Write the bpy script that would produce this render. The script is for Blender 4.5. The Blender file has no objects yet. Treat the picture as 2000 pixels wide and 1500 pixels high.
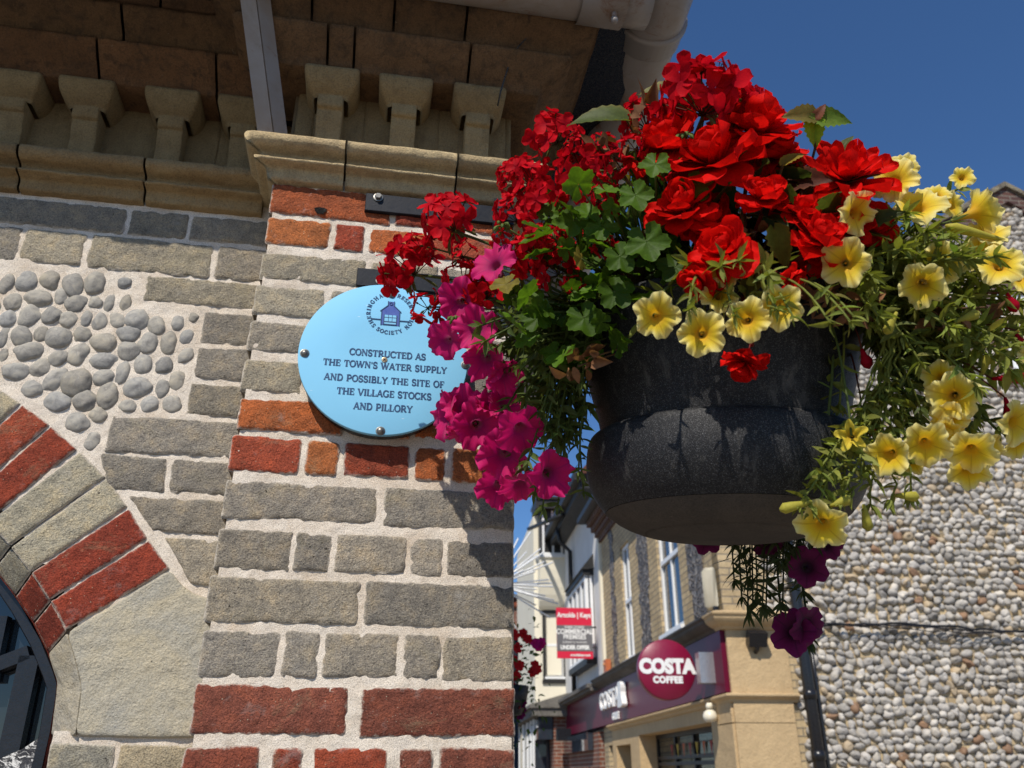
import bpy, math, random
import numpy as np

# ------------------------------------------------------------------ camera, sky, sun
SC = bpy.context.scene
COL = SC.collection
RNG = np.random.default_rng(7)
random.seed(7)
FPX = 1620.0                                   # focal length in pixels of the 2000 px wide photograph
PITCH = math.radians(25.15)
CAM = np.array([0.0, 0.0, 1.6])
cam_d = bpy.data.cameras.new("camera")
cam_d.sensor_width = 36.0
cam_d.lens = FPX / 2000.0 * 36.0
cam_d.clip_start = 0.02
cam_d.clip_end = 4000.0
cam_d.dof.use_dof = True
cam_d.dof.focus_distance = 1.28
cam_d.dof.aperture_fstop = 7.8
cam = bpy.data.objects.new("camera", cam_d)
cam.location = CAM
cam.rotation_euler = (math.pi / 2 + PITCH, 0, 0)
COL.objects.link(cam)
SC.camera = cam
SC.view_settings.view_transform = 'Standard'
SC.view_settings.look = 'None'
SC.view_settings.exposure = 0.12
SC.view_settings.gamma = 1.0

WALL_A = math.radians(80.3)
UV_ = np.array([math.sin(WALL_A), math.cos(WALL_A), 0.0])       # along the near wall, to the right
NV = np.array([math.cos(WALL_A), -math.sin(WALL_A), 0.0])       # out of the near wall
ORI = np.array([0.00155, 1.31911, 0.0])                          # foot of the pier's right-hand corner
ZV = np.array([0.0, 0.0, 1.0])
SUN_EL = math.radians(48.0)
_an = math.atan2(NV[1], NV[0]) - math.radians(31.0)
SUN = np.array([math.cos(_an) * math.cos(SUN_EL), math.sin(_an) * math.cos(SUN_EL), math.sin(SUN_EL)])

world = bpy.data.worlds.new("World")
SC.world = world
world.use_nodes = True
wn = world.node_tree
bg = wn.nodes["Background"]
sky = wn.nodes.new("ShaderNodeTexSky")
sky.sky_type = 'NISHITA'
sky.sun_disc = False
sky.sun_elevation = SUN_EL
sky.sun_rotation = math.atan2(SUN[0], SUN[1])
sky.air_density = 1.0
sky.dust_density = 0.0
sky.ozone_density = 10.0
hsv = wn.nodes.new("ShaderNodeHueSaturation")
hsv.inputs["Saturation"].default_value = 1.04
wn.links.new(sky.outputs[0], hsv.inputs["Color"])
wn.links.new(hsv.outputs[0], bg.inputs[0])
bg.inputs[1].default_value = 0.106
sun_d = bpy.data.lights.new("sun", 'SUN')
sun_d.energy = 4.4
sun_d.angle = math.radians(0.5)
sun_d.color = (1.0, 0.94, 0.85)
sun_o = bpy.data.objects.new("sun", sun_d)
COL.objects.link(sun_o)
_z = SUN
_x = np.cross(ZV, _z); _x /= np.linalg.norm(_x)
_y = np.cross(_z, _x)
from mathutils import Matrix, Vector
sun_o.matrix_world = Matrix(((_x[0], _y[0], _z[0], 0), (_x[1], _y[1], _z[1], 0), (_x[2], _y[2], _z[2], 6), (0, 0, 0, 1)))

# ------------------------------------------------------------------ geometry helpers
RV = np.array([1.0, 0, 0])
UPV = np.array([0, -math.sin(PITCH), math.cos(PITCH)])
FWD = np.array([0, math.cos(PITCH), math.sin(PITCH)])

def ray(x, y):
    return (x - 1000) / FPX * RV + (750 - y) / FPX * UPV + FWD

def atz(x, y, z):
    return CAM + ray(x, y) * z

def on_plane(x, y, P, N):
    d = ray(x, y)
    return CAM + d * (((P - CAM) @ N) / (d @ N))

def W(u, w, z):
    """near wall coordinates (along, out, up) to the world"""
    u, w, z = np.broadcast_arrays(np.asarray(u, float), np.asarray(w, float), np.asarray(z, float))
    return ORI + u[..., None] * UV_ + w[..., None] * NV + z[..., None] * ZV

def uz(x, y, w=0.0):
    q = on_plane(x, y, ORI + NV * w, NV) - ORI
    return q @ UV_, q[2]

def u_at(x, z, w=0.0):
    """u of the point of the plane w at height z that the ray column x meets"""
    k = (x - 1000) / FPX
    b = ORI + NV * w + np.array([0, 0, z]) - CAM
    return (k * (b @ FWD) - b @ RV) / (UV_ @ RV - k * (UV_ @ FWD))

def hash3(i, j, k, s):
    h = (i * 374761393 + j * 668265263 + k * 2147483647 + s * 974711) & 0xffffffff
    h = ((h ^ (h >> 13)) * 1274126177) & 0xffffffff
    h = (h ^ (h >> 16)) & 0xffffffff
    return (h & 0xffff) / 65535.0

def vnoise(P, s=0):
    P = np.asarray(P, float)
    I = np.floor(P).astype(np.int64)
    f = P - I
    f = f * f * (3 - 2 * f)
    r = 0
    for a in (0, 1):
        for b in (0, 1):
            for c in (0, 1):
                wgt = (f[..., 0] if a else 1 - f[..., 0]) * (f[..., 1] if b else 1 - f[..., 1]) * (f[..., 2] if c else 1 - f[..., 2])
                r = r + wgt * hash3(I[..., 0] + a, I[..., 1] + b, I[..., 2] + c, s)
    return r

def fbm(P, o=3, s=0):
    r = 0; a = 0.5; t = 0
    P = np.asarray(P, float)
    for k in range(o):
        r = r + a * vnoise(P * (2 ** k), s + k * 17); t += a; a *= 0.5
    return r / t

class MB:
    """collects pieces of one mesh"""
    def __init__(self):
        self.V = []; self.F = []; self.T = []; self.P = []; self.n = 0
    def add(self, V, F, tint=(1, 1, 1, 0), mat=0, p2=None, smooth=True):
        V = np.asarray(V, float).reshape(-1, 3)
        t = np.asarray(tint, float)
        if t.ndim == 1:
            if len(t) == 3: t = np.append(t, 0)
            t = np.broadcast_to(t, (len(V), 4))
        self.V.append(V); self.T.append(t)
        self.P.append(np.zeros((len(V), 3)) if p2 is None else np.asarray(p2, float))
        if isinstance(F, np.ndarray):
            F = [F]
        elif len(F) and not isinstance(F[0], np.ndarray):
            d = {}
            for q in F: d.setdefault(len(q), []).append(q)
            F = [np.array(v) for v in d.values()]
        for a in F:
            self.F.append((a + self.n, mat, smooth))
        self.n += len(V)
        return self
    def build(self, name, mats, parent=None, base=None, label=None):
        me = bpy.data.meshes.new(name)
        V = np.concatenate(self.V)
        if base is None:
            base = root_base(parent) if parent is not None else np.zeros(3)
        V = V - base
        loops = np.concatenate([f.reshape(-1) for f, m, s in self.F])
        sizes = np.concatenate([np.full(len(f), f.shape[1]) for f, m, s in self.F])
        mi = np.concatenate([np.full(len(f), m) for f, m, s in self.F])
        sm = np.concatenate([np.full(len(f), s) for f, m, s in self.F])
        me.vertices.add(len(V)); me.vertices.foreach_set("co", V.ravel().astype(np.float32))
        me.loops.add(len(loops)); me.loops.foreach_set("vertex_index", loops.astype(np.int32))
        me.polygons.add(len(sizes))
        st = np.concatenate([[0], np.cumsum(sizes)[:-1]])
        me.polygons.foreach_set("loop_start", st.astype(np.int32))
        me.polygons.foreach_set("loop_total", sizes.astype(np.int32))
        me.polygons.foreach_set("material_index", mi.astype(np.int32))
        me.polygons.foreach_set("use_smooth", sm.astype(bool))
        a = me.attributes.new("tint", 'FLOAT_COLOR', 'POINT')
        a.data.foreach_set("color", np.concatenate(self.T).astype(np.float32).ravel())
        a = me.attributes.new("pos2", 'FLOAT_VECTOR', 'POINT')
        a.data.foreach_set("vector", np.concatenate(self.P).astype(np.float32).ravel())
        me.update(calc_edges=True)
        for m in (mats if isinstance(mats, (list, tuple)) else [mats]):
            me.materials.append(m)
        o = bpy.data.objects.new(name, me)
        COL.objects.link(o)
        if parent is not None:
            o.parent = parent
        else:
            o.location = base
        if label: o["label"] = label
        return o

BASES = {}
def root_base(o):
    while o.parent is not None: o = o.parent
    return np.array(o.location)

def tag(o, label=None, cat=None, group=None, kind=None):
    if label: o["label"] = label
    if cat: o["category"] = cat
    if group: o["group"] = group
    if kind: o["kind"] = kind
    return o

def thing(name, loc, label, cat, group=None):
    o = bpy.data.objects.new(name, None)
    o.empty_display_size = 0.05
    o.location = loc
    COL.objects.link(o)
    return tag(o, label, cat, group)

def grid_faces(n, m, off=0, wrap=False):
    """quads of an n x m vertex grid (row-major)"""
    i, j = np.meshgrid(np.arange(n - 1), np.arange(m if wrap else m - 1), indexing='ij')
    j2 = (j + 1) % m
    return np.stack([i * m + j, i * m + j2, (i + 1) * m + j2, (i + 1) * m + j], -1).reshape(-1, 4) + off

def box_vf(c0, c1):
    """axis-aligned box in some local frame"""
    (a, b, c), (d, e, f) = c0, c1
    V = np.array([(x, y, z) for x in (a, d) for y in (b, e) for z in (c, f)], float)
    F = np.array([(0, 1, 3, 2), (4, 6, 7, 5), (0, 4, 5, 1), (2, 3, 7, 6), (0, 2, 6, 4), (1, 5, 7, 3)])
    return V, F

def frame(axis):
    axis = np.asarray(axis, float); axis = axis / np.linalg.norm(axis)
    h = ZV if abs(axis[2]) < 0.9 else RV
    a = np.cross(h, axis); a /= np.linalg.norm(a)
    return a, np.cross(axis, a), axis

def tube_vf(pts, rad, n=8, caps=True):
    pts = np.asarray(pts, float); k = len(pts)
    rad = np.broadcast_to(np.asarray(rad, float), (k,))
    T = np.gradient(pts, axis=0); T /= np.linalg.norm(T, axis=1)[:, None] + 1e-12
    a, b, _ = frame(T[0])
    V = []
    th = np.linspace(0, 2 * math.pi, n, endpoint=False)
    for i in range(k):
        a = a - (a @ T[i]) * T[i]; a /= np.linalg.norm(a) + 1e-12
        b = np.cross(T[i], a)
        V.append(pts[i] + rad[i] * (np.cos(th)[:, None] * a + np.sin(th)[:, None] * b))
    V = np.concatenate(V)
    F = [grid_faces(k, n, wrap=True)]
    if caps:
        F.append(np.array([list(range(n))[::-1]])); F.append(np.array([[(k - 1) * n + q for q in range(n)]]))
    return V, F

def bar_vf(p0, p1, w, t, side=None):
    """rectangular bar from p0 to p1, w across 'side', t along the third axis"""
    p0 = np.asarray(p0, float); p1 = np.asarray(p1, float)
    ax = p1 - p0; L = np.linalg.norm(ax); ax = ax / L
    if side is None: a, b, _ = frame(ax)
    else:
        a = np.asarray(side, float); a = a - (a @ ax) * ax; a /= np.linalg.norm(a); b = np.cross(ax, a)
    V, F = box_vf((-w / 2, -t / 2, 0), (w / 2, t / 2, L))
    return p0 + V[:, :1] * a + V[:, 1:2] * b + V[:, 2:] * ax, F

def lathe_vf(prof, n=48, center=(0, 0, 0), M=None):
    prof = np.asarray(prof, float); k = len(prof)
    th = np.linspace(0, 2 * math.pi, n, endpoint=False)
    V = np.stack([prof[:, 0:1] * np.cos(th), prof[:, 0:1] * np.sin(th), np.repeat(prof[:, 1:2], n, 1)], -1).reshape(-1, 3)
    if M is not None: V = V @ np.asarray(M).T
    return V + np.asarray(center), grid_faces(k, n, wrap=True)

def dome_vf(c, nrm, r, h, n=14, k=5):
    a, b, ax = frame(nrm)
    t = np.linspace(0, math.pi / 2, k)
    prof = np.stack([r * np.cos(t), h * np.sin(t)], -1); prof[-1, 0] = r * 0.02
    V, F = lathe_vf(prof, n)
    return np.asarray(c) + V[:, :1] * a + V[:, 1:2] * b + V[:, 2:] * ax, F

def rotm(axis, ang):
    return np.array(Matrix.Rotation(ang, 3, Vector(axis)))

# ------------------------------------------------------------------ materials
class NT:
    def __init__(self, name):
        self.m = bpy.data.materials.new(name); self.m.use_nodes = True
        self.t = self.m.node_tree; self.b = self.t.nodes["Principled BSDF"]
        self.out = self.t.nodes["Material Output"]
    def n(self, typ, ins=None, **kw):
        x = self.t.nodes.new(typ)
        for k, v in kw.items(): setattr(x, k, v)
        for k, v in (ins or {}).items(): self.put(x.inputs[k], v)
        return x
    def put(self, sock, v):
        if hasattr(v, "links") or isinstance(v, bpy.types.NodeSocket): self.t.links.new(v, sock)
        elif isinstance(v, (tuple, list)) and sock.type == 'RGBA' and len(v) == 3: sock.default_value = (*v, 1)
        else: sock.default_value = v
    def obj(self):
        return self.n("ShaderNodeTexCoord").outputs["Object"]
    def attr(self, name):
        return self.n("ShaderNodeAttribute", attribute_name=name)
    def noise(self, scale, vec=None, detail=4, rough=0.6, dist=0.0):
        return self.n("ShaderNodeTexNoise", {"Vector": vec if vec is not None else self.obj(), "Scale": scale, "Detail": detail, "Roughness": rough, "Distortion": dist}).outputs["Fac"]
    def ramp(self, v, stops):
        r = self.n("ShaderNodeValToRGB", {"Fac": v})
        e = r.color_ramp.elements
        while len(e) < len(stops): e.new(0.5)
        for q, (p, c) in zip(e, stops):
            q.position = p; q.color = (*c, 1) if len(c) == 3 else c
        return r.outputs["Color"]
    def rng(self, v, a, b, c=0.0, d=1.0):
        return self.n("ShaderNodeMapRange", {"Value": v, "From Min": a, "From Max": b, "To Min": c, "To Max": d}).outputs[0]
    def math(self, op, a, b=0.0):
        x = self.n("ShaderNodeMath", operation=op); self.put(x.inputs[0], a); self.put(x.inputs[1], b); return x.outputs[0]
    def mix(self, f, a, b, mode='MIX'):
        x = self.n("ShaderNodeMix", data_type='RGBA', blend_type=mode)
        self.put(x.inputs[0], f); self.put(x.inputs[6], a); self.put(x.inputs[7], b); return x.outputs[2]
    def bump(self, h, strength=0.5, dist=0.002, prev=None):
        x = self.n("ShaderNodeBump", {"Height": h, "Strength": strength, "Distance": dist})
        if prev is not None: self.put(x.inputs["Normal"], prev)
        return x.outputs["Normal"]
    def done(self, col=None, rough=None, normal=None, metal=None, spec=None):
        if col is not None: self.put(self.b.inputs["Base Color"], col)
        if rough is not None: self.put(self.b.inputs["Roughness"], rough)
        if normal is not None: self.put(self.b.inputs["Normal"], normal)
        if metal is not None: self.put(self.b.inputs["Metallic"], metal)
        if spec is not None: self.put(self.b.inputs["Specular IOR Level"], spec)
        return self.m

def mat_brick(name, mortar=(0.70, 0.62, 0.51), speck=(0.55, 0.50, 0.36), smear=1.0, bumpk=1.0):
    k = NT(name); o = k.obj(); at = k.attr("tint")
    big = k.noise(38, o, 5, 0.65); fine = k.noise(420, o, 4, 0.7); mid = k.noise(120, o, 4, 0.7, 0.4)
    c = k.mix(1.0, at.outputs["Color"], k.ramp(big, [(0.25, (0.60, 0.62, 0.66)), (0.5, (1, 1, 1)), (0.75, (1.42, 1.30, 1.10))]), 'MULTIPLY')
    c = k.mix(1.0, c, k.ramp(fine, [(0.30, (0.42, 0.41, 0.40)), (0.5, (1, 1, 1)), (0.72, (1.5, 1.46, 1.32))]), 'MULTIPLY')
    c = k.mix(k.math('MULTIPLY', k.rng(k.noise(9, o, 6, 0.8, 1.5), 0.55, 0.72), 0.45), c, (0.30, 0.255, 0.15))
    crk = k.math('MULTIPLY', k.rng(k.math('ABSOLUTE', k.math('SUBTRACT', k.noise(26, o, 3, 0.5, 0.8), 0.5)), 0.006, 0.002), k.rng(k.noise(13, o, 2), 0.58, 0.66))
    c = k.mix(k.math('MULTIPLY', crk, 0.4), c, (0.04, 0.018, 0.015))
    vor = k.n("ShaderNodeTexVoronoi", {"Vector": o, "Scale": 150.0, "Randomness": 1.0}).outputs["Distance"]
    sp = k.math('MULTIPLY', k.rng(vor, 0.16, 0.09), k.rng(k.noise(60, o, 2), 0.5, 0.6))
    c = k.mix(k.math('MULTIPLY', sp, 0.7), c, speck)
    pit = k.math('MULTIPLY', k.rng(k.noise(170, o, 2, 0.5), 0.30, 0.24), k.rng(k.noise(25, o, 2), 0.45, 0.6))
    c = k.mix(k.math('MULTIPLY', pit, 0.8), c, (0.03, 0.025, 0.02))
    # lime smeared over the arrises
    ed = k.math('ADD', k.math('MULTIPLY', at.outputs["Alpha"], 0.62), k.math('MULTIPLY', k.noise(95, o, 5, 0.75), 0.85))
    sm = k.math('MULTIPLY', k.rng(ed, 0.76, 1.02), smear * 0.85)
    c = k.mix(sm, c, mortar)
    # thin white bloom
    bl = k.math('MULTIPLY', k.rng(k.noise(22, o, 5, 0.75), 0.58, 0.78), 0.35 * smear)
    c = k.mix(bl, c, (0.5, 0.48, 0.44))
    h = k.math('ADD', k.math('MULTIPLY', fine, 0.5), k.math('MULTIPLY', mid, 0.9))
    h = k.math('SUBTRACT', h, k.math('MULTIPLY', pit, 0.8))
    nb = k.bump(h, 1.0 * bumpk, 0.0065)
    return k.done(c, 0.92, nb, spec=0.25)

def mat_mortar(name, col=(0.77, 0.68, 0.565), dark=(0.60, 0.49, 0.37), sc=1.0, bumpk=1.0):
    k = NT(name); o = k.obj()
    c = k.mix(k.rng(k.noise(14 * sc, o, 5, 0.7), 0.42, 0.7), col, dark)
    c = k.mix(1.0, c, k.ramp(k.noise(700 * sc, o, 3, 0.7), [(0.30, (0.5, 0.48, 0.45)), (0.5, (1, 1, 1)), (0.7, (1.25, 1.25, 1.25))]), 'MULTIPLY')
    h = k.math('ADD', k.noise(480 * sc, o, 4, 0.75), k.math('MULTIPLY', k.noise(90 * sc, o, 3, 0.6), 1.2))
    return k.done(c, 0.95, k.bump(h, 0.7 * bumpk, 0.0025), spec=0.15)

def mat_stone(name, col, col2, sc=1.0, soot=0.0, bumpk=1.0, grain=1.0):
    """weathered stone, terracotta or dusty masonry with the object's tint"""
    k = NT(name); o = k.obj(); at = k.attr("tint")
    c = k.mix(k.rng(k.noise(9 * sc, o, 6, 0.7, 0.5), 0.35, 0.7), col, col2)
    c = k.mix(1.0, c, at.outputs["Color"], 'MULTIPLY')
    c = k.mix(1.0, c, k.ramp(k.noise(330 * sc, o, 4, 0.75), [(0.28, (1 - .4 * grain,) * 3), (0.5, (1, 1, 1)), (0.75, (1 + .25 * grain, 1 + .22 * grain, 1 + .15 * grain))]), 'MULTIPLY')
    if soot:
        drip = k.noise(1.0, k.n("ShaderNodeMapping", {"Vector": o, "Scale": (55 * sc, 55 * sc, 7 * sc)}).outputs[0], 5, 0.7, 0.4)
        c = k.mix(k.math('MULTIPLY', k.rng(drip, 0.50, 0.70), soot), c, (0.03, 0.024, 0.018))
        c = k.mix(k.math('MULTIPLY', k.rng(k.noise(48 * sc, o, 5, 0.8), 0.66, 0.74), 0.35), c, (0.42, 0.36, 0.26))
        c = k.mix(k.math('MULTIPLY', k.rng(k.noise(17 * sc, o, 6, 0.8, 1.0), 0.5, 0.72), soot), c, (0.035, 0.03, 0.025))
    h = k.math('ADD', k.math('MULTIPLY', k.noise(300 * sc, o, 4, 0.75), 0.6), k.noise(70 * sc, o, 4, 0.65))
    return k.done(c, 0.93, k.bump(h, 1.0 * bumpk, 0.0045 / sc), spec=0.2)

def mat_flint(name, sc=1.0):
    k = NT(name); o = k.obj(); at = k.attr("tint")
    c = k.mix(1.0, at.outputs["Color"], k.ramp(k.noise(60 * sc, o, 6, 0.75, 0.8), [(0.28, (0.55, 0.55, 0.58)), (0.5, (1, 1, 1)), (0.70, (1.35, 1.3, 1.18))]), 'MULTIPLY')
    c = k.mix(k.math('MULTIPLY', k.rng(k.noise(150 * sc, o, 3, 0.8), 0.64, 0.74), 0.5), c, (0.62, 0.58, 0.5))
    return k.done(c, 0.72, k.bump(k.noise(240 * sc, o, 4, 0.7), 0.35, 0.0015 / sc), spec=0.3)

def mat_plain(name, col, rough=0.5, metal=0.0, spec=0.5, var=0.12, sc=20.0, bump=0.0, bsc=200.0):
    k = NT(name); o = k.obj()
    f = k.noise(sc, o, 5, 0.7)
    c = k.mix(1.0, col, k.ramp(f, [(0.25, (1 - var,) * 3), (0.75, (1 + var,) * 3)]), 'MULTIPLY')
    return k.done(c, k.rng(k.noise(sc * 2.3, o, 4), 0.3, 0.7, max(0.02, rough - 0.08), rough + 0.08), k.bump(k.noise(bsc, o, 3), bump, 0.001) if bump else None, metal, spec)

def mat_leaf(name, trans=0.35, rough=0.45, spec=0.35, bumpk=0.3):
    k = NT(name); at = k.attr("tint"); o = k.obj()
    c = k.mix(1.0, at.outputs["Color"], k.ramp(k.noise(160, o, 4, 0.7), [(0.3, (0.78, 0.78, 0.78)), (0.7, (1.2, 1.2, 1.15))]), 'MULTIPLY')
    nb = k.bump(k.noise(420, o, 2), bumpk, 0.0008)
    k.done(c, rough, nb, spec=spec)
    tc = k.mix(1.0, c, (1.25, 1.3, 0.55), 'MULTIPLY')
    tr = k.n("ShaderNodeBsdfTranslucent", {"Color": tc, "Normal": nb})
    mx = k.n("ShaderNodeMixShader", {0: trans, 1: k.b.outputs[0], 2: tr.outputs[0]})
    k.t.links.new(mx.outputs[0], k.out.inputs[0])
    return k.m

def mat_petal(name, trans=0.4, rough=0.6, spec=0.25, sheen=0.15):
    k = NT(name); at = k.attr("tint"); o = k.obj()
    c = k.mix(1.0, at.outputs["Color"], k.ramp(k.noise(190, o, 4, 0.7), [(0.3, (0.84, 0.84, 0.84)), (0.7, (1.12, 1.12, 1.12))]), 'MULTIPLY')
    nb = k.bump(k.noise(260, o, 3, 0.6), 0.22, 0.0012)
    k.done(c, rough, nb, spec=spec)
    k.b.inputs["Sheen Weight"].default_value = sheen
    tr = k.n("ShaderNodeBsdfTranslucent", {"Color": c, "Normal": nb})
    mx = k.n("ShaderNodeMixShader", {0: trans, 1: k.b.outputs[0], 2: tr.outputs[0]})
    k.t.links.new(mx.outputs[0], k.out.inputs[0])
    return k.m

def mat_bricktex(name, c1, c2, mortar, bw=0.225, rh=0.075, ms=0.008, var=0.3, bumpk=0.6):
    """brick bond for far walls, laid out in the wall's own metres (attribute pos2)"""
    k = NT(name); p = k.attr("pos2").outputs["Vector"]; o = k.obj()
    b = k.n("ShaderNodeTexBrick", {"Vector": p, "Color1": c1, "Color2": c2, "Mortar": mortar, "Scale": 1.0, "Mortar Size": ms, "Mortar Smooth": 0.3, "Bias": 0.0, "Brick Width": bw, "Row Height": rh})
    c = k.mix(1.0, b.outputs["Color"], k.ramp(k.noise(2.2, o, 6, 0.75), [(0.3, (1 - var,) * 3), (0.7, (1 + var * 0.6,) * 3)]), 'MULTIPLY')
    c = k.mix(1.0, c, k.ramp(k.noise(55, o, 4, 0.75), [(0.3, (0.75,) * 3), (0.7, (1.2,) * 3)]), 'MULTIPLY')
    h = k.math('ADD', k.math('MULTIPLY', b.outputs["Fac"], -1.0), k.math('MULTIPLY', k.noise(60, o, 4, 0.7), 0.5))
    return k.done(c, 0.9, k.bump(h, bumpk, 0.012), spec=0.2)

def mat_glass(name, col=(0.02, 0.025, 0.03), rough=0.03):
    k = NT(name)
    return k.done(k.mix(k.rng(k.noise(3.0), 0.3, 0.7), col, tuple(q * 0.6 for q in col)), rough, k.bump(k.noise(1.7), 0.03, 0.02), spec=0.8)

M = {}
M['brick'] = mat_brick("weathered_brick")
M['mortar'] = mat_mortar("lime_mortar")
M['stone'] = mat_stone("arch_stone", (0.52, 0.45, 0.315), (0.375, 0.365, 0.325))
M['terra'] = mat_stone("buff_terracotta", (0.46, 0.38, 0.24), (0.36, 0.28, 0.17), 1.0, 0.22)
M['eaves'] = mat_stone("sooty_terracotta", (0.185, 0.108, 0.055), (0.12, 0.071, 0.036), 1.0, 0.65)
M['flint'] = mat_flint("flint")
M['black_iron'] = mat_plain("black_paint", (0.012, 0.012, 0.014), 0.28, 0, 0.5, 0.3, 60, 0.35, 260)
M['strap'] = mat_plain("blue_black_paint", (0.013, 0.0145, 0.019), 0.45, 0, 0.22, 0.2, 60, 0.25, 300)
M['galv'] = mat_plain("dull_metal", (0.20, 0.19, 0.17), 0.42, 0.8, 0.5, 0.3, 150)
def mat_whitepipe():
    k = NT("rusty_white_paint"); o = k.obj()
    c = k.mix(k.rng(k.noise(7, o, 6, 0.75, 0.6), 0.55, 0.75), (0.27, 0.245, 0.225), (0.20, 0.165, 0.13))
    r = k.math('MULTIPLY', k.rng(k.noise(9, o, 7, 0.8, 1.2), 0.55, 0.66), 0.9)
    c = k.mix(r, c, (0.16, 0.06, 0.02))
    c = k.mix(k.rng(k.noise(6, o, 5, 0.7), 0.42, 0.75, 0, 0.75), c, (0.20, 0.135, 0.085))
    return k.done(c, 0.4, k.bump(k.noise(40, o, 4), 0.15, 0.002), spec=0.4)
M['whitepipe'] = mat_whitepipe()
M['glass'] = mat_glass("dark_glass")
M['leaf'] = mat_leaf("leaf", 0.40, 0.5, 0.13)
M['leaf_dull'] = mat_leaf("trailing_leaf", 0.36, 0.55, 0.16)
M['dry'] = mat_leaf("dry_leaf", 0.2, 0.8, 0.1)
M['petal'] = mat_petal("petal")
M['petal_red'] = mat_petal("waxy_red_petal", 0.38, 0.6, 0.06, 0.0)

# ------------------------------------------------------------------ ground and road (below the frame, they light the walls from beneath)
k = NT("paving"); o_ = k.obj()
PAVE = k.done(k.mix(k.rng(k.noise(0.6, o_, 6, 0.7), 0.3, 0.7), (0.20, 0.175, 0.145), (0.27, 0.235, 0.19)), 0.9, k.bump(k.noise(30, o_, 4), 0.4, 0.01))
mb = MB(); g = np.array([(-600, -600, 0), (600, -600, 0), (600, 600, 0), (-600, 600, 0)], float)
mb.add(g, [[0, 1, 2, 3]], (1, 1, 1))
tag(mb.build("ground", PAVE), kind='structure')

# ------------------------------------------------------------------ the near building
GREYS = [(0.330, 0.286, 0.225), (0.290, 0.256, 0.210), (0.352, 0.302, 0.230), (0.276, 0.246, 0.203), (0.334, 0.292, 0.236), (0.308, 0.268, 0.207)]
BUFFS = [(0.38, 0.33, 0.245), (0.35, 0.305, 0.23), (0.31, 0.275, 0.215)]
REDS = [(0.30, 0.058, 0.030), (0.27, 0.050, 0.028), (0.33, 0.070, 0.035)]
DULL = [(0.25, 0.070, 0.042), (0.27, 0.064, 0.036), (0.225, 0.072, 0.046)]
ORNG = [(0.44, 0.125, 0.040), (0.40, 0.105, 0.040), (0.46, 0.15, 0.05)]

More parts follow.
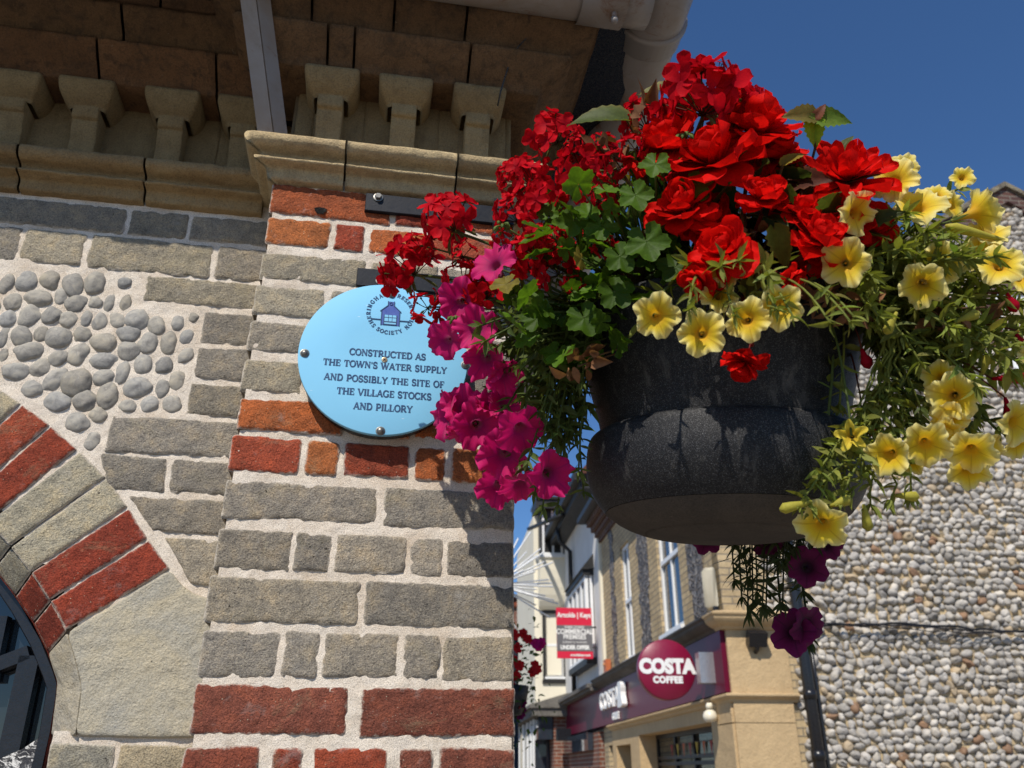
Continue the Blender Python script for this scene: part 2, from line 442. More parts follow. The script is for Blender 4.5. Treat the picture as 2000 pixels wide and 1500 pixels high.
def brick(mb, q, w=None, tint=(0.3, 0.3, 0.3), mat=0, prot=0.0015, depth=0.014, seed=0, wob=0.0010, rcorner=0.0055, cell=0.0065, chip=1.0, rough=1.0, grow=0.0045):
    """one brick face: q = BL, BR, TR, TL as (u, z) or (u, w, z); bulging, chipped, with rounded arrises"""
    q = np.asarray(q, float)
    if q.shape[1] == 2: q = np.stack([q[:, 0], np.full(4, w), q[:, 1]], -1)
    L = max(np.linalg.norm(q[1] - q[0]), np.linalg.norm(q[2] - q[3]))
    H = max(np.linalg.norm(q[3] - q[0]), np.linalg.norm(q[2] - q[1]))
    def par(l):
        e = np.array([0, 0.0008, 0.002, 0.0042, 0.0075]); e = e[e < l * 0.3]
        n = max(2, int(round((l - 2 * e[-1]) / cell)))
        return np.concatenate([e, np.linspace(e[-1], l - e[-1], n + 1)[1:-1], (l - e)[::-1]])
    a = par(L); b = par(H)
    if grow:
        cc = q.mean(0); q = cc + (q - cc) * np.array([1 + grow / L, 1, 1 + grow / H])
    A, B = np.meshgrid(a, b, indexing='xy')
    rc = rcorner * (0.6 + 0.9 * hash3(seed, 3, 5, 1))
    da = np.minimum(A, L - A); db = np.minimum(B, H - B)
    vx = np.clip(rc - da, 0, None); vy = np.clip(rc - db, 0, None)
    l = np.hypot(vx, vy) + 1e-9; m_ = np.maximum(vx, vy)
    fac = np.where((vx > 0) & (vy > 0), m_ / l, 1.0)
    A2 = np.where(A < L / 2, A + vx * (1 - fac), A - vx * (1 - fac)); B2 = np.where(B < H / 2, B + vy * (1 - fac), B - vy * (1 - fac))
    s = (A2 / L)[..., None]; t = (B2 / H)[..., None]
    P = q[0] * (1 - s) * (1 - t) + q[1] * s * (1 - t) + q[2] * s * t + q[3] * (1 - s) * t
    d = np.minimum(da, db)
    N1 = fbm(np.stack([P[..., 0] * 42, P[..., 2] * 42, np.full(A.shape, seed * 3.7)], -1), 3, 11)
    N2 = fbm(np.stack([P[..., 0] * 42 + 50, P[..., 2] * 42, np.full(A.shape, seed * 3.7)], -1), 3, 23)
    P[..., 0] += (N1 - 0.5) * 2 * wob; P[..., 2] += (N2 - 0.5) * 2 * wob
    ch = np.clip(fbm(np.stack([P[..., 0] * 70, P[..., 2] * 70, np.full(A.shape, seed * 1.3)], -1), 3, 5) - 0.52, 0, 1) * chip
    g = 1 - np.exp(-d / 0.0022)
    face = prot * g - (1 - g) * 0.0028 - ch * 0.026 * np.exp(-d / 0.006)
    face += (fbm(np.stack([P[..., 0] * 130, P[..., 2] * 130, np.full(A.shape, seed)], -1), 4, 9) - 0.5) * 0.0056 * rough
    face += (vnoise(np.stack([P[..., 0] * 18, P[..., 2] * 18, np.full(A.shape, seed + 9)], -1), 3) - 0.5) * 0.003 * rough
    P[..., 1] += face
    n, m = A.shape
    V = P.reshape(-1, 3)
    al = np.exp(-d / 0.0055).reshape(-1)
    # skirt going back into the joint
    idx = np.arange(n * m).reshape(n, m)
    ring = np.concatenate([idx[0, :-1], idx[:-1, -1], idx[-1, :0:-1], idx[:0:-1, 0]])
    S = V[ring].copy(); S[:, 1] -= depth
    V2 = np.concatenate([V, S]); al2 = np.concatenate([al, np.ones(len(ring))])
    r2 = np.arange(len(ring)) + n * m
    F = [grid_faces(n, m), np.stack([ring, np.roll(ring, -1), np.roll(r2, -1), r2], -1)]
    j = 0.86 + 0.28 * hash3(seed, 7, 1, 2)
    T = np.concatenate([np.broadcast_to(np.asarray(tint) * j, (len(V2), 3)), al2[:, None]], -1)
    mb.add(W(V2[:, 0], V2[:, 1], V2[:, 2]), F, T, mat)

def inside(poly, X, Y):
    r = np.zeros(X.shape, bool); n = len(poly)
    for i in range(n):
        x0, y0 = poly[i]; x1, y1 = poly[(i + 1) % n]
        c = ((y0 > Y) != (y1 > Y)) & (X < (x1 - x0) * (Y - y0) / (y1 - y0 + 1e-12) + x0)
        r ^= c
    return r

def mortar_face(mb, u0, u1, z0, z1, w, cell=0.006, amp=0.004, mat=0, hole=None, seed=0, back=0.0):
    U, Z = np.meshgrid(np.linspace(u0, u1, int((u1 - u0) / cell) + 2), np.linspace(z0, z1, int((z1 - z0) / cell) + 2), indexing='xy')
    w_ = w + (fbm(np.stack([U * 45, Z * 60, np.full(U.shape, seed)], -1), 4, 31) - 0.5) * amp * 2
    F = grid_faces(*U.shape)
    if hole is not None:
        c = np.stack([U.ravel()[F].mean(1), Z.ravel()[F].mean(1)], -1)
        F = F[~inside(hole, c[:, 0], c[:, 1])]
    mb.add(W(U.ravel(), w_.ravel(), Z.ravel()), [F], (1, 1, 1, 0), mat)

REC = -0.112
PIER_L = -0.4535
bld = thing("brick_building", W(-0.45, 0, 0), "grey and red brick building with buff stone cornice, blue plaque and white gutter", "building")

# rows of the pier: z top, z bottom, joints (photo columns), colours
PR = [
 (2.594, 2.531, [(537, 762), (774, 905), (915, 1002)], "oro"),
 (2.519, 2.464, [(527, 643), (655, 709), (722, 832), (845, 985)], "oror"),
 (2.4445, 2.391, [(520, 712), (726, 852), (864, 1002)], "bgg"),
 (2.3756, 2.318, [(510, 630), (646, 700), (712, 838), (850, 1002)], "bbgg"),
 (2.302, 2.250, [(500, 622), (636, 760), (772, 905), (915, 1002)], "gbgg"),
 (2.230, 2.174, [(483, 588), (602, 655), (668, 900), (912, 1002)], "bggg"),
 (2.158, 2.106, [(468, 668), (682, 800), (812, 880), (892, 1002)], "oooo"),
 (2.091, 2.035, [(452, 584), (599, 659), (674, 797), (811, 868), (884, 1002)], "rorow"),
 (2.017, 1.957, [(444, 735), (752, 1002)], "gg"),
 (1.937, 1.8805, [(421, 566), (577, 643), (656, 790), (803, 862), (875, 1003)], "ggggg"),
 (1.8665, 1.803, [(406, 699), (714, 1003)], "gg"),
 (1.789, 1.727, [(389, 540), (554, 620), (633, 775), (790, 857), (866, 1001)], "ggggg"),
 (1.713, 1.649, [(370, 676), (707, 1001)], "dd"),
 (1.632, 1.572, [(352, 500), (530, 585), (612, 752), (780, 842), (860, 1000)], "drrdd"),
 (1.556, 1.494, [(345, 640), (665, 1000)], "rr"),
 (1.478, 1.418, [(340, 490), (510, 575), (600, 745), (770, 840), (860, 1000)], "ggggg"),
 (1.402, 1.342, [(336, 640), (665, 1000)], "gg"),
]
PAL = {'g': GREYS, 'b': BUFFS, 'r': REDS, 'o': ORNG, 'w': ORNG, 'd': DULL}
mb = MB(); sd = 0
for zt, zb, js, cs in PR:
    for (x0, x1), ch in zip(js, cs):
        sd += 1
        zm = (zt + zb) / 2
        u0 = u_at(x0, zm); u1 = u_at(x1, zm)
        first, last = (x0, x1) == js[0], (x0, x1) == js[-1]
        if first: u0 = PIER_L + (hash3(sd, 1, 1, 1) - 0.5) * 0.006
        if last: u1 = 0.0 + (hash3(sd, 2, 1, 1) - 0.5) * 0.003
        e = [(hash3(sd, q, 9, 4) - 0.5) * 0.004 for q in range(4)]
        brick(mb, [(u0, zb + e[0]), (u1, zb + e[1]), (u1, zt + e[2]), (u0, zt + e[3])], 0.001 + (hash3(sd, 4, 4, 4) - .5) * 0.002,
              random.choice(PAL[ch]), 0, 0.0018, 0.10 if (first or last) else 0.016, sd)
mortar_face(mb, PIER_L + 0.006, -0.002, 1.30, 2.62, -0.0014, 0.0055, 0.0022, 1)
# core of the pier behind the bricks and the return wall on the right
for c0, c1 in (((PIER_L + 0.006, -0.16, 0.0), (-0.004, -0.006, 2.62)),):
    V, F = box_vf(c0, c1); mb.add(W(V[:, 0], V[:, 1], V[:, 2]), F, (1, 1, 1, 0), 1, smooth=False)
V, F = box_vf((PIER_L, -0.09, 0.0), (-0.001, 0.0, 1.335)); mb.add(W(V[:, 0], V[:, 1], V[:, 2]), F, (*GREYS[0], 0), 0, smooth=False)
# return wall bricks (seen only from the side)
for r_ in range(26):
    zb = 1.342 + (r_ - 4) * 0.0755
    if zb > 2.55: break
    x = -0.10
    while x > -0.75:
        l = 0.105 if (r_ % 2) else 0.215
        sd += 1
        q3 = np.array([(0, -x, zb), (0, -x, zb)], float)
        V, F = box_vf((-0.02, x - l, zb), (-0.0005 + 0.002 * hash3(sd, 1, 2, 3), x, zb + 0.062))
        mb.add(W(V[:, 0], V[:, 1], V[:, 2]), F, (*random.choice(GREYS if r_ % 6 < 4 else REDS), 0), 0, smooth=False)
        x -= l + 0.012
hu, hz = uz(626, 412, 0.004)
poly_slab_pts = [(hu + 0.0105 * math.cos(q) * (1 + .25 * math.sin(3 * q)), hz + 0.009 * math.sin(q) * (1 + .2 * math.cos(2 * q))) for q in np.linspace(0, 2 * math.pi, 14, endpoint=False)]
HV = [W(a, 0.0045, b) for a, b in poly_slab_pts] + [W(hu + (a - hu) * .7, -0.012, hz + (b - hz) * .7) for a, b in poly_slab_pts]
mb.add(W(*zip(*[(a, 0.0052, b) for a, b in poly_slab_pts])), [list(range(14))], (0.012, 0.010, 0.009, 0), 0, smooth=False)  # flush dark patch, its colour stands for the shade inside a hole
V, F = box_vf((-0.04, -0.75, 0.0), (-0.007, -0.10, 2.62)); mb.add(W(V[:, 0], V[:, 1], V[:, 2]), F, (1, 1, 1, 0), 1, smooth=False)
pier = mb.build("pier", [M['brick'], M['mortar']], bld)

# ---- recessed wall: bricks, flint panel, arch
def RU(x, y, w=REC): return uz(x, y, w)
RR = [
 ((395, 440), 100, None),
]
RECROWS = [
 (2.586, 2.530, [(-40, 95), (-170, -52)][:0] + [(-60, 243), (255, 364), (374, 530)], "gbg"),
 (2.5184, 2.4507, [(-200, -75), (-62, 35), (45, 162), (175, 411), (424, 530)], "bgbbg"),
 (2.4404, 2.3887, [(284, 520)], "b"),
 (2.3739, 2.3123, [(397, 515)], "g"),
 (2.3018, 2.2405, [(384, 505)], "g"),
 (2.2271, 2.1702, [(370, 490)], "g"),
 (2.1571, 2.0944, [(214, 475)], "g"),
]
mb = MB()
for zt, zb, js, cs in RECROWS:
    for (x0, x1), ch in zip(js, cs):
        sd += 1; zm = (zt + zb) / 2
        u0 = u_at(x0, zm, REC); u1 = u_at(x1, zm, REC)
        if x1 > 470: u1 = PIER_L + 0.02
        e = [(hash3(sd, q, 9, 4) - 0.5) * 0.004 for q in range(4)]
        brick(mb, [(u0, zb + e[0]), (u1, zb + e[1]), (u1, zt + e[2]), (u0, zt + e[3])], REC + 0.001, random.choice(PAL[ch]), 0, 0.0016, 0.016, sd)
for zt, zb, st in ((2.586, 2.530, 0.0), (2.5184, 2.4507, 0.06)):
    u = u_at(-75 if st == 0 else -212, (zt + zb) / 2, REC) - 0.004
    while u > -2.4:
        l = 0.225 if hash3(sd, 3, 3, 3) > .35 else 0.11
        sd += 1; brick(mb, [(u - l, zb), (u, zb), (u, zt), (u - l, zt)], REC + 0.001, random.choice(BUFFS + GREYS), 0, 0.0016, 0.016, sd); u -= l + 0.012
def pxq(pts, w=REC): return [RU(x, y, w) for x, y in pts]
for pts, c in [([(212, 952), (318, 960), (325, 897), (196, 886)], GREYS[3]), ([(331, 961), (458, 968), (462, 905), (338, 898)], GREYS[1]),
               ([(300, 1035), (445, 1046), (455, 980), (252, 969)], GREYS[0]), ([(372, 1138), (450, 1150), (455, 1058), (322, 1050)], GREYS[2]),
               ([(92, 1510), (214, 1512), (222, 1457), (100, 1452)], (0.36, 0.33, 0.26)), ([(228, 1512), (372, 1512), (376, 1458), (236, 1456)], (0.40, 0.33, 0.22)),
               ([(70, 1600), (360, 1600), (370, 1525), (85, 1525)], (0.36, 0.33, 0.26))]:
    sd += 1
    brick(mb, pxq(pts), REC + 0.001, c, 0, 0.0016, 0.016, sd, 0.0014)
# window opening, in wall coordinates
ACX, ACZ, ARO = -1.345, 1.351, 0.967                              # centre and outer radius of the round arch
ARI = float(np.mean([math.hypot(RU(x, y)[0] - ACX, RU(x, y)[1] - ACZ) for x, y in ((22, 1069), (61, 1118), (20, 1066))]))
def APT(r, deg): return (ACX + r * math.cos(math.radians(deg)), ACZ + r * math.sin(math.radians(deg)))
open_px = [(45, 1052), (84, 1098), (124, 1156), (150, 1222), (172, 1300), (178, 1345), (160, 1438), (130, 1520), (100, 1700)]
open_uz = [APT(ARI + 0.022, d_) for d_ in np.linspace(184, 50, 50)] + [RU(x, y) for x, y in open_px] + [(ACX - ARI, 1.30)]
mortar_face(mb, -2.42, PIER_L + 0.012, 1.35, 2.64, REC - 0.0014, 0.006, 0.0024, 1, open_uz, 4)
# the same wall below and to the left of the picture
for (u0, u1, z0, z1) in ((-3.0, -2.42, 0.0, 2.64), (-0.80, PIER_L + 0.01, 0.0, 1.352)):
    V, F = box_vf((u0, REC - 0.1, z0), (u1, REC, z1)); mb.add(W(V[:, 0], V[:, 1], V[:, 2]), F, (*GREYS[1], 0), 0, smooth=False)
g0 = RU(96, 1462); g1 = RU(210, 1428)
V, F = box_vf((g0[0], REC - 0.06, g0[1]), (g1[0], REC - 0.005, g1[1])); mb.add(W(V[:, 0], V[:, 1], V[:, 2]), F, (1, 1, 1, 0), 1, smooth=False)
wall = mb.build("wall", [M['brick'], M['mortar']], bld)

# ---- arch of red brick and stone
mb = MB()
vous = [  # outer a, outer b, inner b, inner a (photo), stone?
 ([(156, 883), (206, 931), (20, 1066), ('uz', *APT(ARI, 49.75))], 's'),
 ([(208, 934), (249, 990), (60, 1117), (22, 1069)], 's'),
 ([(251, 993), (288, 1052), (98, 1172), (62, 1119)], 'r'),
 ([(290, 1055), (331, 1111), (129, 1231), (100, 1175)], 'r'),
]
cham = [  # inner edge a, b on the wall face, then b, a on the intrados
 ([(22, 1069), (60, 1117), (28, 1162), (-12, 1110)], 's'),
 ([(62, 1119), (98, 1172), (64, 1214), (30, 1164)], 'r'),
 ([(100, 1175), (129, 1231), (94, 1274), (66, 1217)], 'r'),
 ([('uz', *APT(ARI, 49.75)), (20, 1066), (-14, 1108), ('uz', *APT(ARI - .042, 49.75))], 's'),
]
CH = 0.050
for pts, c in vous:
    sd += 1
    oa, ob, ib, ia = [p[1:] if p[0] == 'uz' else RU(*p) for p in pts]
    brick(mb, [ia, ib, ob, oa][::-1] if False else [oa, ob, ib, ia], REC + 0.0025, (0.47, 0.42, 0.31) if c == 's' else random.choice(REDS), 0, 0.0020, 0.03, sd, 0.0003, 0.0025, 0.0065, 0.4, 1.0, 0.0005)
for pts, c in cham:
    sd += 1
    q = []
    for j, p in enumerate(pts):
        w_ = REC - 0.0022 if j < 2 else REC - CH
        rr_ = p[1:] if p[0] == 'uz' else RU(*p, w_)
        q.append((rr_[0], w_, rr_[1]))
    brick(mb, q, None, (0.40, 0.36, 0.27) if c == 's' else random.choice(REDS), 0, 0.0008, 0.03, sd, 0.0002, 0.002, 0.008, 0.3, 0.5, 0.0)
kk = 0
a0_ = 49.95
while a0_ < 178:
    a1_ = a0_ + 3.86; c = 'rrss'[kk % 4]; kk += 1; sd += 1
    brick(mb, [APT(ARO, a1_ - .12), APT(ARO, a0_ + .12), APT(ARI + .002, a0_ + .12), APT(ARI + .002, a1_ - .12)], REC + 0.0025, (0.47, 0.42, 0.31) if c == 's' else random.choice(REDS), 0, 0.0020, 0.03, sd, 0.0003, 0.0025, 0.0065, 0.4, 1.0, 0.0005)
    if True:
        q = [(*APT(r_, d_)[:1], w_, APT(r_, d_)[1]) for r_, d_, w_ in ((ARI, a1_, REC - .0022), (ARI, a0_ + .15, REC - .0022), (ARI - .042, a0_ + .15, REC - CH), (ARI - .042, a1_, REC - CH))]
        brick(mb, q, None, (0.40, 0.36, 0.27) if c == 's' else random.choice(REDS), 0, 0.0008, 0.03, sd, 0.0002, 0.002, 0.008, 0.3, 0.5, 0.0)
    a0_ = a1_
# soffit of the arch behind the chamfer
intr = [(-90, 985), (-58, 1048), (-14, 1108), (28, 1162), (65, 1216), (94, 1275), (112, 1332), (110, 1360), (98, 1440), (80, 1530)]
A_ = np.array([W(a, REC - CH + 0.004, b) for a, b in [APT(ARI - .042, d_) for d_ in np.linspace(184, 58, 30)]] + [W(*(lambda r: (r[0], REC - CH + 0.004, r[1]))(RU(x, y, REC - CH))) for x, y in intr[2:]])
B_ = A_ - NV * 0.12
mb.add(np.concatenate([A_, B_]), grid_faces(2, len(A_)), (*REDS[1], 0), 0)
arch = mb.build("arch", [M['brick'], M['mortar']], bld)

# ---- the big springer stone
def poly_slab(mb, P, w0, tint, prot=0.004, depth=0.02, n=90, seed=1, mat=0):
    """stone with any star-shaped outline; P = [(u, z) or (u, w, z)]"""
    P = np.asarray(P, float)
    if P.shape[1] == 2: P = np.stack([P[:, 0], np.full(len(P), w0), P[:, 1]], -1)
    seg = np.linalg.norm(np.roll(P, -1, 0) - P, axis=1); cum = np.concatenate([[0], np.cumsum(seg)])
    t = np.linspace(0, cum[-1], n, endpoint=False)
    Pc = np.concatenate([P, P[:1]])
    Bd = np.stack([np.interp(t, cum, Pc[:, q]) for q in range(3)], -1)
    for _ in range(1): Bd = (np.roll(Bd, 1, 0) + 2 * Bd + np.roll(Bd, -1, 0)) / 4
    c = Bd.mean(0)
    rings = [(0, 1.0, -depth), (0, 1.0, -0.002), (0.0012, 1, prot * 0.5), (0.003, 1, prot * 0.85), (0.006, 1, prot), (0.010, 1, prot)] + [(0.010, r, prot) for r in (0.92, 0.83, 0.74, 0.65, 0.56, 0.47, 0.38, 0.29, 0.2, 0.1, 0.01)]
    V = []
    dirc = c - Bd; dl = np.linalg.norm(dirc, axis=1)[:, None]; dirc = dirc / dl
    for ins, r, pw in rings:
        q = Bd + dirc * ins
        q = c + (q - c) * r
        nz = (fbm(np.stack([q[:, 0] * 60, q[:, 2] * 60, np.full(n, seed * 2.3)], -1), 4, 3) - 0.5) * 0.005
        q = q.copy(); q[:, 1] += pw + (nz if pw > 0 else 0); V.append(q)
    V = np.concatenate(V)
    mb.add(W(V[:, 0], V[:, 1], V[:, 2]), [grid_faces(len(rings), n, wrap=True)], (*tint, 0), mat)
mb = MB()
poly_slab(mb, [RU(x, y) for x, y in [(333, 1113), (352, 1140), (378, 1160), (440, 1178), (420, 1440), (300, 1442), (148, 1438), (160, 1345), (151, 1300), (131, 1236)]], REC + 0.002, (1, 1, 1), seed=5)
q = []
for x, y, w_ in [(131, 1236, REC + .002), (151, 1300, REC + .002), (160, 1345, REC + .002), (148, 1438, REC + .002), (100, 1437, REC - CH), (110, 1360, REC - CH), (112, 1332, REC - CH), (95, 1276, REC - CH)]:
    r = RU(x, y, w_); q.append((r[0], w_, r[1]))
poly_slab(mb, q, None, (0.92, 0.9, 0.88), seed=9, prot=0.003)
mb.build("springer_stone", [M['stone']], bld)

# ---- flint cobbles of the panel
FL = [(35,535,38,48,0),(145,525,52,50,0),(268,520,48,45,20),(392,545,48,60,20),(515,535,54,52,0),(675,532,38,28,20),
 (70,635,47,42,0),(208,620,65,42,-6),(330,603,32,47,0),(408,645,57,38,20),(517,638,35,30,0),(595,645,28,45,0),(682,640,30,40,0),
 (40,730,42,42,0),(157,710,53,50,0),(280,712,50,42,35),(368,733,47,36,10),(465,725,30,40,0),(540,742,35,42,0),(637,738,36,40,30),(745,730,60,48,-20),(848,762,46,45,20),(963,750,35,38,0),(1050,718,27,24,0),
 (15,825,28,55,0),(115,818,52,50,30),(220,808,36,40,0),(318,832,65,53,0),(445,812,45,38,15),(562,857,65,48,-5),(692,808,58,40,-15),(803,857,50,48,0),(913,855,43,58,5),(1013,827,34,36,0),
 (20,925,25,36,0),(155,905,76,43,10),(315,943,45,43,-40),(422,920,50,55,-20),(560,950,65,38,6),(695,900,52,48,10),(777,972,45,48,0),(888,982,45,40,40),(1005,927,34,40,-20),
 (83,1013,65,42,-12),(218,995,48,50,0),(293,1057,44,60,-25),(418,1070,78,60,35),(560,1045,53,40,25),(667,1017,36,55,-8),(742,1097,68,52,25),(878,1110,34,46,0),(965,1063,38,52,0),
 (173,1105,50,38,0),(310,1180,62,45,-15),(458,1175,58,48,30),(588,1143,52,60,-10),(690,1202,48,32,-6),(812,1190,43,42,0),(935,1192,45,46,0),(420,1290,62,45,-30),(528,1250,43,38,0),(500,1390,36,45,-20),
 (-60,560,45,42,0),(-55,660,50,40,0),(-70,770,42,52,0),(-80,880,48,40,0),(-60,970,40,42,0),(-150,600,46,44,0),(-160,720,50,44,0),(-170,840,44,50,0)]
_rf = np.random.default_rng(4); _have = [(cx / 2.777, 360 + cy / 2.777) for cx, cy, *_ in FL]; EXTRA = []
for _ in range(900):
    u_, z_ = _rf.uniform(-1.75, -0.93), _rf.uniform(2.2, 2.425)
    if math.hypot(u_ - ACX, z_ - ACZ) < ARO + .035 or u_ > u_at(-45, z_, REC): continue
    if all(math.hypot(u_ - a, z_ - b) > .047 for a, b in EXTRA) and all(math.hypot(u_ - RU(x, y)[0], z_ - RU(x, y)[1]) > .045 for x, y in _have): EXTRA.append((u_, z_))
def cobble(mb, c, a, b, nrm, ra, rb, rd, tint, seed, nu=16, nv=7, mat=0, sq=0.35):
    """half-buried pebble: axes a, b in the wall, nrm out of it"""
    th = np.linspace(0, 2 * math.pi, nu, endpoint=False)
    ph = np.linspace(-0.25, math.pi / 2, nv)
    T, Pp = np.meshgrid(th, ph, indexing='xy')
    X = np.stack([np.cos(T) * np.cos(Pp), np.sin(T) * np.cos(Pp), np.sin(Pp)], -1).reshape(-1, 3)
    n = vnoise(X * 1.6 + seed * 7.3, 1) - 0.5; n2 = vnoise(X * 3.5 + seed * 3.1, 2) - 0.5
    X = X * (1 + n * sq * 1.1 + n2 * sq * 0.35)[:, None]
    V = c + (X[:, :1] * ra) * a + (X[:, 1:2] * rb) * b + (X[:, 2:] * rd) * nrm
    mb.add(V, [grid_faces(nv, nu, wrap=True)], tint, mat)
mb = MB()
for i, (cx, cy, rx, ry, rot) in enumerate(FL):
    x, y = cx / 2.777, 360 + cy / 2.777
    u0, z0 = RU(x, y)
    s = 2.777
    ex = np.array(RU(x + rx / s, y)) - (u0, z0); ey = np.array(RU(x, y - ry / s)) - (u0, z0)
    ra, rb = np.linalg.norm(ex) * 1.20, np.linalg.norm(ey) * 1.20
    r_ = math.radians(rot)
    a = math.cos(r_) * UV_ + math.sin(r_) * ZV; b = -math.sin(r_) * UV_ + math.cos(r_) * ZV
    g_ = 0.235 + 0.09 * hash3(i, 1, 2, 3); wm = hash3(i, 4, 2, 3)
    cobble(mb, W(u0, REC - 0.004, z0), a, b, NV, ra, rb, min(ra, rb) * 0.55, (g_ * (1.03 + .08 * wm), g_, g_ * (0.93 - .12 * wm), 0), i, 24, 11, 0, 0.30)
for i, (u_, z_) in enumerate(EXTRA):
    r_ = _rf.uniform(-.8, .8); g_ = _rf.uniform(.27, .37)
    cobble(mb, W(u_, REC - .004, z_), math.cos(r_) * UV_ + math.sin(r_) * ZV, -math.sin(r_) * UV_ + math.cos(r_) * ZV, NV, _rf.uniform(.016, .024), _rf.uniform(.014, .019), .011, (g_, g_, g_ * .95, 0), i + 200, 20, 9, 0, .55)
mb.build("flint_cobbles", M['flint'], bld)

# ---- iron window in the arch
win = None
mb = MB()
wf = REC - 0.072
def WP(x, y, w): r = RU(x, y, w); return W(r[0], w, r[1])
fr = [(-260, 860), (-120, 990), (-40, 1085), (0, 1137), (36, 1190), (74, 1258), (98, 1318), (106, 1343), (100, 1380), (92, 1430), (76, 1500), (50, 1640)]
P_ = np.array([W(a, wf, b) for a, b in [APT(ARI - .062, d_) for d_ in np.linspace(184, 56, 26)]] + [WP(x, y, wf) for x, y in fr[3:]])
# a rectangular section swept along the opening
d_ = np.gradient(P_, axis=0); d_ /= np.linalg.norm(d_, axis=1)[:, None]
sd_ = np.cross(d_, NV)
sec = [(-0.007, 0.010), (0.007, 0.010), (0.009, 0.006), (0.009, -0.03), (-0.009, -0.03), (-0.009, 0.006)]
V = np.concatenate([np.stack([P_[i] + sd_[i] * a + NV * b for a, b in sec]) for i in range(len(P_))])
mb.add(V, [grid_faces(len(P_), len(sec), wrap=True)], (1, 1, 1, 0), 0, smooth=False)
win = mb.build("window", M['black_iron'], bld)
mb = MB()
for p0, p1, w_ in [((62, 1282), (10, 1520), 0.030), ((60, 1275), (-60, 1322), 0.022), ((12, 1205), (-14, 1330), 0.012)]:
    V, F = bar_vf(WP(*p0, wf - 0.028), WP(*p1, wf - 0.028), w_, 0.022, np.cross(WP(*p1, wf) - WP(*p0, wf), NV)); mb.add(V, F, (1, 1, 1, 0), 0, smooth=False)
for u_ in (-0.98, -1.35, -1.72):
    V, F = box_vf((u_ - .012, wf - 0.039, 1.3), (u_ + .012, wf - 0.017, ACZ + math.sqrt((ARI - .06) ** 2 - (u_ - ACX) ** 2))); mb.add(W(V[:, 0], V[:, 1], V[:, 2]), F, (1, 1, 1, 0), 0, smooth=False)
V, F = box_vf((-2.1, wf - 0.036, 1.70), (-0.86, wf - 0.019, 1.725)); mb.add(W(V[:, 0], V[:, 1], V[:, 2]), F, (1, 1, 1, 0), 0, smooth=False)
mb.build("glazing_bar", M['black_iron'], win)
k = NT("flaking_black_white"); o_ = k.obj()
flk = k.done(k.mix(k.rng(k.noise(55, o_, 7, 0.8, 1.0), 0.52, 0.56), (0.014, 0.014, 0.016), (0.5, 0.49, 0.46)), 0.4, k.bump(k.noise(70, o_, 4), 0.5, 0.003))
mb = MB()
s_ = [(-260, 1560), (-60, 1500), (0, 1482), (45, 1462), (84, 1436)]
T_ = np.array([WP(x, y, wf + 0.004) for x, y in s_]); Bm = np.array([WP(x + (-25 if x > 0 else 0), y + 130, wf + 0.008) for x, y in s_])
V = np.concatenate([T_ - NV * 0.03, T_, Bm]); mb.add(V, [grid_faces(3, len(s_))], (1, 1, 1, 0), 0)
mb.build("sill_panel", flk, win)
mb = MB()
q = [(-1.72, wf - 0.046, 1.35), (-0.6, wf - 0.046, 1.35), (-0.6, wf - 0.046, 2.2), (-1.72, wf - 0.046, 2.2)]
q = np.array([RU(x, y, wf - 0.046) for x, y in [(70, 1120), (112, 1330), (100, 1500), (60, 1660)]] + [(ACX - ARI, 1.30)] + [APT(ARI - .03, d_) for d_ in np.linspace(184, 54, 26)])
mb.add(W(q[:, 0], wf - 0.046, q[:, 1]), [list(range(len(q)))], (1, 1, 1, 0), 0, smooth=False)
mb.build("pane", M['glass'], win)

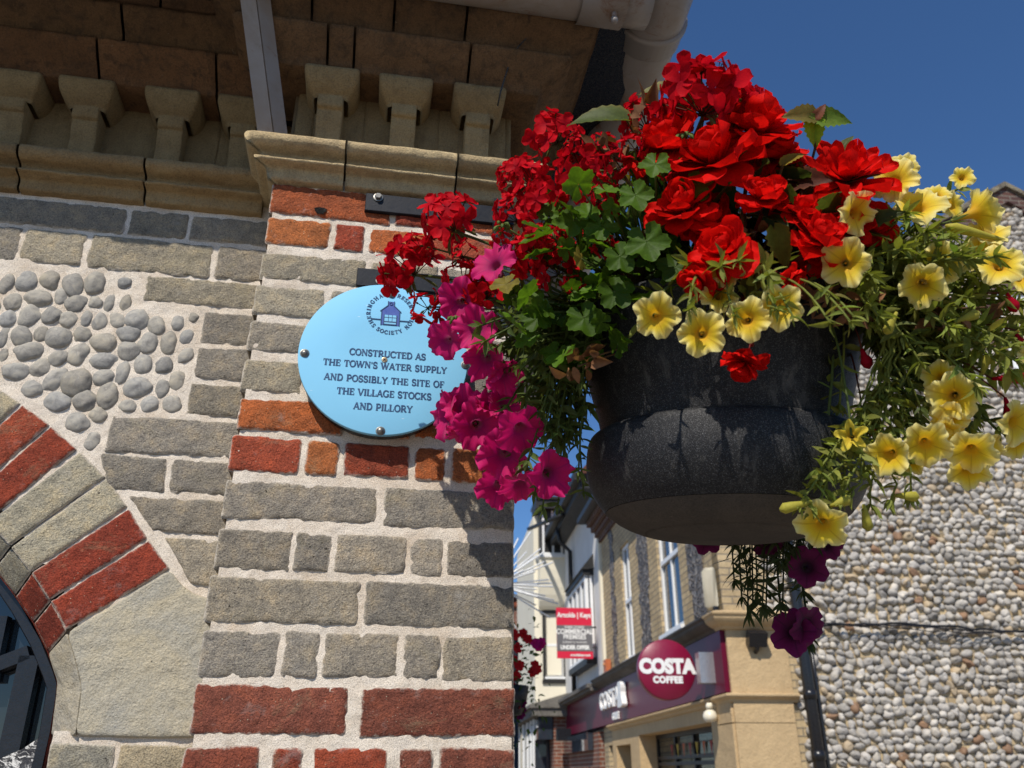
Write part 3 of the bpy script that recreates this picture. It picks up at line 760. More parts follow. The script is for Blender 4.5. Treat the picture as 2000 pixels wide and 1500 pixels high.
# ---- moulded string course
def smooth_prof(pts, n=4):
    p = np.array(pts, float)
    for _ in range(n - 2):
        q = [p[0]]
        for i in range(len(p) - 1):
            q += [0.75 * p[i] + 0.25 * p[i + 1], 0.25 * p[i] + 0.75 * p[i + 1]]
        p = np.array(q + [p[-1]])
    return p
LEDGE = smooth_prof([(-0.03, 2.674), (0.034, 2.674), (0.049, 2.6735), (0.0575, 2.6695), (0.0595, 2.661), (0.0565, 2.652), (0.048, 2.6465), (0.036, 2.6445), (0.0290, 2.641), (0.0275, 2.6325), (0.0285, 2.6305), (0.0390, 2.630), (0.0390, 2.6240), (0.030, 2.6220), (0.0185, 2.6205), (0.0165, 2.612), (0.0150, 2.600), (0.008, 2.597), (-0.03, 2.595)], 4)
def course(mb, prof, wbase, u0, u1, tint, seed, nu=None, endl=False, endr=False, amp=0.0022, mat=0, slope=0.0):
    """one moulded block, profile (out, up) swept from u0 to u1"""
    nu = nu or max(6, int((u1 - u0) / 0.008))
    uu = np.linspace(u0, u1, nu)
    uu = np.concatenate([[u0, u0 + 0.0015], uu[1:-1], [u1 - 0.0015, u1]]); nu = len(uu)
    k_ = len(prof)
    V = np.zeros((nu, k_, 3))
    for i, u in enumerate(uu):
        e = min(u - u0, u1 - u); sh = 0.0018 * (1 - min(1, e / 0.0015))
        V[i, :, 0] = u; V[i, :, 1] = wbase + prof[:, 0] - sh; V[i, :, 2] = prof[:, 1]
    P = V.reshape(-1, 3)
    nz = (fbm(np.stack([P[:, 0] * 60, P[:, 1] * 90, P[:, 2] * 90 + seed * 3], -1), 4, 41) - 0.5) * 2 * amp
    nz2 = (fbm(np.stack([P[:, 0] * 60, P[:, 1] * 90 + 9, P[:, 2] * 90 + seed * 3], -1), 4, 47) - 0.5) * 2 * amp
    P[:, 1] += nz; P[:, 2] += nz2
    j = 0.88 + 0.24 * hash3(seed, 5, 2, 8)
    F = [grid_faces(nu, k_)]
    F.append(np.array([list(range(k_))])); F.append(np.array([list(range((nu - 1) * k_, nu * k_))[::-1]]))
    mb.add(W(P[:, 0], P[:, 1], P[:, 2]), F, (*(np.asarray(tint) * j), 0), mat)
def corner_sweep(mb, prof, ul, ur, wb, left_back, right_back, tint, seed, amp=0.002, mat=0, joints=(), gap=0.004, n=30):
    """profile carried along the face and mitred round to the sides at ul / ur"""
    segs = sorted(joints)
    # straight blocks
    edges = [None] + list(segs) + [None]
    k_ = len(prof)
    for b in range(len(edges) - 1):
        l, r = edges[b], edges[b + 1]
        rows = []
        if l is None:
            if left_back is not None:
                for t in np.linspace(0, 1, 12): rows.append(np.stack([ul - prof[:, 0], left_back + (prof[:, 0] - left_back + wb) * t, prof[:, 1]], -1))
                lu = ul - prof[:, 0]
            else: lu = np.full(k_, ul)
        else: lu = np.full(k_, l + gap / 2)
        ru = np.full(k_, r - gap / 2) if r is not None else (ur + prof[:, 0] if right_back is not None else np.full(k_, ur))
        m_ = max(8, int((ru.mean() - lu.mean()) / 0.009))
        for t in np.linspace(0, 1, m_): rows.append(np.stack([lu + (ru - lu) * t, wb + prof[:, 0], prof[:, 1]], -1))
        if r is None and right_back is not None:
            for t in np.linspace(0, 1, 20)[1:]: rows.append(np.stack([ur + prof[:, 0], (prof[:, 0] + wb) + (right_back - prof[:, 0] - wb) * t, prof[:, 1]], -1))
        V = np.array(rows); nr = len(rows); P = V.reshape(-1, 3)
        nz = (fbm(np.stack([P[:, 0] * 60, P[:, 1] * 60, P[:, 2] * 90 + seed], -1), 4, 41) - 0.5) * 2 * amp
        nz2 = (fbm(np.stack([P[:, 0] * 60, P[:, 1] * 60 + 9, P[:, 2] * 90 + seed], -1), 4, 47) - 0.5) * 2 * amp
        P[:, 1] += nz; P[:, 2] += nz2
        if l is None and left_back is not None:
            # wear the exposed nose round
            e = np.clip((P[:, 0].min() + 0.012 - P[:, 0]) / 0.012, 0, 1); P[:, 1] -= e * e * 0.006 * (P[:, 1] > wb)
        F = [grid_faces(nr, k_), np.array([list(range(k_))]), np.array([list(range((nr - 1) * k_, nr * k_))[::-1]])]
        j = 0.88 + 0.24 * hash3(seed + b, 5, 2, 8)
        mb.add(W(P[:, 0], P[:, 1], P[:, 2]), F, (*(np.asarray(tint) * j), 0), mat)
mb = MB()
zl = 2.665
corner_sweep(mb, LEDGE, PIER_L + 0.004, 0.0, 0.0, REC, -0.6, (1.08, 1.02, 0.92), 3, joints=[u_at(677, zl, 0.05), u_at(894, zl, 0.05)])
# dark joints behind the gaps
V, F = box_vf((PIER_L + 0.01, -0.05, 2.627), (-0.002, 0.020, 2.668)); mb.add(W(V[:, 0], V[:, 1], V[:, 2]), F, (0.16, 0.15, 0.14, 0), 0, smooth=False)
mb.build("string_course", M['terra'], bld)
mb = MB()
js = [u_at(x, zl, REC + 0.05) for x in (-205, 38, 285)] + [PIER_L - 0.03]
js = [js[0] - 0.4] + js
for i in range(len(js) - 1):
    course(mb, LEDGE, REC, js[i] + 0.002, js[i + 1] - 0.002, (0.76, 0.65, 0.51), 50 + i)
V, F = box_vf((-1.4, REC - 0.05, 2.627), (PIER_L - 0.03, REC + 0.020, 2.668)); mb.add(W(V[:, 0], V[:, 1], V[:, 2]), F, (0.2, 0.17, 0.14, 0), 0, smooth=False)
mb.build("recessed_string_course", M['terra'], bld)

# ---- frieze tiles behind the brackets
FZ0, FZ1 = 2.66, 2.862
mb = MB()
def tile_run(us, w, z0, z1, tint):
    global sd
    for a, b in zip(us[:-1], us[1:]):
        sd += 1
        brick(mb, [(a + 0.001, z0), (b - 0.001, z0), (b - 0.001, z1), (a + 0.001, z1)], w, np.asarray(tint) * (0.9 + 0.2 * hash3(sd, 1, 1, 1)), 0, 0.002, 0.03, sd, 0.0006, 0.002, 0.012, 0.5, 0.6)
FT = (0.62, 0.55, 0.44)
tile_run([PIER_L + 0.02, -0.40, -0.30, -0.15, -0.01, 0.0], -0.030, FZ0, FZ1, FT)
uL = [-1.42, -1.28, -1.13, -0.985, -0.845, -0.70, -0.60, PIER_L + 0.03]
tile_run(uL, REC - 0.030, FZ0, FZ1, FT)
V, F = box_vf((PIER_L + 0.012, REC - 0.1, FZ0), (-0.002, -0.038, FZ1 + 0.05)); mb.add(W(V[:, 0], V[:, 1], V[:, 2]), F, (0.5, 0.45, 0.4, 0), 0, smooth=False)
V, F = box_vf((-1.8, REC - 0.12, FZ0), (PIER_L + 0.012, REC - 0.036, FZ1 + 0.05)); mb.add(W(V[:, 0], V[:, 1], V[:, 2]), F, (0.5, 0.45, 0.4, 0), 0, smooth=False)
mb.build("frieze", M['terra'], bld)

# ---- brackets
def bracket(u, w, tint, first=None):
    base = W(u, w, 2.66)
    mb = MB()
    hw = 0.0245
    prof = smooth_prof([(0.012, 2.655), (0.012, 2.70), (0.013, 2.735), (0.020, 2.752), (0.026, 2.772), (0.027, 2.779), (0.036, 2.780), (0.036, 2.810)], 3)
    k_ = len(prof)
    us = [-hw, -hw + 0.002, -hw * 0.4, hw * 0.4, hw - 0.002, hw]
    V = np.zeros((len(us) + 2, k_, 3))
    for i, q in enumerate([-hw] + us + [hw]):
        V[i, :, 0] = u + q; V[i, :, 1] = w + prof[:, 0] - (0.0015 if abs(q) == hw else 0); V[i, :, 2] = prof[:, 1]
    V[0, :, 1] = w - 0.03; V[-1, :, 1] = w - 0.03
    P = V.reshape(-1, 3)
    P[:, 1] += (fbm(P * 70 + u * 31, 3, 4) - 0.5) * 0.003
    mb.add(W(P[:, 0], P[:, 1], P[:, 2]), [grid_faces(len(us) + 2, k_)], (*tint, 0), 0)
    # capital: flared block with a rounded foot
    secs = []
    for t in np.linspace(0, 1, 9):
        z = 2.802 + 0.048 * t
        hwc = 0.033 + 0.020 * (1 - (1 - t) ** 2.6)
        wf_ = 0.030 + 0.038 * (1 - (1 - t) ** 2.2)
        secs.append((z, hwc, wf_))
    rows = []
    for z, h_, f_ in secs:
        c = [(-h_, -0.03), (-h_, f_ - 0.006), (-h_ + 0.002, f_ - 0.002), (-h_ + 0.006, f_), (0, f_), (h_ - 0.006, f_), (h_ - 0.002, f_ - 0.002), (h_, f_ - 0.006), (h_, -0.03)]
        rows.append([(u + a, w + b, z) for a, b in c])
    P = np.array(rows, float).reshape(-1, 3)
    P[:, 1] += (fbm(P * 60 + u * 17, 3, 8) - 0.5) * 0.004; P[:, 2] += (fbm(P * 60 + 7 + u * 17, 3, 8) - 0.5) * 0.004
    nr = len(rows)
    mb.add(W(P[:, 0], P[:, 1], P[:, 2]), [grid_faces(nr, 9), np.array([list(range(9))]), np.array([list(range((nr - 1) * 9, nr * 9))])], (np.asarray(tint)[0] * .9, tint[1] * .9, tint[2] * .9, 0), 0)
    return mb.build("bracket", M['terra'], bld)
for u in (-0.3665, -0.2225, -0.0745): bracket(u, -0.012, (0.82, 0.74, 0.60))
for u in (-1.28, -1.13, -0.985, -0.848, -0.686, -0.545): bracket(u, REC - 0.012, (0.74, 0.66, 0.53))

# ---- oversailing courses under the eaves
def cove(w0, z0, w1, z1, lip=0.008):
    return smooth_prof([(-0.05, z0), (w0 - 0.004, z0), (w0, z0 + 0.003), (w0 + 0.004, z0 + 0.012), ((w0 + w1) / 2, (z0 + z1) / 2 - 0.002), (w1 - 0.003, z1 - lip - 0.004), (w1, z1 - lip), (w1, z1), (-0.05, z1)], 3)
mb = MB()
CA = cove(0.048, 2.850, 0.105, 2.912); CB = cove(0.100, 2.915, 0.150, 2.965); CC_ = cove(0.15, 2.968, 0.20, 3.02)
jA = [u_at(x, 2.88, 0.08) for x in (640, 692, 917)]; jB = [u_at(x, 2.94, 0.12) for x in (610, 770, 910)]
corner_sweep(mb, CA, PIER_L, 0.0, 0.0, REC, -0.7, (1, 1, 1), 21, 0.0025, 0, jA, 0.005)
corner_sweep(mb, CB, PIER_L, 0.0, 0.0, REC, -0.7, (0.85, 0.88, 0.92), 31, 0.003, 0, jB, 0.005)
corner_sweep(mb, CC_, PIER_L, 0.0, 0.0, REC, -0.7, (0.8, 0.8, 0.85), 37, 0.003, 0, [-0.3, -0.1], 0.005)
for c0, c1 in (((PIER_L, REC, 2.86), (-0.0, 0.045, 3.0)), ((PIER_L, REC, 2.92), (0.05, 0.097, 3.0))):
    V, F = box_vf(c0, c1); mb.add(W(V[:, 0], V[:, 1], V[:, 2]), F, (0.25, 0.25, 0.25, 0), 0, smooth=False)
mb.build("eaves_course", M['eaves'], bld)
mb = MB()
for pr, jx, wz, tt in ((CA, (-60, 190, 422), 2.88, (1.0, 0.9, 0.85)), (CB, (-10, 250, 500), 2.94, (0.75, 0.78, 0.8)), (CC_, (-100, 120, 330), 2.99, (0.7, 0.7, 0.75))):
    us = [-1.9] + [u_at(x, wz, REC + 0.08) for x in jx] + [PIER_L - 0.02]
    for a, b in zip(us[:-1], us[1:]):
        course(mb, pr, REC, a + 0.0025, b - 0.0025, tt, int(abs(a) * 100), amp=0.003)
V, F = box_vf((-1.9, REC - 0.1, 2.86), (PIER_L, REC + 0.04, 3.0)); mb.add(W(V[:, 0], V[:, 1], V[:, 2]), F, (0.25, 0.25, 0.25, 0), 0, smooth=False)
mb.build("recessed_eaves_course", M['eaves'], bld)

# ---- roof over it, gutter, downpipe, steel stay
k = NT("slate"); o_ = k.obj()
SLATE = k.done(k.mix(k.noise(30, o_), (0.06, 0.06, 0.07), (0.12, 0.11, 0.11)), 0.7)
mb = MB()
q = np.array([(-1.9, 0.16, 3.045), (0.25, 0.16, 3.045), (0.25, -1.8, 4.3), (-1.9, -1.8, 4.3)])
mb.add(W(q[:, 0], q[:, 1], q[:, 2]), [[0, 1, 2, 3]], (1, 1, 1, 0)); mb.add(W(q[:, 0], q[:, 1], q[:, 2] + 0.03), [[0, 1, 2, 3]], (1, 1, 1, 0))
mb.build("roof", SLATE, bld)
mb = MB(); V, F = box_vf((-1.9, -1.8, 2.985), (0.262, 0.14, 3.03)); mb.add(W(V[:, 0], V[:, 1], V[:, 2]), F, (1, 1, 1, 0), 0, smooth=False)
mb.build("soffit_shadow_board", M['black_iron'], bld)  # board coloured black to stand for the shadow gap beside the downpipe
mb = MB()
GW, GZ, GR = 0.190, 2.992, 0.054
th = np.linspace(math.pi, 2 * math.pi, 14)
prof = np.stack([GW + GR * np.cos(th), GZ + GR * np.sin(th)], -1)
prof = np.concatenate([prof, np.stack([GW + (GR - 0.004) * np.cos(th[::-1]), GZ + (GR - 0.004) * np.sin(th[::-1])], -1)])
uu = np.linspace(-1.9, 0.24, 60)
V = np.array([[(u, a, b) for a, b in prof] for u in uu]).reshape(-1, 3)
nf_ = len(prof)
mb.add(W(V[:, 0], V[:, 1], V[:, 2]), [grid_faces(60, nf_, wrap=True), np.array([list(range(14))]), np.array([list(range(59 * nf_, 59 * nf_ + 14))])], (1, 1, 1, 0))
# jointing collars
for u in (0.10, -0.95):
    pr = np.stack([GW + (GR + 0.006) * np.cos(th), GZ + (GR + 0.006) * np.sin(th)], -1)
    V = np.array([[(q, a, b) for a, b in pr] for q in (u, u, u + 0.09, u + 0.09)]); V[0, :, 1:] = V[0, :, 1:] * 0.998 + np.array([GW, GZ]) * 0.002; V = V.reshape(-1, 3)
    mb.add(W(V[:, 0], V[:, 1], V[:, 2]), [grid_faces(4, 14)], (1, 1, 1, 0))
gut = mb.build("gutter", M['whitepipe'], bld)
for u in (0.165, -0.518):
    mb = MB()
    b0 = W(u, GW + 0.01, GZ - GR + 0.004)
    V, F = tube_vf([b0, b0 - ZV * 0.022], [0.0055, 0.0055], 10); mb.add(V, F, (1, 1, 1, 0))
    V, F = tube_vf([b0 - ZV * 0.022, b0 - ZV * 0.028, b0 - ZV * 0.034], [0.0068, 0.0072, 0.0045], 10); mb.add(V, F, (1, 1, 1, 0))
    mb.build("gutter_bolt", M['whitepipe'], gut)
mb = MB()
p0 = W(0.268, 0.205, 3.02); p1 = atz(1222, 210, 1.98); p2 = W(0.075, -0.80, 2.36)
V, F = tube_vf([p0 + ZV * 0.05 + (p0 - p1) * 0.08, p0, p0 * 0.9 + p1 * 0.1, p0 * 0.5 + p1 * 0.5, p1, p2 * 0.93 + p1 * 0.07, p2 - ZV * 0.05, W(0.075, -0.82, 0.2)], [0.068, 0.068, 0.066, 0.064, 0.064, 0.064, 0.064, 0.064], 32); mb.add(V, F, (1, 1, 1, 0))
pipe = mb.build("downpipe", M['whitepipe'], bld)
mb = MB()
dd = (p1 - p0) / np.linalg.norm(p1 - p0)
c0 = p0 + dd * 0.075
V, F = tube_vf([c0, c0 + dd * 0.001, c0 + dd * 0.010, c0 + dd * 0.011, c0 + dd * 0.055, c0 + dd * 0.056], [0.067, 0.073, 0.073, 0.070, 0.069, 0.064], 32); mb.add(V, F, (1, 1, 1, 0))
V, F = bar_vf(c0 + dd * 0.03 - NV * 0 + np.array([0.0, -0.072, -0.006]), c0 + dd * 0.055 + np.array([0.0, -0.067, -0.008]), 0.006, 0.006); mb.add(V, F, (0.4, 0.25, 0.1, 0))
mb.build("pipe_collar", M['whitepipe'], pipe)
mb = MB()
s0 = W(-0.472, 0.012, 2.668); s1 = W(-0.537, 0.168, 2.965)
V, F = bar_vf(s0, s1, 0.028, 0.003, UV_); mb.add(V, F, (1, 1, 1, 0), smooth=False)
sdv = UV_ * 0.72 - NV * 0.69
V, F = bar_vf(s0 + UV_ * 0.016 + sdv * 0.017, s1 + UV_ * 0.016 + sdv * 0.017, 0.030, 0.003, sdv); mb.add(V, F, (1, 1, 1, 0), smooth=False)
mb.build("steel_stay", M['whitepipe'], bld)
# a stray wire hanging from the eaves
mb = MB()
pts = [W(*(lambda r, w: (r[0], w, r[1]))(uz(x, y, w), w)) for x, y, w in ((1090, 8, 0.15), (1050, 50, 0.13), (1012, 92, 0.10), (993, 130, 0.08), (978, 178, 0.06), (972, 207, 0.05))]
V, F = tube_vf(pts, 0.0016, 6); mb.add(V, F, (1, 1, 1, 0))
mb.build("loose_wire", M['black_iron'], bld)

# ------------------------------------------------------------------ lettering
def arc(cx, cy, rx, ry, a0, a1, n=10):
    t = np.radians(np.linspace(a0, a1, n)); return list(zip(cx + rx * np.cos(t), cy + ry * np.sin(t)))
TK, TN = 0.215, 0.125
def sf(x, y, h=0.15): return ([(x - h, y), (x + h, y)], 0.085)
def stem(x, both=True): return [([(x, 0), (x, 1)], TK), sf(x, 0.04), sf(x, 0.96)]
GL = {
 'A': (0.84, [([(.09, 0), (.40, 1)], TN), ([(.42, 1), (.74, 0)], TK), ([(.2, .33), (.62, .33)], TN), sf(.1, .04, .12), sf(.74, .04, .15)]),
 'B': (0.76, stem(.18) + [([(.18, .96), (.40, .96)] + arc(.40, .745, .20, .215, 90, -90) + [(.18, .53)], TN + .03), ([(.18, .52), (.44, .52)] + arc(.44, .28, .22, .24, 90, -90) + [(.18, .04)], TN + .04)]),
 'C': (0.82, [(arc(.44, .5, .36, .47, 50, 310, 20), TN + .05), ([(.10, .35), (.10, .65)], TK), ([(.74, .98), (.74, .68)], .08), ([(.74, .02), (.74, .32)], .07)]),
 'D': (0.86, stem(.18) + [([(.18, .96), (.40, .96)] + arc(.40, .5, .34, .46, 90, -90, 14) + [(.18, .04)], TN + .05)]),
 'E': (0.72, stem(.18) + [([(.18, .96), (.62, .96)], .09), ([(.62, .99), (.62, .72)], .08), ([(.18, .52), (.5, .52)], .09), ([(.18, .04), (.64, .04)], .09), ([(.64, .0), (.64, .3)], .08), ([(.5, .4), (.5, .64)], .07)]),
 'F': (0.68, stem(.18) + [([(.18, .96), (.62, .96)], .09), ([(.62, .99), (.62, .70)], .08), ([(.18, .50), (.48, .50)], .09), ([(.48, .38), (.48, .62)], .07)]),
 'G': (0.88, [(arc(.44, .5, .36, .47, 50, 330, 20), TN + .05), ([(.10, .35), (.10, .65)], TK), ([(.74, .98), (.74, .70)], .08), ([(.72, .06), (.72, .42)], TK * .9), sf(.70, .42, .16)]),
 'H': (0.92, stem(.18) + stem(.74) + [([(.18, .5), (.74, .5)], TN)]),
 'I': (0.38, stem(.19)),
 'K': (0.88, stem(.18) + [([(.24, .42), (.68, .96)], TN), ([(.38, .56), (.74, .03)], TK), sf(.70, .96, .13), sf(.74, .04, .14)]),
 'L': (0.70, stem(.18) + [([(.18, .04), (.62, .04)], .09), ([(.62, .0), (.62, .34)], .08)]),
 'M': (1.04, [([(.17, 0), (.17, 1)], TN), ([(.17, 1), (.51, .12)], TK), ([(.51, .12), (.85, 1)], TN), ([(.86, 0), (.86, 1)], TK), sf(.17, .04, .12), sf(.86, .04), sf(.12, .96, .12), sf(.9, .96, .12)]),
 'N': (0.90, [([(.17, 0), (.17, 1)], TN), ([(.17, 1), (.73, .03)], TK), ([(.73, 0), (.73, 1)], TN), sf(.17, .04, .12), sf(.12, .96, .12), sf(.73, .96, .12)]),
 'O': (0.88, [(arc(.44, .5, .36, .47, 0, 360, 26), TN + .04), ([(.10, .36), (.10, .64)], TK), ([(.78, .36), (.78, .64)], TK)]),
 'P': (0.74, stem(.18) + [([(.18, .96), (.42, .96)] + arc(.42, .69, .22, .27, 90, -90) + [(.18, .42)], TN + .04)]),
 'R': (0.84, stem(.18) + [([(.18, .96), (.42, .96)] + arc(.42, .71, .21, .25, 90, -90) + [(.18, .46)], TN + .04), ([(.40, .46), (.72, .03)], TK), sf(.75, .04, .10)]),
 'S': (0.68, [(arc(.34, .735, .23, .235, 30, 270, 14) + arc(.34, .265, .24, .235, 90, -150, 14), TN + .06), ([(.58, .98), (.58, .70)], .07), ([(.09, .02), (.09, .32)], .07)]),
 'T': (0.80, [([(.4, 0), (.4, 1)], TK), sf(.4, .04), ([(.07, .96), (.73, .96)], .09), ([(.07, .99), (.07, .70)], .08), ([(.73, .99), (.73, .70)], .08)]),
 'U': (0.88, [([(.18, 1), (.18, .34)] + arc(.45, .34, .27, .30, 180, 360, 12), TN + .04), ([(.18, 1), (.18, .3)], TK), ([(.72, .34), (.72, 1)], TN), sf(.18, .96), sf(.72, .96, .12)]),
 'V': (0.84, [([(.09, 1), (.42, 0)], TK), ([(.43, 0), (.74, 1)], TN), sf(.1, .96), sf(.74, .96, .12)]),
 'W': (1.18, [([(.09, 1), (.36, 0)], TK), ([(.37, 0), (.6, .95)], TN), ([(.58, 1), (.82, 0)], TK), ([(.83, 0), (1.08, 1)], TN), sf(.1, .96), sf(1.08, .96, .11), sf(.58, .96, .13)]),
 'Y': (0.82, [([(.09, 1), (.41, .45)], TK), ([(.41, .45), (.72, 1)], TN), ([(.41, 0), (.41, .48)], TK), sf(.1, .96, .13), sf(.72, .96, .12), sf(.41, .04)]),
 "'": (0.26, [([(.13, .98), (.11, .68)], .13)]),
 '.': (0.26, [([(.13, .42), (.13, .56)], .14)]),
 ' ': (0.42, []),
}
def stroke_text(mb, s, size, place, track=0.1, th=0.0006, tint=(1, 1, 1, 0), mat=0):
    """place(x, y) -> (point, right, up, normal) for text coordinates in metres; strokes stack in hair-thin steps"""
    x = 0; step = 0
    for ch in s:
        wd, st = GL[ch]
        for pts, t in st:
            pts = np.array(pts, float)
            for a, b in zip(pts[:-1], pts[1:]):
                d = b - a; L = np.linalg.norm(d)
                if L < 1e-6: continue
                d = d / L; nn = np.array([-d[1], d[0]]); ext = t * 0.12 if len(pts) > 2 else 0
                c = [a - d * ext - nn * t / 2, b + d * ext - nn * t / 2, b + d * ext + nn * t / 2, a - d * ext + nn * t / 2]
                step = (step + 1) % 9
                h = th * (0.6 + 0.05 * step)
                V = []
                for lev in (0, h):
                    for p in c:
                        o, r, u, n = place(0, 0) if False else place((x + p[0]) * size, p[1] * size)
                        V.append(o + n * lev)
                mb.add(V, [[4, 5, 6, 7], [0, 1, 5, 4], [1, 2, 6, 5], [2, 3, 7, 6], [3, 0, 4, 7]], tint, mat, smooth=False)
        x += wd + track
    return x * size
def text_len(s, size, track=0.1): return sum(GL[c][0] + track for c in s) * size - track * size
def flat_text(mb, s, size, center, R, U, N, th=0.0006, track=0.1, tint=(1, 1, 1, 0), mat=0):
    L = text_len(s, size, track)
    stroke_text(mb, s, size, lambda x, y: (center + R * (x - L / 2) + U * (y - size / 2), R, U, N), track, th, tint, mat)
def font_text(mb, s, size, center, R, U, N, th=0.01, fat=0.0, xs=1.0, tint=(1, 1, 1, 0), mat=0, spacing=1.0):
    """sans lettering from the built-in face, as a mesh"""
    cu = bpy.data.curves.new("lettering", 'FONT'); cu.body = s; cu.size = size; cu.align_x = 'CENTER'; cu.align_y = 'CENTER'
    cu.extrude = th / 2; cu.offset = fat; cu.resolution_u = 4; cu.space_character = spacing
    ob = bpy.data.objects.new("lettering", cu); COL.objects.link(ob)
    dg = bpy.context.evaluated_depsgraph_get(); dg.update()
    me = bpy.data.meshes.new_from_object(ob.evaluated_get(dg))
    V = np.array([v.co for v in me.vertices]); F = [list(p.vertices) for p in me.polygons]
    bpy.data.objects.remove(ob); bpy.data.curves.remove(cu); bpy.data.meshes.remove(me)
    mb.add(np.asarray(center) + V[:, :1] * xs * R + V[:, 1:2] * U + (V[:, 2:] + th / 2) * N, F, tint, mat, smooth=False)

# ------------------------------------------------------------------ blue plaque
PC = (-0.2262, 2.2365); PW = 0.034
pq = thing("wall_plaque", W(PC[0], 0.004, PC[1]), "round sky-blue wall plaque with navy lettering screwed to the brick pier", "plaque")
def disc(mb, c, R, U, N, r, w0, w1, tint=(1, 1, 1, 0), mat=0, n=96, bev=0.001, xs=1.0):
    pr = [(0.001, w1), (r * 0.5, w1), (r - bev, w1), (r - bev * 0.3, w1 - bev * 0.3), (r, w1 - bev), (r, w0), (0.001, w0)]
    V, F = lathe_vf(pr, n)
    mb.add(np.asarray(c) + V[:, :1] * xs * R + V[:, 1:2] * U + V[:, 2:] * N, F, tint, mat)
k = NT("sky_blue_enamel"); o_ = k.obj()
cb = k.mix(k.rng(k.noise(6, o_, 4), 0.3, 0.7), (0.235, 0.56, 0.79), (0.255, 0.585, 0.80))
scr = k.n("ShaderNodeTexVoronoi", {"Vector": k.n("ShaderNodeMapping", {"Vector": o_, "Scale": (16, 16, 70), "Rotation": (0.3, 0.7, 0.2)}).outputs[0], "Scale": 1.0}).outputs["Distance"]
cb = k.mix(k.math('MULTIPLY', k.rng(scr, 0.05, 0.03), 0.5), cb, (0.75, 0.85, 0.9))
M['enamel'] = k.done(cb, 0.5, k.bump(k.noise(30, o_, 2), 0.03, 0.001), spec=0.06)
M['navy'] = mat_plain("navy_print", (0.030, 0.075, 0.17), 0.4, 0, 0.4, 0.1)
M['indigo'] = mat_plain("indigo_print", (0.060, 0.105, 0.36), 0.4, 0, 0.4, 0.15, 60)
mb = MB(); disc(mb, W(PC[0], 0, PC[1]), UV_, ZV, NV, 0.1415, 0.026, PW)
mb.build("face", M['enamel'], pq)
mb = MB(); disc(mb, W(PC[0], 0, PC[1]), UV_, ZV, NV, 0.1385, 0.005, 0.0255, bev=0.003)
mb.build("backing", M['black_iron'], pq)
E_ = PW + 0.0002
def PP(u, z): return W(u, E_, z)
mb = MB()
lines = [("CONSTRUCTED AS", 757, 691), ("THE TOWN'S WATER SUPPLY", 751, 714), ("AND POSSIBLY THE SITE OF", 751, 742), ("THE VILLAGE STOCKS", 750, 768), ("AND PILLORY", 748, 795)]
spans = [(682, 832), (630, 873), (632, 868), (657, 843), (690, 806)]
for (s, x, y), (xa, xb) in zip(lines, spans):
    u0, z0 = uz(xa, y, PW); u1, z1 = uz(xb, y, PW)
    u0 = uz(xa, y, PW)[0]; want = u1 - u0
    size = 0.0118; track = (want / size - sum(GL[c][0] for c in s)) / (len(s) - 1)
    zc = uz((xa + xb) / 2, y + 1, PW)[1]
    flat_text(mb, s, size, PP((u0 + u1) / 2, zc), UV_, ZV, NV, 0.0007, track)
mb.build("lettering", M['navy'], pq)
# emblem: ring of words round a little pump house
mb = MB()
ec = uz(763, 612, PW)
R_ = 0.0345
def ring_text(mb, s, size, a0, a1, rr, inward=False):
    n = sum(GL[c][0] for c in s); tr = (abs(math.radians(a1 - a0)) * rr / size - n) / (len(s) - 1)
    L = text_len(s, size, tr)
    def place(x, y):
        t = math.radians(a0) + (math.radians(a1) - math.radians(a0)) * x / L
        r = rr + (size - y if inward else y) - (0 if not inward else 0)
        return PP(ec[0] + r * math.cos(t), ec[1] + r * math.sin(t)), UV_, ZV, NV
    stroke_text(mb, s, size, place, tr, 0.0007)
ring_text(mb, "SHERINGHAM", 0.0070, 228, 100, R_)
ring_text(mb, "PRESERVATION", 0.0070, 86, -46, R_)
ring_text(mb, "SOCIETY", 0.0070, 236, 304, R_, True)
mb.build("emblem_lettering", M['navy'], pq)
mb = MB()
def epoly(pts, h, mat=0):
    P = [PP(ec[0] + a, ec[1] + b) for a, b in pts]; n = len(P)
    V = P + [p + NV * h for p in P]
    mb.add(V, [list(range(n, 2 * n))] + [[i, (i + 1) % n, n + (i + 1) % n, n + i] for i in range(n)], (1, 1, 1, 0), mat, smooth=False)
epoly([(-.0155, -.024), (-.0155, .003), (-.0175, .003), (-.0050, .015), (-.0050, .023), (.0050, .023), (.0050, .015), (.0175, .003), (.0155, .003), (.0155, -.024)], 0.0004, 0)
epoly([(-.0105, -.0225), (-.0105, -.004), (.0105, -.004), (.0105, -.0225)], 0.0007, 2)
for a, b, c, d in [(-.0036, -.018, -.0028, -.004), (.0028, -.018, .0036, -.004), (-.0105, -.0095, .0105, -.0085), (-.0105, -.0185, .0105, -.0165), (-.0115, -.0225, -.0100, -.004), (.0100, -.0225, .0115, -.004), (-.0115, -.0235, .0115, -.0218),
                   (-.033, -.0145, -.016, -.013), (.016, -.0145, .033, -.013)]:
    epoly([(a, b), (c, b), (c, d), (a, d)], 0.0010, 1)
for p0, p1 in [((-.0178, .0028), (-.0052, .0150)), ((.0178, .0028), (.0052, .0150)), ((-.0053, .0148), (-.0053, .0235)), ((.0053, .0148), (.0053, .0235)), ((-.0155, -.024), (-.0155, .0028)), ((.0155, -.024), (.0155, .0028))]:
    d = np.array(p1) - p0; nn = np.array([-d[1], d[0]]) / np.linalg.norm(d) * 0.0007
    epoly([tuple(np.array(p0) - nn), tuple(np.array(p1) - nn), tuple(np.array(p1) + nn), tuple(np.array(p0) + nn)], 0.0012, 1)
ringp = arc(0, .0185, .0026, .0026, 0, 360, 17)
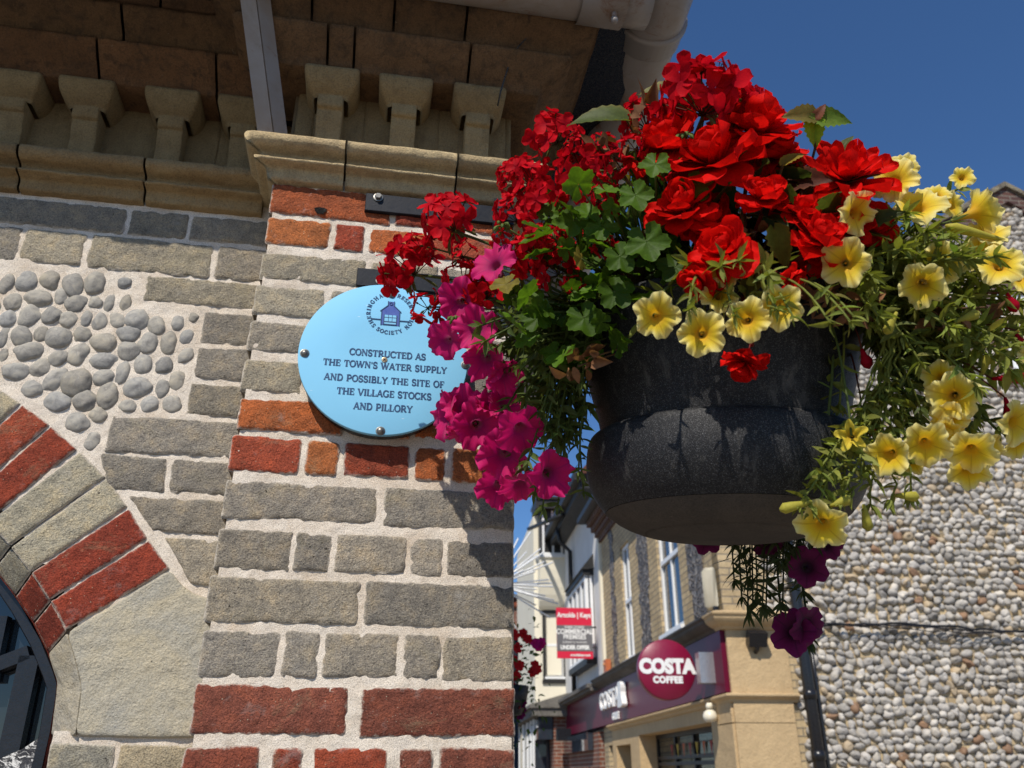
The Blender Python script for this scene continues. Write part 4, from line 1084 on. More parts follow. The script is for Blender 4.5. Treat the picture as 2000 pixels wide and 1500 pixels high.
for p0, p1 in zip(ringp[:-1], ringp[1:]):
    d = np.array(p1) - p0; nn = np.array([-d[1], d[0]]) / np.linalg.norm(d) * 0.0005
    epoly([tuple(np.array(p0) - nn), tuple(np.array(p1) - nn), tuple(np.array(p1) + nn), tuple(np.array(p0) + nn)], 0.0013, 1)
mb.build("emblem", [M['indigo'], M['navy'], M['enamel']], pq)
for x, y in ((595, 690), (765, 575), (909, 713), (743, 842)):
    u_, z_ = uz(x, y, PW)
    mb = MB(); V, F = dome_vf(W(u_, PW, z_), NV, 0.0066, 0.0052, 18, 6); mb.add(V, F, (1, 1, 1, 0))
    disc(mb, W(u_, PW, z_), UV_, ZV, NV, 0.0078, 0.0002, 0.0009, n=20, bev=0.0003)
    mb.build("bolt", M['galv'], pq)
M['brass'] = mat_plain("brass_screw", (0.55, 0.42, 0.24), 0.35, 0.8)
mb = MB(); u_, z_ = uz(751, 703, PW)
disc(mb, W(u_, PW, z_), UV_, ZV, NV, 0.0050, 0.0002, 0.0010, n=20, bev=0.0004)
for a in (UV_ * .8 + ZV * .6, UV_ * -.6 + ZV * .8):
    V, F = bar_vf(W(u_, PW + 0.0009, z_) - a * 0.003, W(u_, PW + 0.0009, z_) + a * 0.003, 0.0011, 0.0006 if a[0] > 0 else 0.0008, np.cross(a, NV)); mb.add(V, F, (1, 1, 1, 0), 1, smooth=False)
mb.build("screw", [M['brass'], M['black_iron']], pq)

# ------------------------------------------------------------------ bracket that carries the basket
def zat(x, y, w): return uz(x, y, w)[1]
br = thing("basket_bracket", W(-0.02, 0.0, 2.45), "black painted steel bracket bolted across the top of the brick pier", "bracket")
def strap(xl, yl, yh, ur, name):
    ul, zlo = uz(xl, yl, 0.008); zhi = uz(xl, yh, 0.008)[1]
    mb = MB()
    a = 0.0012
    pts = [(ul, zlo), (ur, zlo), (ur, zhi), (ul, zhi)]
    V = np.concatenate([W(*zip(*[(u, 0.0035, z) for u, z in pts])), W(*zip(*[(u, 0.0105, z) for u, z in pts])), W(*zip(*[(u + (a if u == ul else -a), 0.0117, z + (a if z == zlo else -a)) for u, z in pts]))])
    F = [[8, 9, 10, 11]] + [[i + o, (i + 1) % 4 + o, (i + 1) % 4 + o + 4, i + o + 4] for o in (0, 4) for i in range(4)]
    mb.add(V, F, (1, 1, 1, 0), 0, smooth=False)
    return mb.build(name, M['strap'], br), zlo, zhi
st1, zl1, zh1 = strap(712, 412, 378, 0.0, "strap")
st2, zl2, zh2 = strap(695, 559, 524, 0.0, "strap")
for st, (x, y) in ((st1, (739, 386)), (st2, (744, 549))):
    u_, z_ = uz(x, y, 0.012); mb = MB()
    V, F = lathe_vf([(0.0001, 0.006), (0.0055, 0.006), (0.0065, 0.005), (0.0065, 0)], 6); mb.add(W(u_, 0.0137, z_) + V[:, :1] * UV_ + V[:, 1:2] * ZV + V[:, 2:] * NV, F, (1, 1, 1, 0), smooth=False)
    disc(mb, W(u_, 0.0117, z_), UV_, ZV, NV, 0.0095, 0, 0.002, n=20, bev=0.0005)
    mb.build("bolt", M['galv'], st)
mb = MB()
up_ = u_at(977, 2.5, 0.03)
for_w = 0.0240
V, F = box_vf((up_ - 0.0125, 0.0120, zl2 - 0.02), (up_ + 0.0125, 0.037, zh1 - 0.001)); mb.add(W(V[:, 0], V[:, 1], V[:, 2]), F, (1, 1, 1, 0), 0, smooth=False)
mb.build("post", M['strap'], br)

# ------------------------------------------------------------------ the planter bowl
KC = atz(1410, 873, 1.13)                       # centre of the step round the bowl
TILT = math.radians(-5.0)
BM = rotm((0.94, 0.34, 0), -TILT) if False else rotm((1, 0, 0), math.radians(7.5)) @ rotm((0, 1, 0), math.radians(1.5))
bowl = thing("hanging_planter", KC - ZV * 0.1, "large black speckled planter bowl hanging from the pier, full of flowers", "planter")
def bowl_pts(prof, n=96):
    V, F = lathe_vf(prof, n); return KC + V @ BM.T, F
k = NT("speckled_plastic"); o_ = k.obj()
vr = k.n("ShaderNodeTexVoronoi", {"Vector": o_, "Scale": 1250.0, "Randomness": 1.0})
spk = k.rng(k.n("ShaderNodeSeparateColor", {0: vr.outputs["Color"]}).outputs[0], 0.78, 1.0)
c = k.mix(k.math('MULTIPLY', spk, 0.62), (0.010, 0.010, 0.011), (0.13, 0.13, 0.13))
c = k.mix(k.rng(k.noise(1.0, k.n("ShaderNodeMapping", {"Vector": o_, "Scale": (34, 34, 5)}).outputs[0], 6, 0.75, 0.3), 0.54, 0.68, 0, 0.55), c, (0.12, 0.112, 0.10))  # pale vertical streaks painted in for dappled sun between leaf shadows
M['bowl'] = k.done(c, k.rng(spk, 0, 1, 0.55, 0.35), k.bump(k.noise(900, o_, 2, 0.7), 0.6, 0.0009), spec=0.3)
M['bowl_base'] = mat_stone("dusty_base", (0.085, 0.072, 0.060), (0.055, 0.048, 0.042), 1.2, 0.2, 0.4)
mb = MB()
up = smooth_prof([(0.161, 0.004), (0.1625, 0.012), (0.169, 0.045), (0.184, 0.10), (0.197, 0.152), (0.204, 0.158), (0.206, 0.165), (0.204, 0.171), (0.197, 0.171), (0.191, 0.152)], 3)
V, F = bowl_pts(up); mb.add(V, F, (1, 1, 1, 0)); mb.build("upper_bowl", M['bowl'], bowl)
mb = MB()
lo = smooth_prof([(0.157, 0.010), (0.172, 0.010), (0.1805, 0.005), (0.1835, -0.012), (0.1845, -0.034), (0.1810, -0.054), (0.172, -0.075), (0.1585, -0.092)], 4)
V, F = bowl_pts(lo); mb.add(V, F, (1, 1, 1, 0)); mb.build("reservoir", M['bowl'], bowl)
mb = MB()
V, F = bowl_pts(smooth_prof([(0.158, -0.0925), (0.138, -0.1075), (0.108, -0.119), (0.106, -0.1165), (0.103, -0.1205), (0.06, -0.1255), (0.001, -0.1265)], 3)); mb.add(V, F, (1, 1, 1, 0)); mb.build("base_disc", M['bowl_base'], bowl)
mb = MB()
V, F = bowl_pts([(0.192, 0.145), (0.12, 0.150), (0.06, 0.155), (0.001, 0.158)], 48)
V = V + (fbm(V * 40, 3, 3)[:, None] - 0.5) * ZV * 0.02
mb.add(V, F, (1, 1, 1, 0)); mb.build("soil", mat_stone("compost", (0.035, 0.022, 0.014), (0.02, 0.014, 0.01), 2), bowl)
BUP = BM @ ZV
RIMC = KC + BUP * 0.165
# arm of the bracket out to a hook over the middle of the bowl, and three short chains
hook = RIMC + BUP * 0.10
a0 = W(up_, 0.037, zh1 - 0.03)
mb = MB(); V, F = bar_vf(a0, hook, 0.006, 0.025, np.cross(hook - a0, ZV)); mb.add(V, F, (1, 1, 1, 0), smooth=False)
V, F = bar_vf(W(up_, 0.037, zl2), a0 * 0.35 + hook * 0.65 - ZV * 0.008, 0.006, 0.014, np.cross(hook - a0, ZV)); mb.add(V, F, (1, 1, 1, 0), smooth=False)
mb.build("arm", M['strap'], br)
for j in range(3):
    an = math.radians(90 + 120 * j); e = KC + BM @ np.array([0.184 * math.cos(an), 0.184 * math.sin(an), 0.17])
    mb = MB(); V, F = tube_vf([hook - BUP * 0.0125, hook * 0.5 + e * 0.5, e], 0.002, 6); mb.add(V, F, (1, 1, 1, 0)); mb.build("chain", M['galv'], bowl)

# ------------------------------------------------------------------ flowers and leaves
TOC = lambda P: (CAM - P) / np.linalg.norm(CAM - P)
def orient(nrm, spin=0.0, hint=ZV):
    n = np.asarray(nrm, float); n = n / np.linalg.norm(n)
    h = hint if abs(n @ hint) < 0.95 else RV
    x = np.cross(h, n); x /= np.linalg.norm(x); y = np.cross(n, x)
    c, s_ = math.cos(spin), math.sin(spin)
    return np.stack([c * x + s_ * y, -s_ * x + c * y, n], 1)
def put(proto, parent, P, Rm, scale, name=None):
    """copy of a prototype object (with its sub-parts) as a part of a plant"""
    base = np.array(parent.location)
    o = proto.copy(); COL.objects.link(o)
    if name: o.name = name
    o.parent = parent
    m = np.eye(4); m[:3, :3] = Rm * scale; m[:3, 3] = P - base
    o.matrix_local = Matrix(m.tolist())
    for ch in proto.children:
        c = ch.copy(); COL.objects.link(c); c.parent = o
    return o
PROTOS = []
def proto_done(o, *subs):
    for s_ in subs: s_.parent = o
    PROTOS.append(o); PROTOS.extend(subs)
    return o

def lerp(a, b, t): return np.asarray(a) * (1 - t)[..., None] + np.asarray(b) * t[..., None]
def petunia(name, seed, edge, mid, throat, vein, star=0.0, ruffle=1.0, close=0.0, deep=None, starry=0.0):
    r_ = np.random.default_rng(seed)
    n = 75; th = np.linspace(0, 2 * math.pi, n, endpoint=False)
    tz = [(0.055, -1.25), (0.085, -1.05), (0.105, -0.8), (0.14, -0.55), (0.19, -0.38), (0.235, -0.28)]
    ts = np.array([0, 0.07, 0.16, 0.27, 0.39, 0.51, 0.63, 0.74, 0.84, 0.92, 0.97, 1.0])
    f1, f2, f3 = r_.uniform(0, 6.28, 3); am = r_.uniform(0.75, 1.25, 5)
    lob = np.cos(5 * th); seam = np.abs(np.sin(2.5 * th + math.pi / 2 * 0))
    sm = np.exp(-((np.mod(th * 5 / (2 * math.pi), 1.0) - 0.5) / 0.10) ** 2)
    V = []; T = []
    for rr, z in tz:
        V.append(np.stack([rr * np.cos(th), rr * np.sin(th), np.full(n, z)], -1))
        t = np.full(n, (z + 1.25) / 1.0)
        T.append(lerp((0.16, 0.20, 0.05) if deep is None else deep, throat, np.clip(t, 0, 1)))
    vl = np.exp(-((np.mod(th * 5 / (2 * math.pi) + 0.5, 1.0) - 0.5) / 0.035) ** 2)
    vs = 0.5 + 0.5 * np.cos(35 * th)
    for t in ts[1:]:
        rad = 0.235 + (1 - 0.235) * t
        out = 1 + 0.05 * t * vnoise(np.stack([np.cos(th) * 2.2 + seed, np.sin(th) * 2.2, th * 0], -1), 4) * 2 - 0.05 * t + 0.07 * t * lob * (1 + 3.5 * starry) - 0.10 * t ** 3 * sm + 0.03 * t ** 3 * np.sin(13 * th + f1) + 0.05 * t * np.sin(th + f2)
        z = -0.28 + 0.34 * t ** 0.62 - 0.10 * t ** 5 + close * t ** 1.4 * 0.75
        z = z + ruffle * (0.07 * t ** 2 * np.sin(5 * th + f1) * am[(np.arange(n) * 5 // n)] + 0.045 * t ** 4 * np.sin(14 * th + f3) + 0.03 * t ** 6 * np.sin(23 * th + f2)) - 0.05 * t ** 2 * sm * ruffle
        rad = rad * out * (1 - close * 0.45 * t)
        V.append(np.stack([rad * np.cos(th), rad * np.sin(th), z], -1))
        c = lerp(throat, mid, np.full(n, np.clip(t / 0.42, 0, 1))) if t < 0.42 else lerp(mid, edge, np.clip(((t - 0.42) / 0.55) ** 1.25 * (1 + 0.35 * sm), 0, 1))
        c = lerp(c, vein, np.clip(vl * (0.95 - 0.55 * t) + 0.25 * vs * max(0, 0.7 - t), 0, 1))
        if star: c = lerp(c, (0.75, 0.6, 0.7), np.full(n, star * max(0, 0.20 - t) / 0.20))
        T.append(c)
    V = np.concatenate(V); T = np.concatenate(T); T = np.concatenate([T, np.ones((len(T), 1))], 1)
    mb = MB(); mb.add(V, [grid_faces(len(tz) + len(ts) - 1, n, wrap=True)], T)
    fl = mb.build(name, M['petal'])
    mb = MB()
    for j in range(5):
        a = j * 1.2566 + 0.5; d = np.array([math.cos(a), math.sin(a), 0]); s_ = np.array([-d[1], d[0], 0])
        pts = np.array([[0.05, 0.0, -1.3], [0.11, .05, -1.1], [0.17, .045, -0.85], [0.24, 0.002, -0.62]])
        V = np.concatenate([np.stack([p[0] * d + p[2] * ZV - s_ * p[1], p[0] * d * 1.05 + p[2] * ZV, p[0] * d + p[2] * ZV + s_ * p[1]]) for p in pts])
        mb.add(V, [grid_faces(4, 3)], (0.12, 0.17, 0.04, 0))
    V, F = tube_vf([(0, 0, -1.24), (0.01, 0.02, -1.5), (0.08, 0.1, -2.1)], [0.05, 0.035, 0.028], 6); mb.add(V, F, (0.13, 0.17, 0.05, 0))
    cal = mb.build("calyx", M['leaf_dull'])
    mb = MB(); V, F = dome_vf((0, 0, -0.5), ZV, 0.055, 0.10, 8, 4); mb.add(V, F, np.append(np.asarray(throat) * 0.9, 0))
    eye = mb.build("stigma", M['petal'])
    return proto_done(fl, cal, eye)

def petal_grid(L, Wd, base=0.12, tip=0.0, cup=0.2, curl=0.0, crink=0.05, seed=0, nu=7, nv=8, notch=0.0):
    """petal along +Y from the origin, facing +Z"""
    s = np.linspace(-1, 1, nu); t = np.linspace(0, 1, nv)
    S, T = np.meshgrid(s, t, indexing='xy')
    prof = base + (1 - base) * np.sin(np.clip(T, 0, 1) ** (0.75 + tip) * math.pi * 0.5 * (1 + 0.0)) ** 1.0
    end = np.sqrt(np.clip(1 - np.clip((T - 0.55) / 0.45, 0, 1) ** (2.2 - tip * 1.1), 0, 1)) if tip < 1 else np.clip(1 - np.clip((T - 0.45) / 0.55, 0, 1) ** 1.4, 0, 1)
    w = np.clip(prof * end, 0.02, 1)
    Y = L * (T - notch * (1 - S ** 2) * 0 + notch * np.abs(S) * 0.0)
    X = Wd * 0.5 * S * w
    Z = cup * Wd * (S ** 2) * T + curl * L * (T ** 2)
    nz = vnoise(np.stack([S * 1.7 + seed * 3.3, T * 2.3, np.full(S.shape, seed * 1.9)], -1), 3) - 0.5
    nz2 = vnoise(np.stack([S * 4 + seed * 3.3, T * 5, np.full(S.shape, seed * 2.9)], -1), 5) - 0.5
    Z = Z + crink * L * (nz * 1.4 + nz2 * 0.7) * T
    return np.stack([X, Y, Z], -1).reshape(-1, 3), grid_faces(nv, nu), T.reshape(-1)

def geranium_head(name, seed, nfl, rad=0.048, spread=1.25, red=(0.60, 0.006, 0.014), dark=(0.36, 0.002, 0.012)):
    r_ = np.random.default_rng(seed); mb = MB(); st = MB()
    for i in range(nfl):
        z = 1 - (i + 0.5) / nfl * spread; z = max(-0.55, z); a = i * 2.39996 + r_.uniform(-.3, .3)
        q = math.sqrt(max(0, 1 - z * z)); d = np.array([q * math.cos(a), q * math.sin(a), z]) + r_.normal(0, 0.12, 3); d /= np.linalg.norm(d)
        c = d * rad * r_.uniform(0.72, 1.0)
        n = d * 0.8 + r_.normal(0, 0.30, 3); Rm = orient(n, r_.uniform(0, 6.28))
        for j in range(5):
            off = [0.25, -0.25, 1.45, 3.14, -1.45][j] * 1.0 + (0.15 if j == 0 else -0.15 if j == 1 else 0)
            L = r_.uniform(0.020, 0.0255) * (1.05 if j > 1 else 0.95); Wd = L * r_.uniform(0.72, 0.95)
            V, F, t = petal_grid(L, Wd, 0.16, 0, r_.uniform(0.0, 0.22), r_.uniform(-0.25, 0.12), 0.12, seed * 31 + i * 5 + j, 6, 7)
            tl = r_.uniform(-0.2, 0.45); V = V @ rotm((1, 0, 0), tl).T
            V = V @ rotm((0, 0, 1), off + r_.uniform(-.15, .15)).T
            V[:, 2] += 0.0015 * (j % 2)
            k_ = r_.uniform(0.8, 1.15)
            col = lerp(np.asarray(dark) * k_, np.asarray(red) * k_, np.clip(t * 1.7, 0, 1))
            mb.add(c + V @ Rm.T, F, np.concatenate([col, np.ones((len(col), 1))], 1))
        mid = d * rad * 0.4 + np.array([0, 0, -0.012]) * 0.5
        V, F = tube_vf([(0, 0, -0.012), mid, c - n / np.linalg.norm(n) * 0.003], [0.0009, 0.0008, 0.0011], 5); st.add(V, F, (0.10, 0.09, 0.03, 0) if r_.random() < .5 else (0.13, 0.05, 0.03, 0))
        V, F = dome_vf(c - n / np.linalg.norm(n) * 0.004, n, 0.0022, 0.004, 6, 3); st.add(V, F, (0.10, 0.10, 0.03, 0))
    for i in range(6):
        d = r_.normal(0, 1, 3); d[2] = -abs(d[2]) * 0.4; d /= np.linalg.norm(d)
        V, F = tube_vf([(0, 0, -0.012), d * 0.014 + np.array([0, 0, -.012]), d * 0.022 + np.array([0, 0, -0.016]), d * 0.028 + np.array([0, 0, -0.022]), d * .031 + np.array([0, 0, -.026])], [0.0007, 0.0008, 0.0026, 0.0024, 0.0004], 6); st.add(V, F, (0.17, 0.19, 0.06, 0))
    h = mb.build(name, M['petal_red']); s_ = st.build("flower_stalk", M['leaf'])
    return proto_done(h, s_)

def begonia_flower(name, seed, pointed=0.0, red=(0.76, 0.009, 0.006), dark=(0.46, 0.002, 0.004)):
    r_ = np.random.default_rng(seed); mb = MB()
    lay = [(6, 0.060, 0.056, -0.05, -0.2), (7, 0.056, 0.050, 0.30, 0.0), (6, 0.047, 0.044, 0.65, 0.1), (5, 0.038, 0.036, 0.95, 0.15), (4, 0.028, 0.03, 1.15, 0.2)]
    if pointed: lay = [(8, 0.066, 0.034, 0.02, -0.10), (8, 0.058, 0.032, 0.3, 0.0), (7, 0.048, 0.030, 0.6, 0.1), (6, 0.036, 0.026, 0.9, 0.2), (5, 0.026, 0.022, 1.15, .2)]
    for li, (n, L, Wd, tilt, curl) in enumerate(lay):
        for j in range(n):
            a = j * 2 * math.pi / n + li * 0.55 + r_.uniform(-.2, .2); k_ = r_.uniform(0.85, 1.15)
            V, F, t = petal_grid(L * k_, Wd * r_.uniform(.8, 1.3), 0.35, pointed, r_.uniform(.1, .3), curl + r_.uniform(-.1, .1), 0.15, seed * 77 + li * 9 + j, 11, 12)
            V = V @ rotm((1, 0, 0), tilt + r_.uniform(-.32, .30)).T; V[:, 2] += li * 0.0025; V[:, 1] += 0.003
            V = V @ rotm((0, 0, 1), a).T
            q = r_.uniform(0.8, 1.12)
            col = lerp(np.asarray(dark) * q, np.asarray(red) * q, np.clip(t * 1.5, 0, 1))
            mb.add(V, F, np.concatenate([col, np.ones((len(col), 1))], 1))
    f = mb.build(name, M['petal_red'])
    st = MB(); V, F = tube_vf([(0, 0, 0.004), (0, 0, -0.02), (0.006, 0.01, -0.045)], [0.004, 0.0022, 0.002], 6); st.add(V, F, (0.22, 0.03, 0.03, 0))
    return proto_done(f, st.build("flower_stalk", M['leaf']))

def leaf_lance(L, Wd, curl, fold, n=6):
    t = np.linspace(0, 1, n); w = Wd * 0.5 * np.clip(np.sin(np.clip(t * 0.96 + 0.04, 0, 1) ** 0.8 * math.pi), 0.03, 1)
    V = np.stack([np.stack([-w, L * t, fold * w - curl * L * t ** 2], -1), np.stack([0 * t, L * t, -curl * L * t ** 2], -1), np.stack([w, L * t, fold * w - curl * L * t ** 2], -1)], 1).reshape(-1, 3)
    return V, grid_faces(n, 3)
def leaf_geranium(Rr, seed):
    """round lobed leaf with a notch at the stalk, lying in XY with the stalk end at the origin, facing +Z"""
    r_ = np.random.default_rng(seed)
    n = 41; th = np.linspace(-math.pi / 2 + 0.16, 1.5 * math.pi - 0.16, n)
    ph = (th + math.pi / 2) / (2 * math.pi)
    lob = np.abs(np.sin(ph * 5 * math.pi))
    out = (0.66 + 0.36 * lob ** 0.7) * (1 + 0.05 * np.sin(th * 22)) * (0.85 + 0.2 * np.sin(ph * math.pi))
    rings = np.array([0.02, 0.3, 0.55, 0.78, 0.93, 1.0]); V = []
    f1 = r_.uniform(0, 6)
    for q in rings:
        rr = Rr * q * (1 - (1 - out) * q ** 0.8)
        z = Rr * (0.22 * q ** 2 * r_.uniform(0.6, 0.62) - 0.12 * q * (lob - 0.5) * 1.0 + 0.10 * q ** 2 * np.sin(2 * th + f1) + 0.05 * q ** 3 * np.sin(11 * th + f1))
        V.append(np.stack([rr * np.cos(th), rr * np.sin(th) + Rr * 0.05, z], -1))
    return np.concatenate(V), grid_faces(len(rings), n), np.repeat(rings, n)
def leaf_begonia(L, Wd, seed):
    r_ = np.random.default_rng(seed)
    nv, nu = 15, 9; t = np.linspace(0, 1, nv); s = np.linspace(-1, 1, nu)
    S, T = np.meshgrid(s, t, indexing='xy')
    w = np.sin(np.clip(T, 0, 1) ** 0.62 * math.pi) ** 0.85; w[0] = 0.18; w[-1] = 0.0
    ser = 1 + 0.10 * ((np.arange(nv) % 2) * 2 - 1)[:, None] * np.abs(S) ** 3
    X = Wd * 0.5 * S * w * ser * np.where(S > 0, 1.15, 0.9); Y = L * (T - 0.10 * np.abs(S) * (1 - T)) 
    Z = 0.22 * Wd * np.abs(S) * w - r_.uniform(0.1, .35) * L * T ** 2 + 0.05 * L * (vnoise(np.stack([S * 2 + seed, T * 3, T * 0 + seed], -1), 1) - .5)
    return np.stack([X, Y, Z], -1).reshape(-1, 3), grid_faces(nv, nu), np.abs(S).reshape(-1)
def add_leaf(mb, V, F, P, d, nrm, tint, rim=None, mat=0):
    d = np.asarray(d, float); d = d / np.linalg.norm(d)
    n = np.asarray(nrm, float) - (np.asarray(nrm) @ d) * d; n /= np.linalg.norm(n) + 1e-9
    x = np.cross(d, n); Rm = np.stack([x, d, n], 1)
    if rim is None: t = (*tint, 0)
    else: t = np.concatenate([rim, np.zeros((len(rim), 1))], 1)
    mb.add(P + V @ Rm.T, F, t, mat)
def bez(a, b, c, n):
    t = np.linspace(0, 1, n)[:, None]; return a * (1 - t) ** 2 + 2 * b * t * (1 - t) + c * t ** 2

YEL = dict(edge=(0.93, 0.82, 0.33), mid=(0.93, 0.68, 0.03), throat=(0.78, 0.42, 0.004), vein=(0.60, 0.36, 0.008), deep=(0.40, 0.36, 0.06))
yel = [petunia("flower", 100 + i, ruffle=1.25 + 0.35 * (i % 3), close=(0, 0, 0.05, 0.16)[i % 4], **YEL) for i in range(6)]
yel_side = petunia("flower", 131, ruffle=1.4, close=0.25, **YEL)
yel_star = petunia("flower", 140, (0.88, 0.70, 0.08), (0.88, 0.66, 0.05), (0.7, 0.45, 0.02), (0.6, 0.4, 0.02), starry=1.0, ruffle=0.6, close=0.25, deep=(0.4, 0.36, 0.06))
MAG = dict(edge=(0.70, 0.004, 0.165), mid=(0.64, 0.003, 0.135), throat=(0.36, 0.003, 0.11), vein=(0.36, 0.003, 0.12), deep=(0.34, 0.20, 0.22))
mag = [petunia("flower", 200 + i, star=0.0, ruffle=1.9 + 0.5 * (i % 3), close=(0, 0.15, 0.35)[i % 3], **MAG) for i in range(5)]
PUR = dict(edge=(0.17, 0.004, 0.075), mid=(0.13, 0.003, 0.055), throat=(0.03, 0.001, 0.015), vein=(0.05, 0.002, 0.025), deep=(0.07, 0.02, 0.06))
pur = [petunia("flower", 300 + i, ruffle=0.8, close=(0, 0.1)[i], **PUR) for i in range(2)]
ger = [geranium_head("flower_head", 400 + i, n_, 0.046) for i, n_ in enumerate((14, 17, 11))]
ger_s = geranium_head("flower_head", 411, 6, 0.030, 1.0)
beg = [begonia_flower("flower", 500 + i) for i in range(3)]
beg_p = begonia_flower("flower", 510, 0.75)

S_ = lambda d, z: d / FPX * z * 0.5                      # radius in metres of a disc d pixels across at depth z
def dirn(P, ax, ay, az=1.0):
    return TOC(P) * az + RV * ax + UPV * ay
OUT = lambda P: (P - RIMC) / np.linalg.norm(P - RIMC)
def rim_pt(P, rad=0.218, up=0.03):
    v = P - RIMC; v = v - (v @ BUP) * BUP; v /= np.linalg.norm(v) + 1e-9
    return RIMC + v * rad + BUP * up
def stem_path(root, P, n=14, over=0.035, back=None):
    """from the soil, over the rim, out to P"""
    ctrl = rim_pt(P, 0.215, over)
    if (P - RIMC) @ BUP > 0.02: ctrl = (root + P) / 2 + BUP * 0.03
    pts = bez(root, ctrl, P, n)
    L = np.linalg.norm(P - root); t = np.linspace(0, 1, n)
    for q in range(3):
        pts[:, q] += (vnoise(np.stack([t * 3.5 + P[0] * 90, t * 0 + P[2] * 90, t * 0 + q * 7.7], -1), 6) - .5) * 0.11 * L * t * (1 - t) * 2.2
    return pts
class Plant:
    def __init__(self, name, root, label, cat):
        self.o = thing(name, root, label, cat); self.root = np.asarray(root, float)
        self.leaf = MB(); self.stem = MB(); self.r = np.random.default_rng(abs(hash(label)) % 1000 if False else len(label))
    def stalk(self, pts, rad, tint=(0.12, 0.16, 0.045)):
        V, F = tube_vf(pts, np.linspace(rad * 1.3, rad, len(pts)), 6); self.stem.add(V, F, (*tint, 0))
    def done(self, lm, sm=None):
        if self.leaf.n: self.leaf.build("foliage", lm, self.o)
        if self.stem.n: self.stem.build("stems", sm or lm, self.o)

def lance_run(pl, pts, start, step, L, tint, jit=0.2, wr=0.34, tipw=5, droop=0.0):
    wr = wr * .85
    """narrow leaves along a trailing shoot, with a tuft at the tip"""
    r = pl.r
    seg = np.linalg.norm(np.diff(pts, axis=0), axis=1); cum = np.concatenate([[0], np.cumsum(seg)])
    s = cum[-1] * start; a = r.uniform(0, 6)
    while s < cum[-1]:
        P = np.array([np.interp(s, cum, pts[:, q]) for q in range(3)])
        P2 = np.array([np.interp(min(s + .004, cum[-1]), cum, pts[:, q]) for q in range(3)]); T = P2 - P
        if np.linalg.norm(T) < 1e-6: break
        A, B, T = frame(T); a += 2.1 + r.uniform(-.4, .4)
        d = math.cos(a) * A + math.sin(a) * B + T * r.uniform(0.2, 0.9) - ZV * droop + ZV * 0.15
        l = L * r.uniform(0.6, 1.2)
        V, F = leaf_lance(l, l * wr * r.uniform(.8, 1.3), r.uniform(-0.1, 0.5), r.uniform(0.1, 0.7))
        tt = np.asarray(tint) * r.uniform(0.7, 1.3) * (1 + r.normal(0, 0.06, 3))
        add_leaf(pl.leaf, V, F, P, d, T * 0.4 + ZV * 0.8 + r.normal(0, .4, 3), tt)
        s += step * r.uniform(0.6, 1.4)
    A, B, T = frame(pts[-1] - pts[-2])
    for j in range(tipw):
        a = j * 2.4; d = (math.cos(a) * A + math.sin(a) * B) * r.uniform(.5, 1.1) + T * r.uniform(0.5, 1.2)
        l = L * r.uniform(0.5, 0.95); V, F = leaf_lance(l, l * wr, r.uniform(0, .3), r.uniform(.2, .6))
        add_leaf(pl.leaf, V, F, pts[-1], d, ZV + r.normal(0, .4, 3), np.asarray(tint) * r.uniform(.8, 1.3))
def poly_points(poly, n, r, z0, z1):
    poly = np.array(poly, float); out = []
    while len(out) < n:
        x = r.uniform(poly[:, 0].min(), poly[:, 0].max()); y = r.uniform(poly[:, 1].min(), poly[:, 1].max())
        if inside(poly, np.array([x]), np.array([y]))[0]: out.append(atz(x, y, r.uniform(z0, z1)))
    return out

# ---- yellow petunias
def flower(pl, protos, x, y, z, d, ax=0.0, ay=0.15, az=1.0, spin=None, stalk=0.0016, unit=1.0, tint=(0.13, 0.17, 0.05), leaves=None, frac=0.35):
    P = atz(x, y, z); n = dirn(P, ax, ay, az); n = n / np.linalg.norm(n)
    pr = protos[pl.r.integers(len(protos))] if isinstance(protos, list) else protos
    sc = d / FPX * z * 0.5 * unit
    put(pr, pl.o, P, orient(n, pl.r.uniform(0, 6.28) if spin is None else spin), sc)
    back = P - n * sc * 2.0
    pts = stem_path(pl.root + pl.r.normal(0, 0.02, 3) * np.array([1, 1, 0.2]), back)
    pts[-3:] += -n * 0.0
    pl.stalk(pts, stalk, tint)
    return pts
YT = (0.205, 0.230, 0.048)
yc = Plant("petunia_plant", KC + BUP * 0.155 + np.array([0.03, -0.09, 0]), "yellow petunia with pale rimmed flowers across the front of the bowl rim", "plant")
for a in [(1283, 618, .875, 90, .12, -.05), (1370, 651, .865, 93, 0, .1), (1414, 530, .93, 74, .1, .75), (1404, 575, .92, 70, .1, .4), (1459, 624, .87, 86, -.1, .05), (1525, 598, .865, 90, .05, .05)]:
    pts = flower(yc, yel, *a)
    lance_run(yc, pts, 0.7, 0.011, 0.023, YT, tipw=3)
r = yc.r
for P in poly_points([(1240, 560), (1330, 520), (1500, 490), (1720, 560), (1700, 650), (1560, 640), (1240, 640)], 9, r, 0.93, 1.02) + poly_points([(1200, 545), (1330, 520), (1500, 490), (1700, 560), (1690, 632), (1560, 622), (1420, 600), (1240, 622)], 5, r, 0.87, 0.94):
    pts = stem_path(yc.root + r.normal(0, .03, 3) * (1, 1, .2), P); yc.stalk(pts, 0.0013, YT); lance_run(yc, pts, 0.35, 0.009, 0.026, YT)
for P in poly_points([(1260, 600), (1690, 590), (1660, 635), (1420, 620), (1280, 630)], 9, r, 0.82, 0.87):
    pts = stem_path(yc.root + r.normal(0, .03, 3) * (1, 1, .2), P, 16, 0.05); yc.stalk(pts, 0.0012, YT); lance_run(yc, pts, 0.8, 0.012, 0.020, np.array(YT) * .9, tipw=4)
yc.done(M['leaf_dull'])

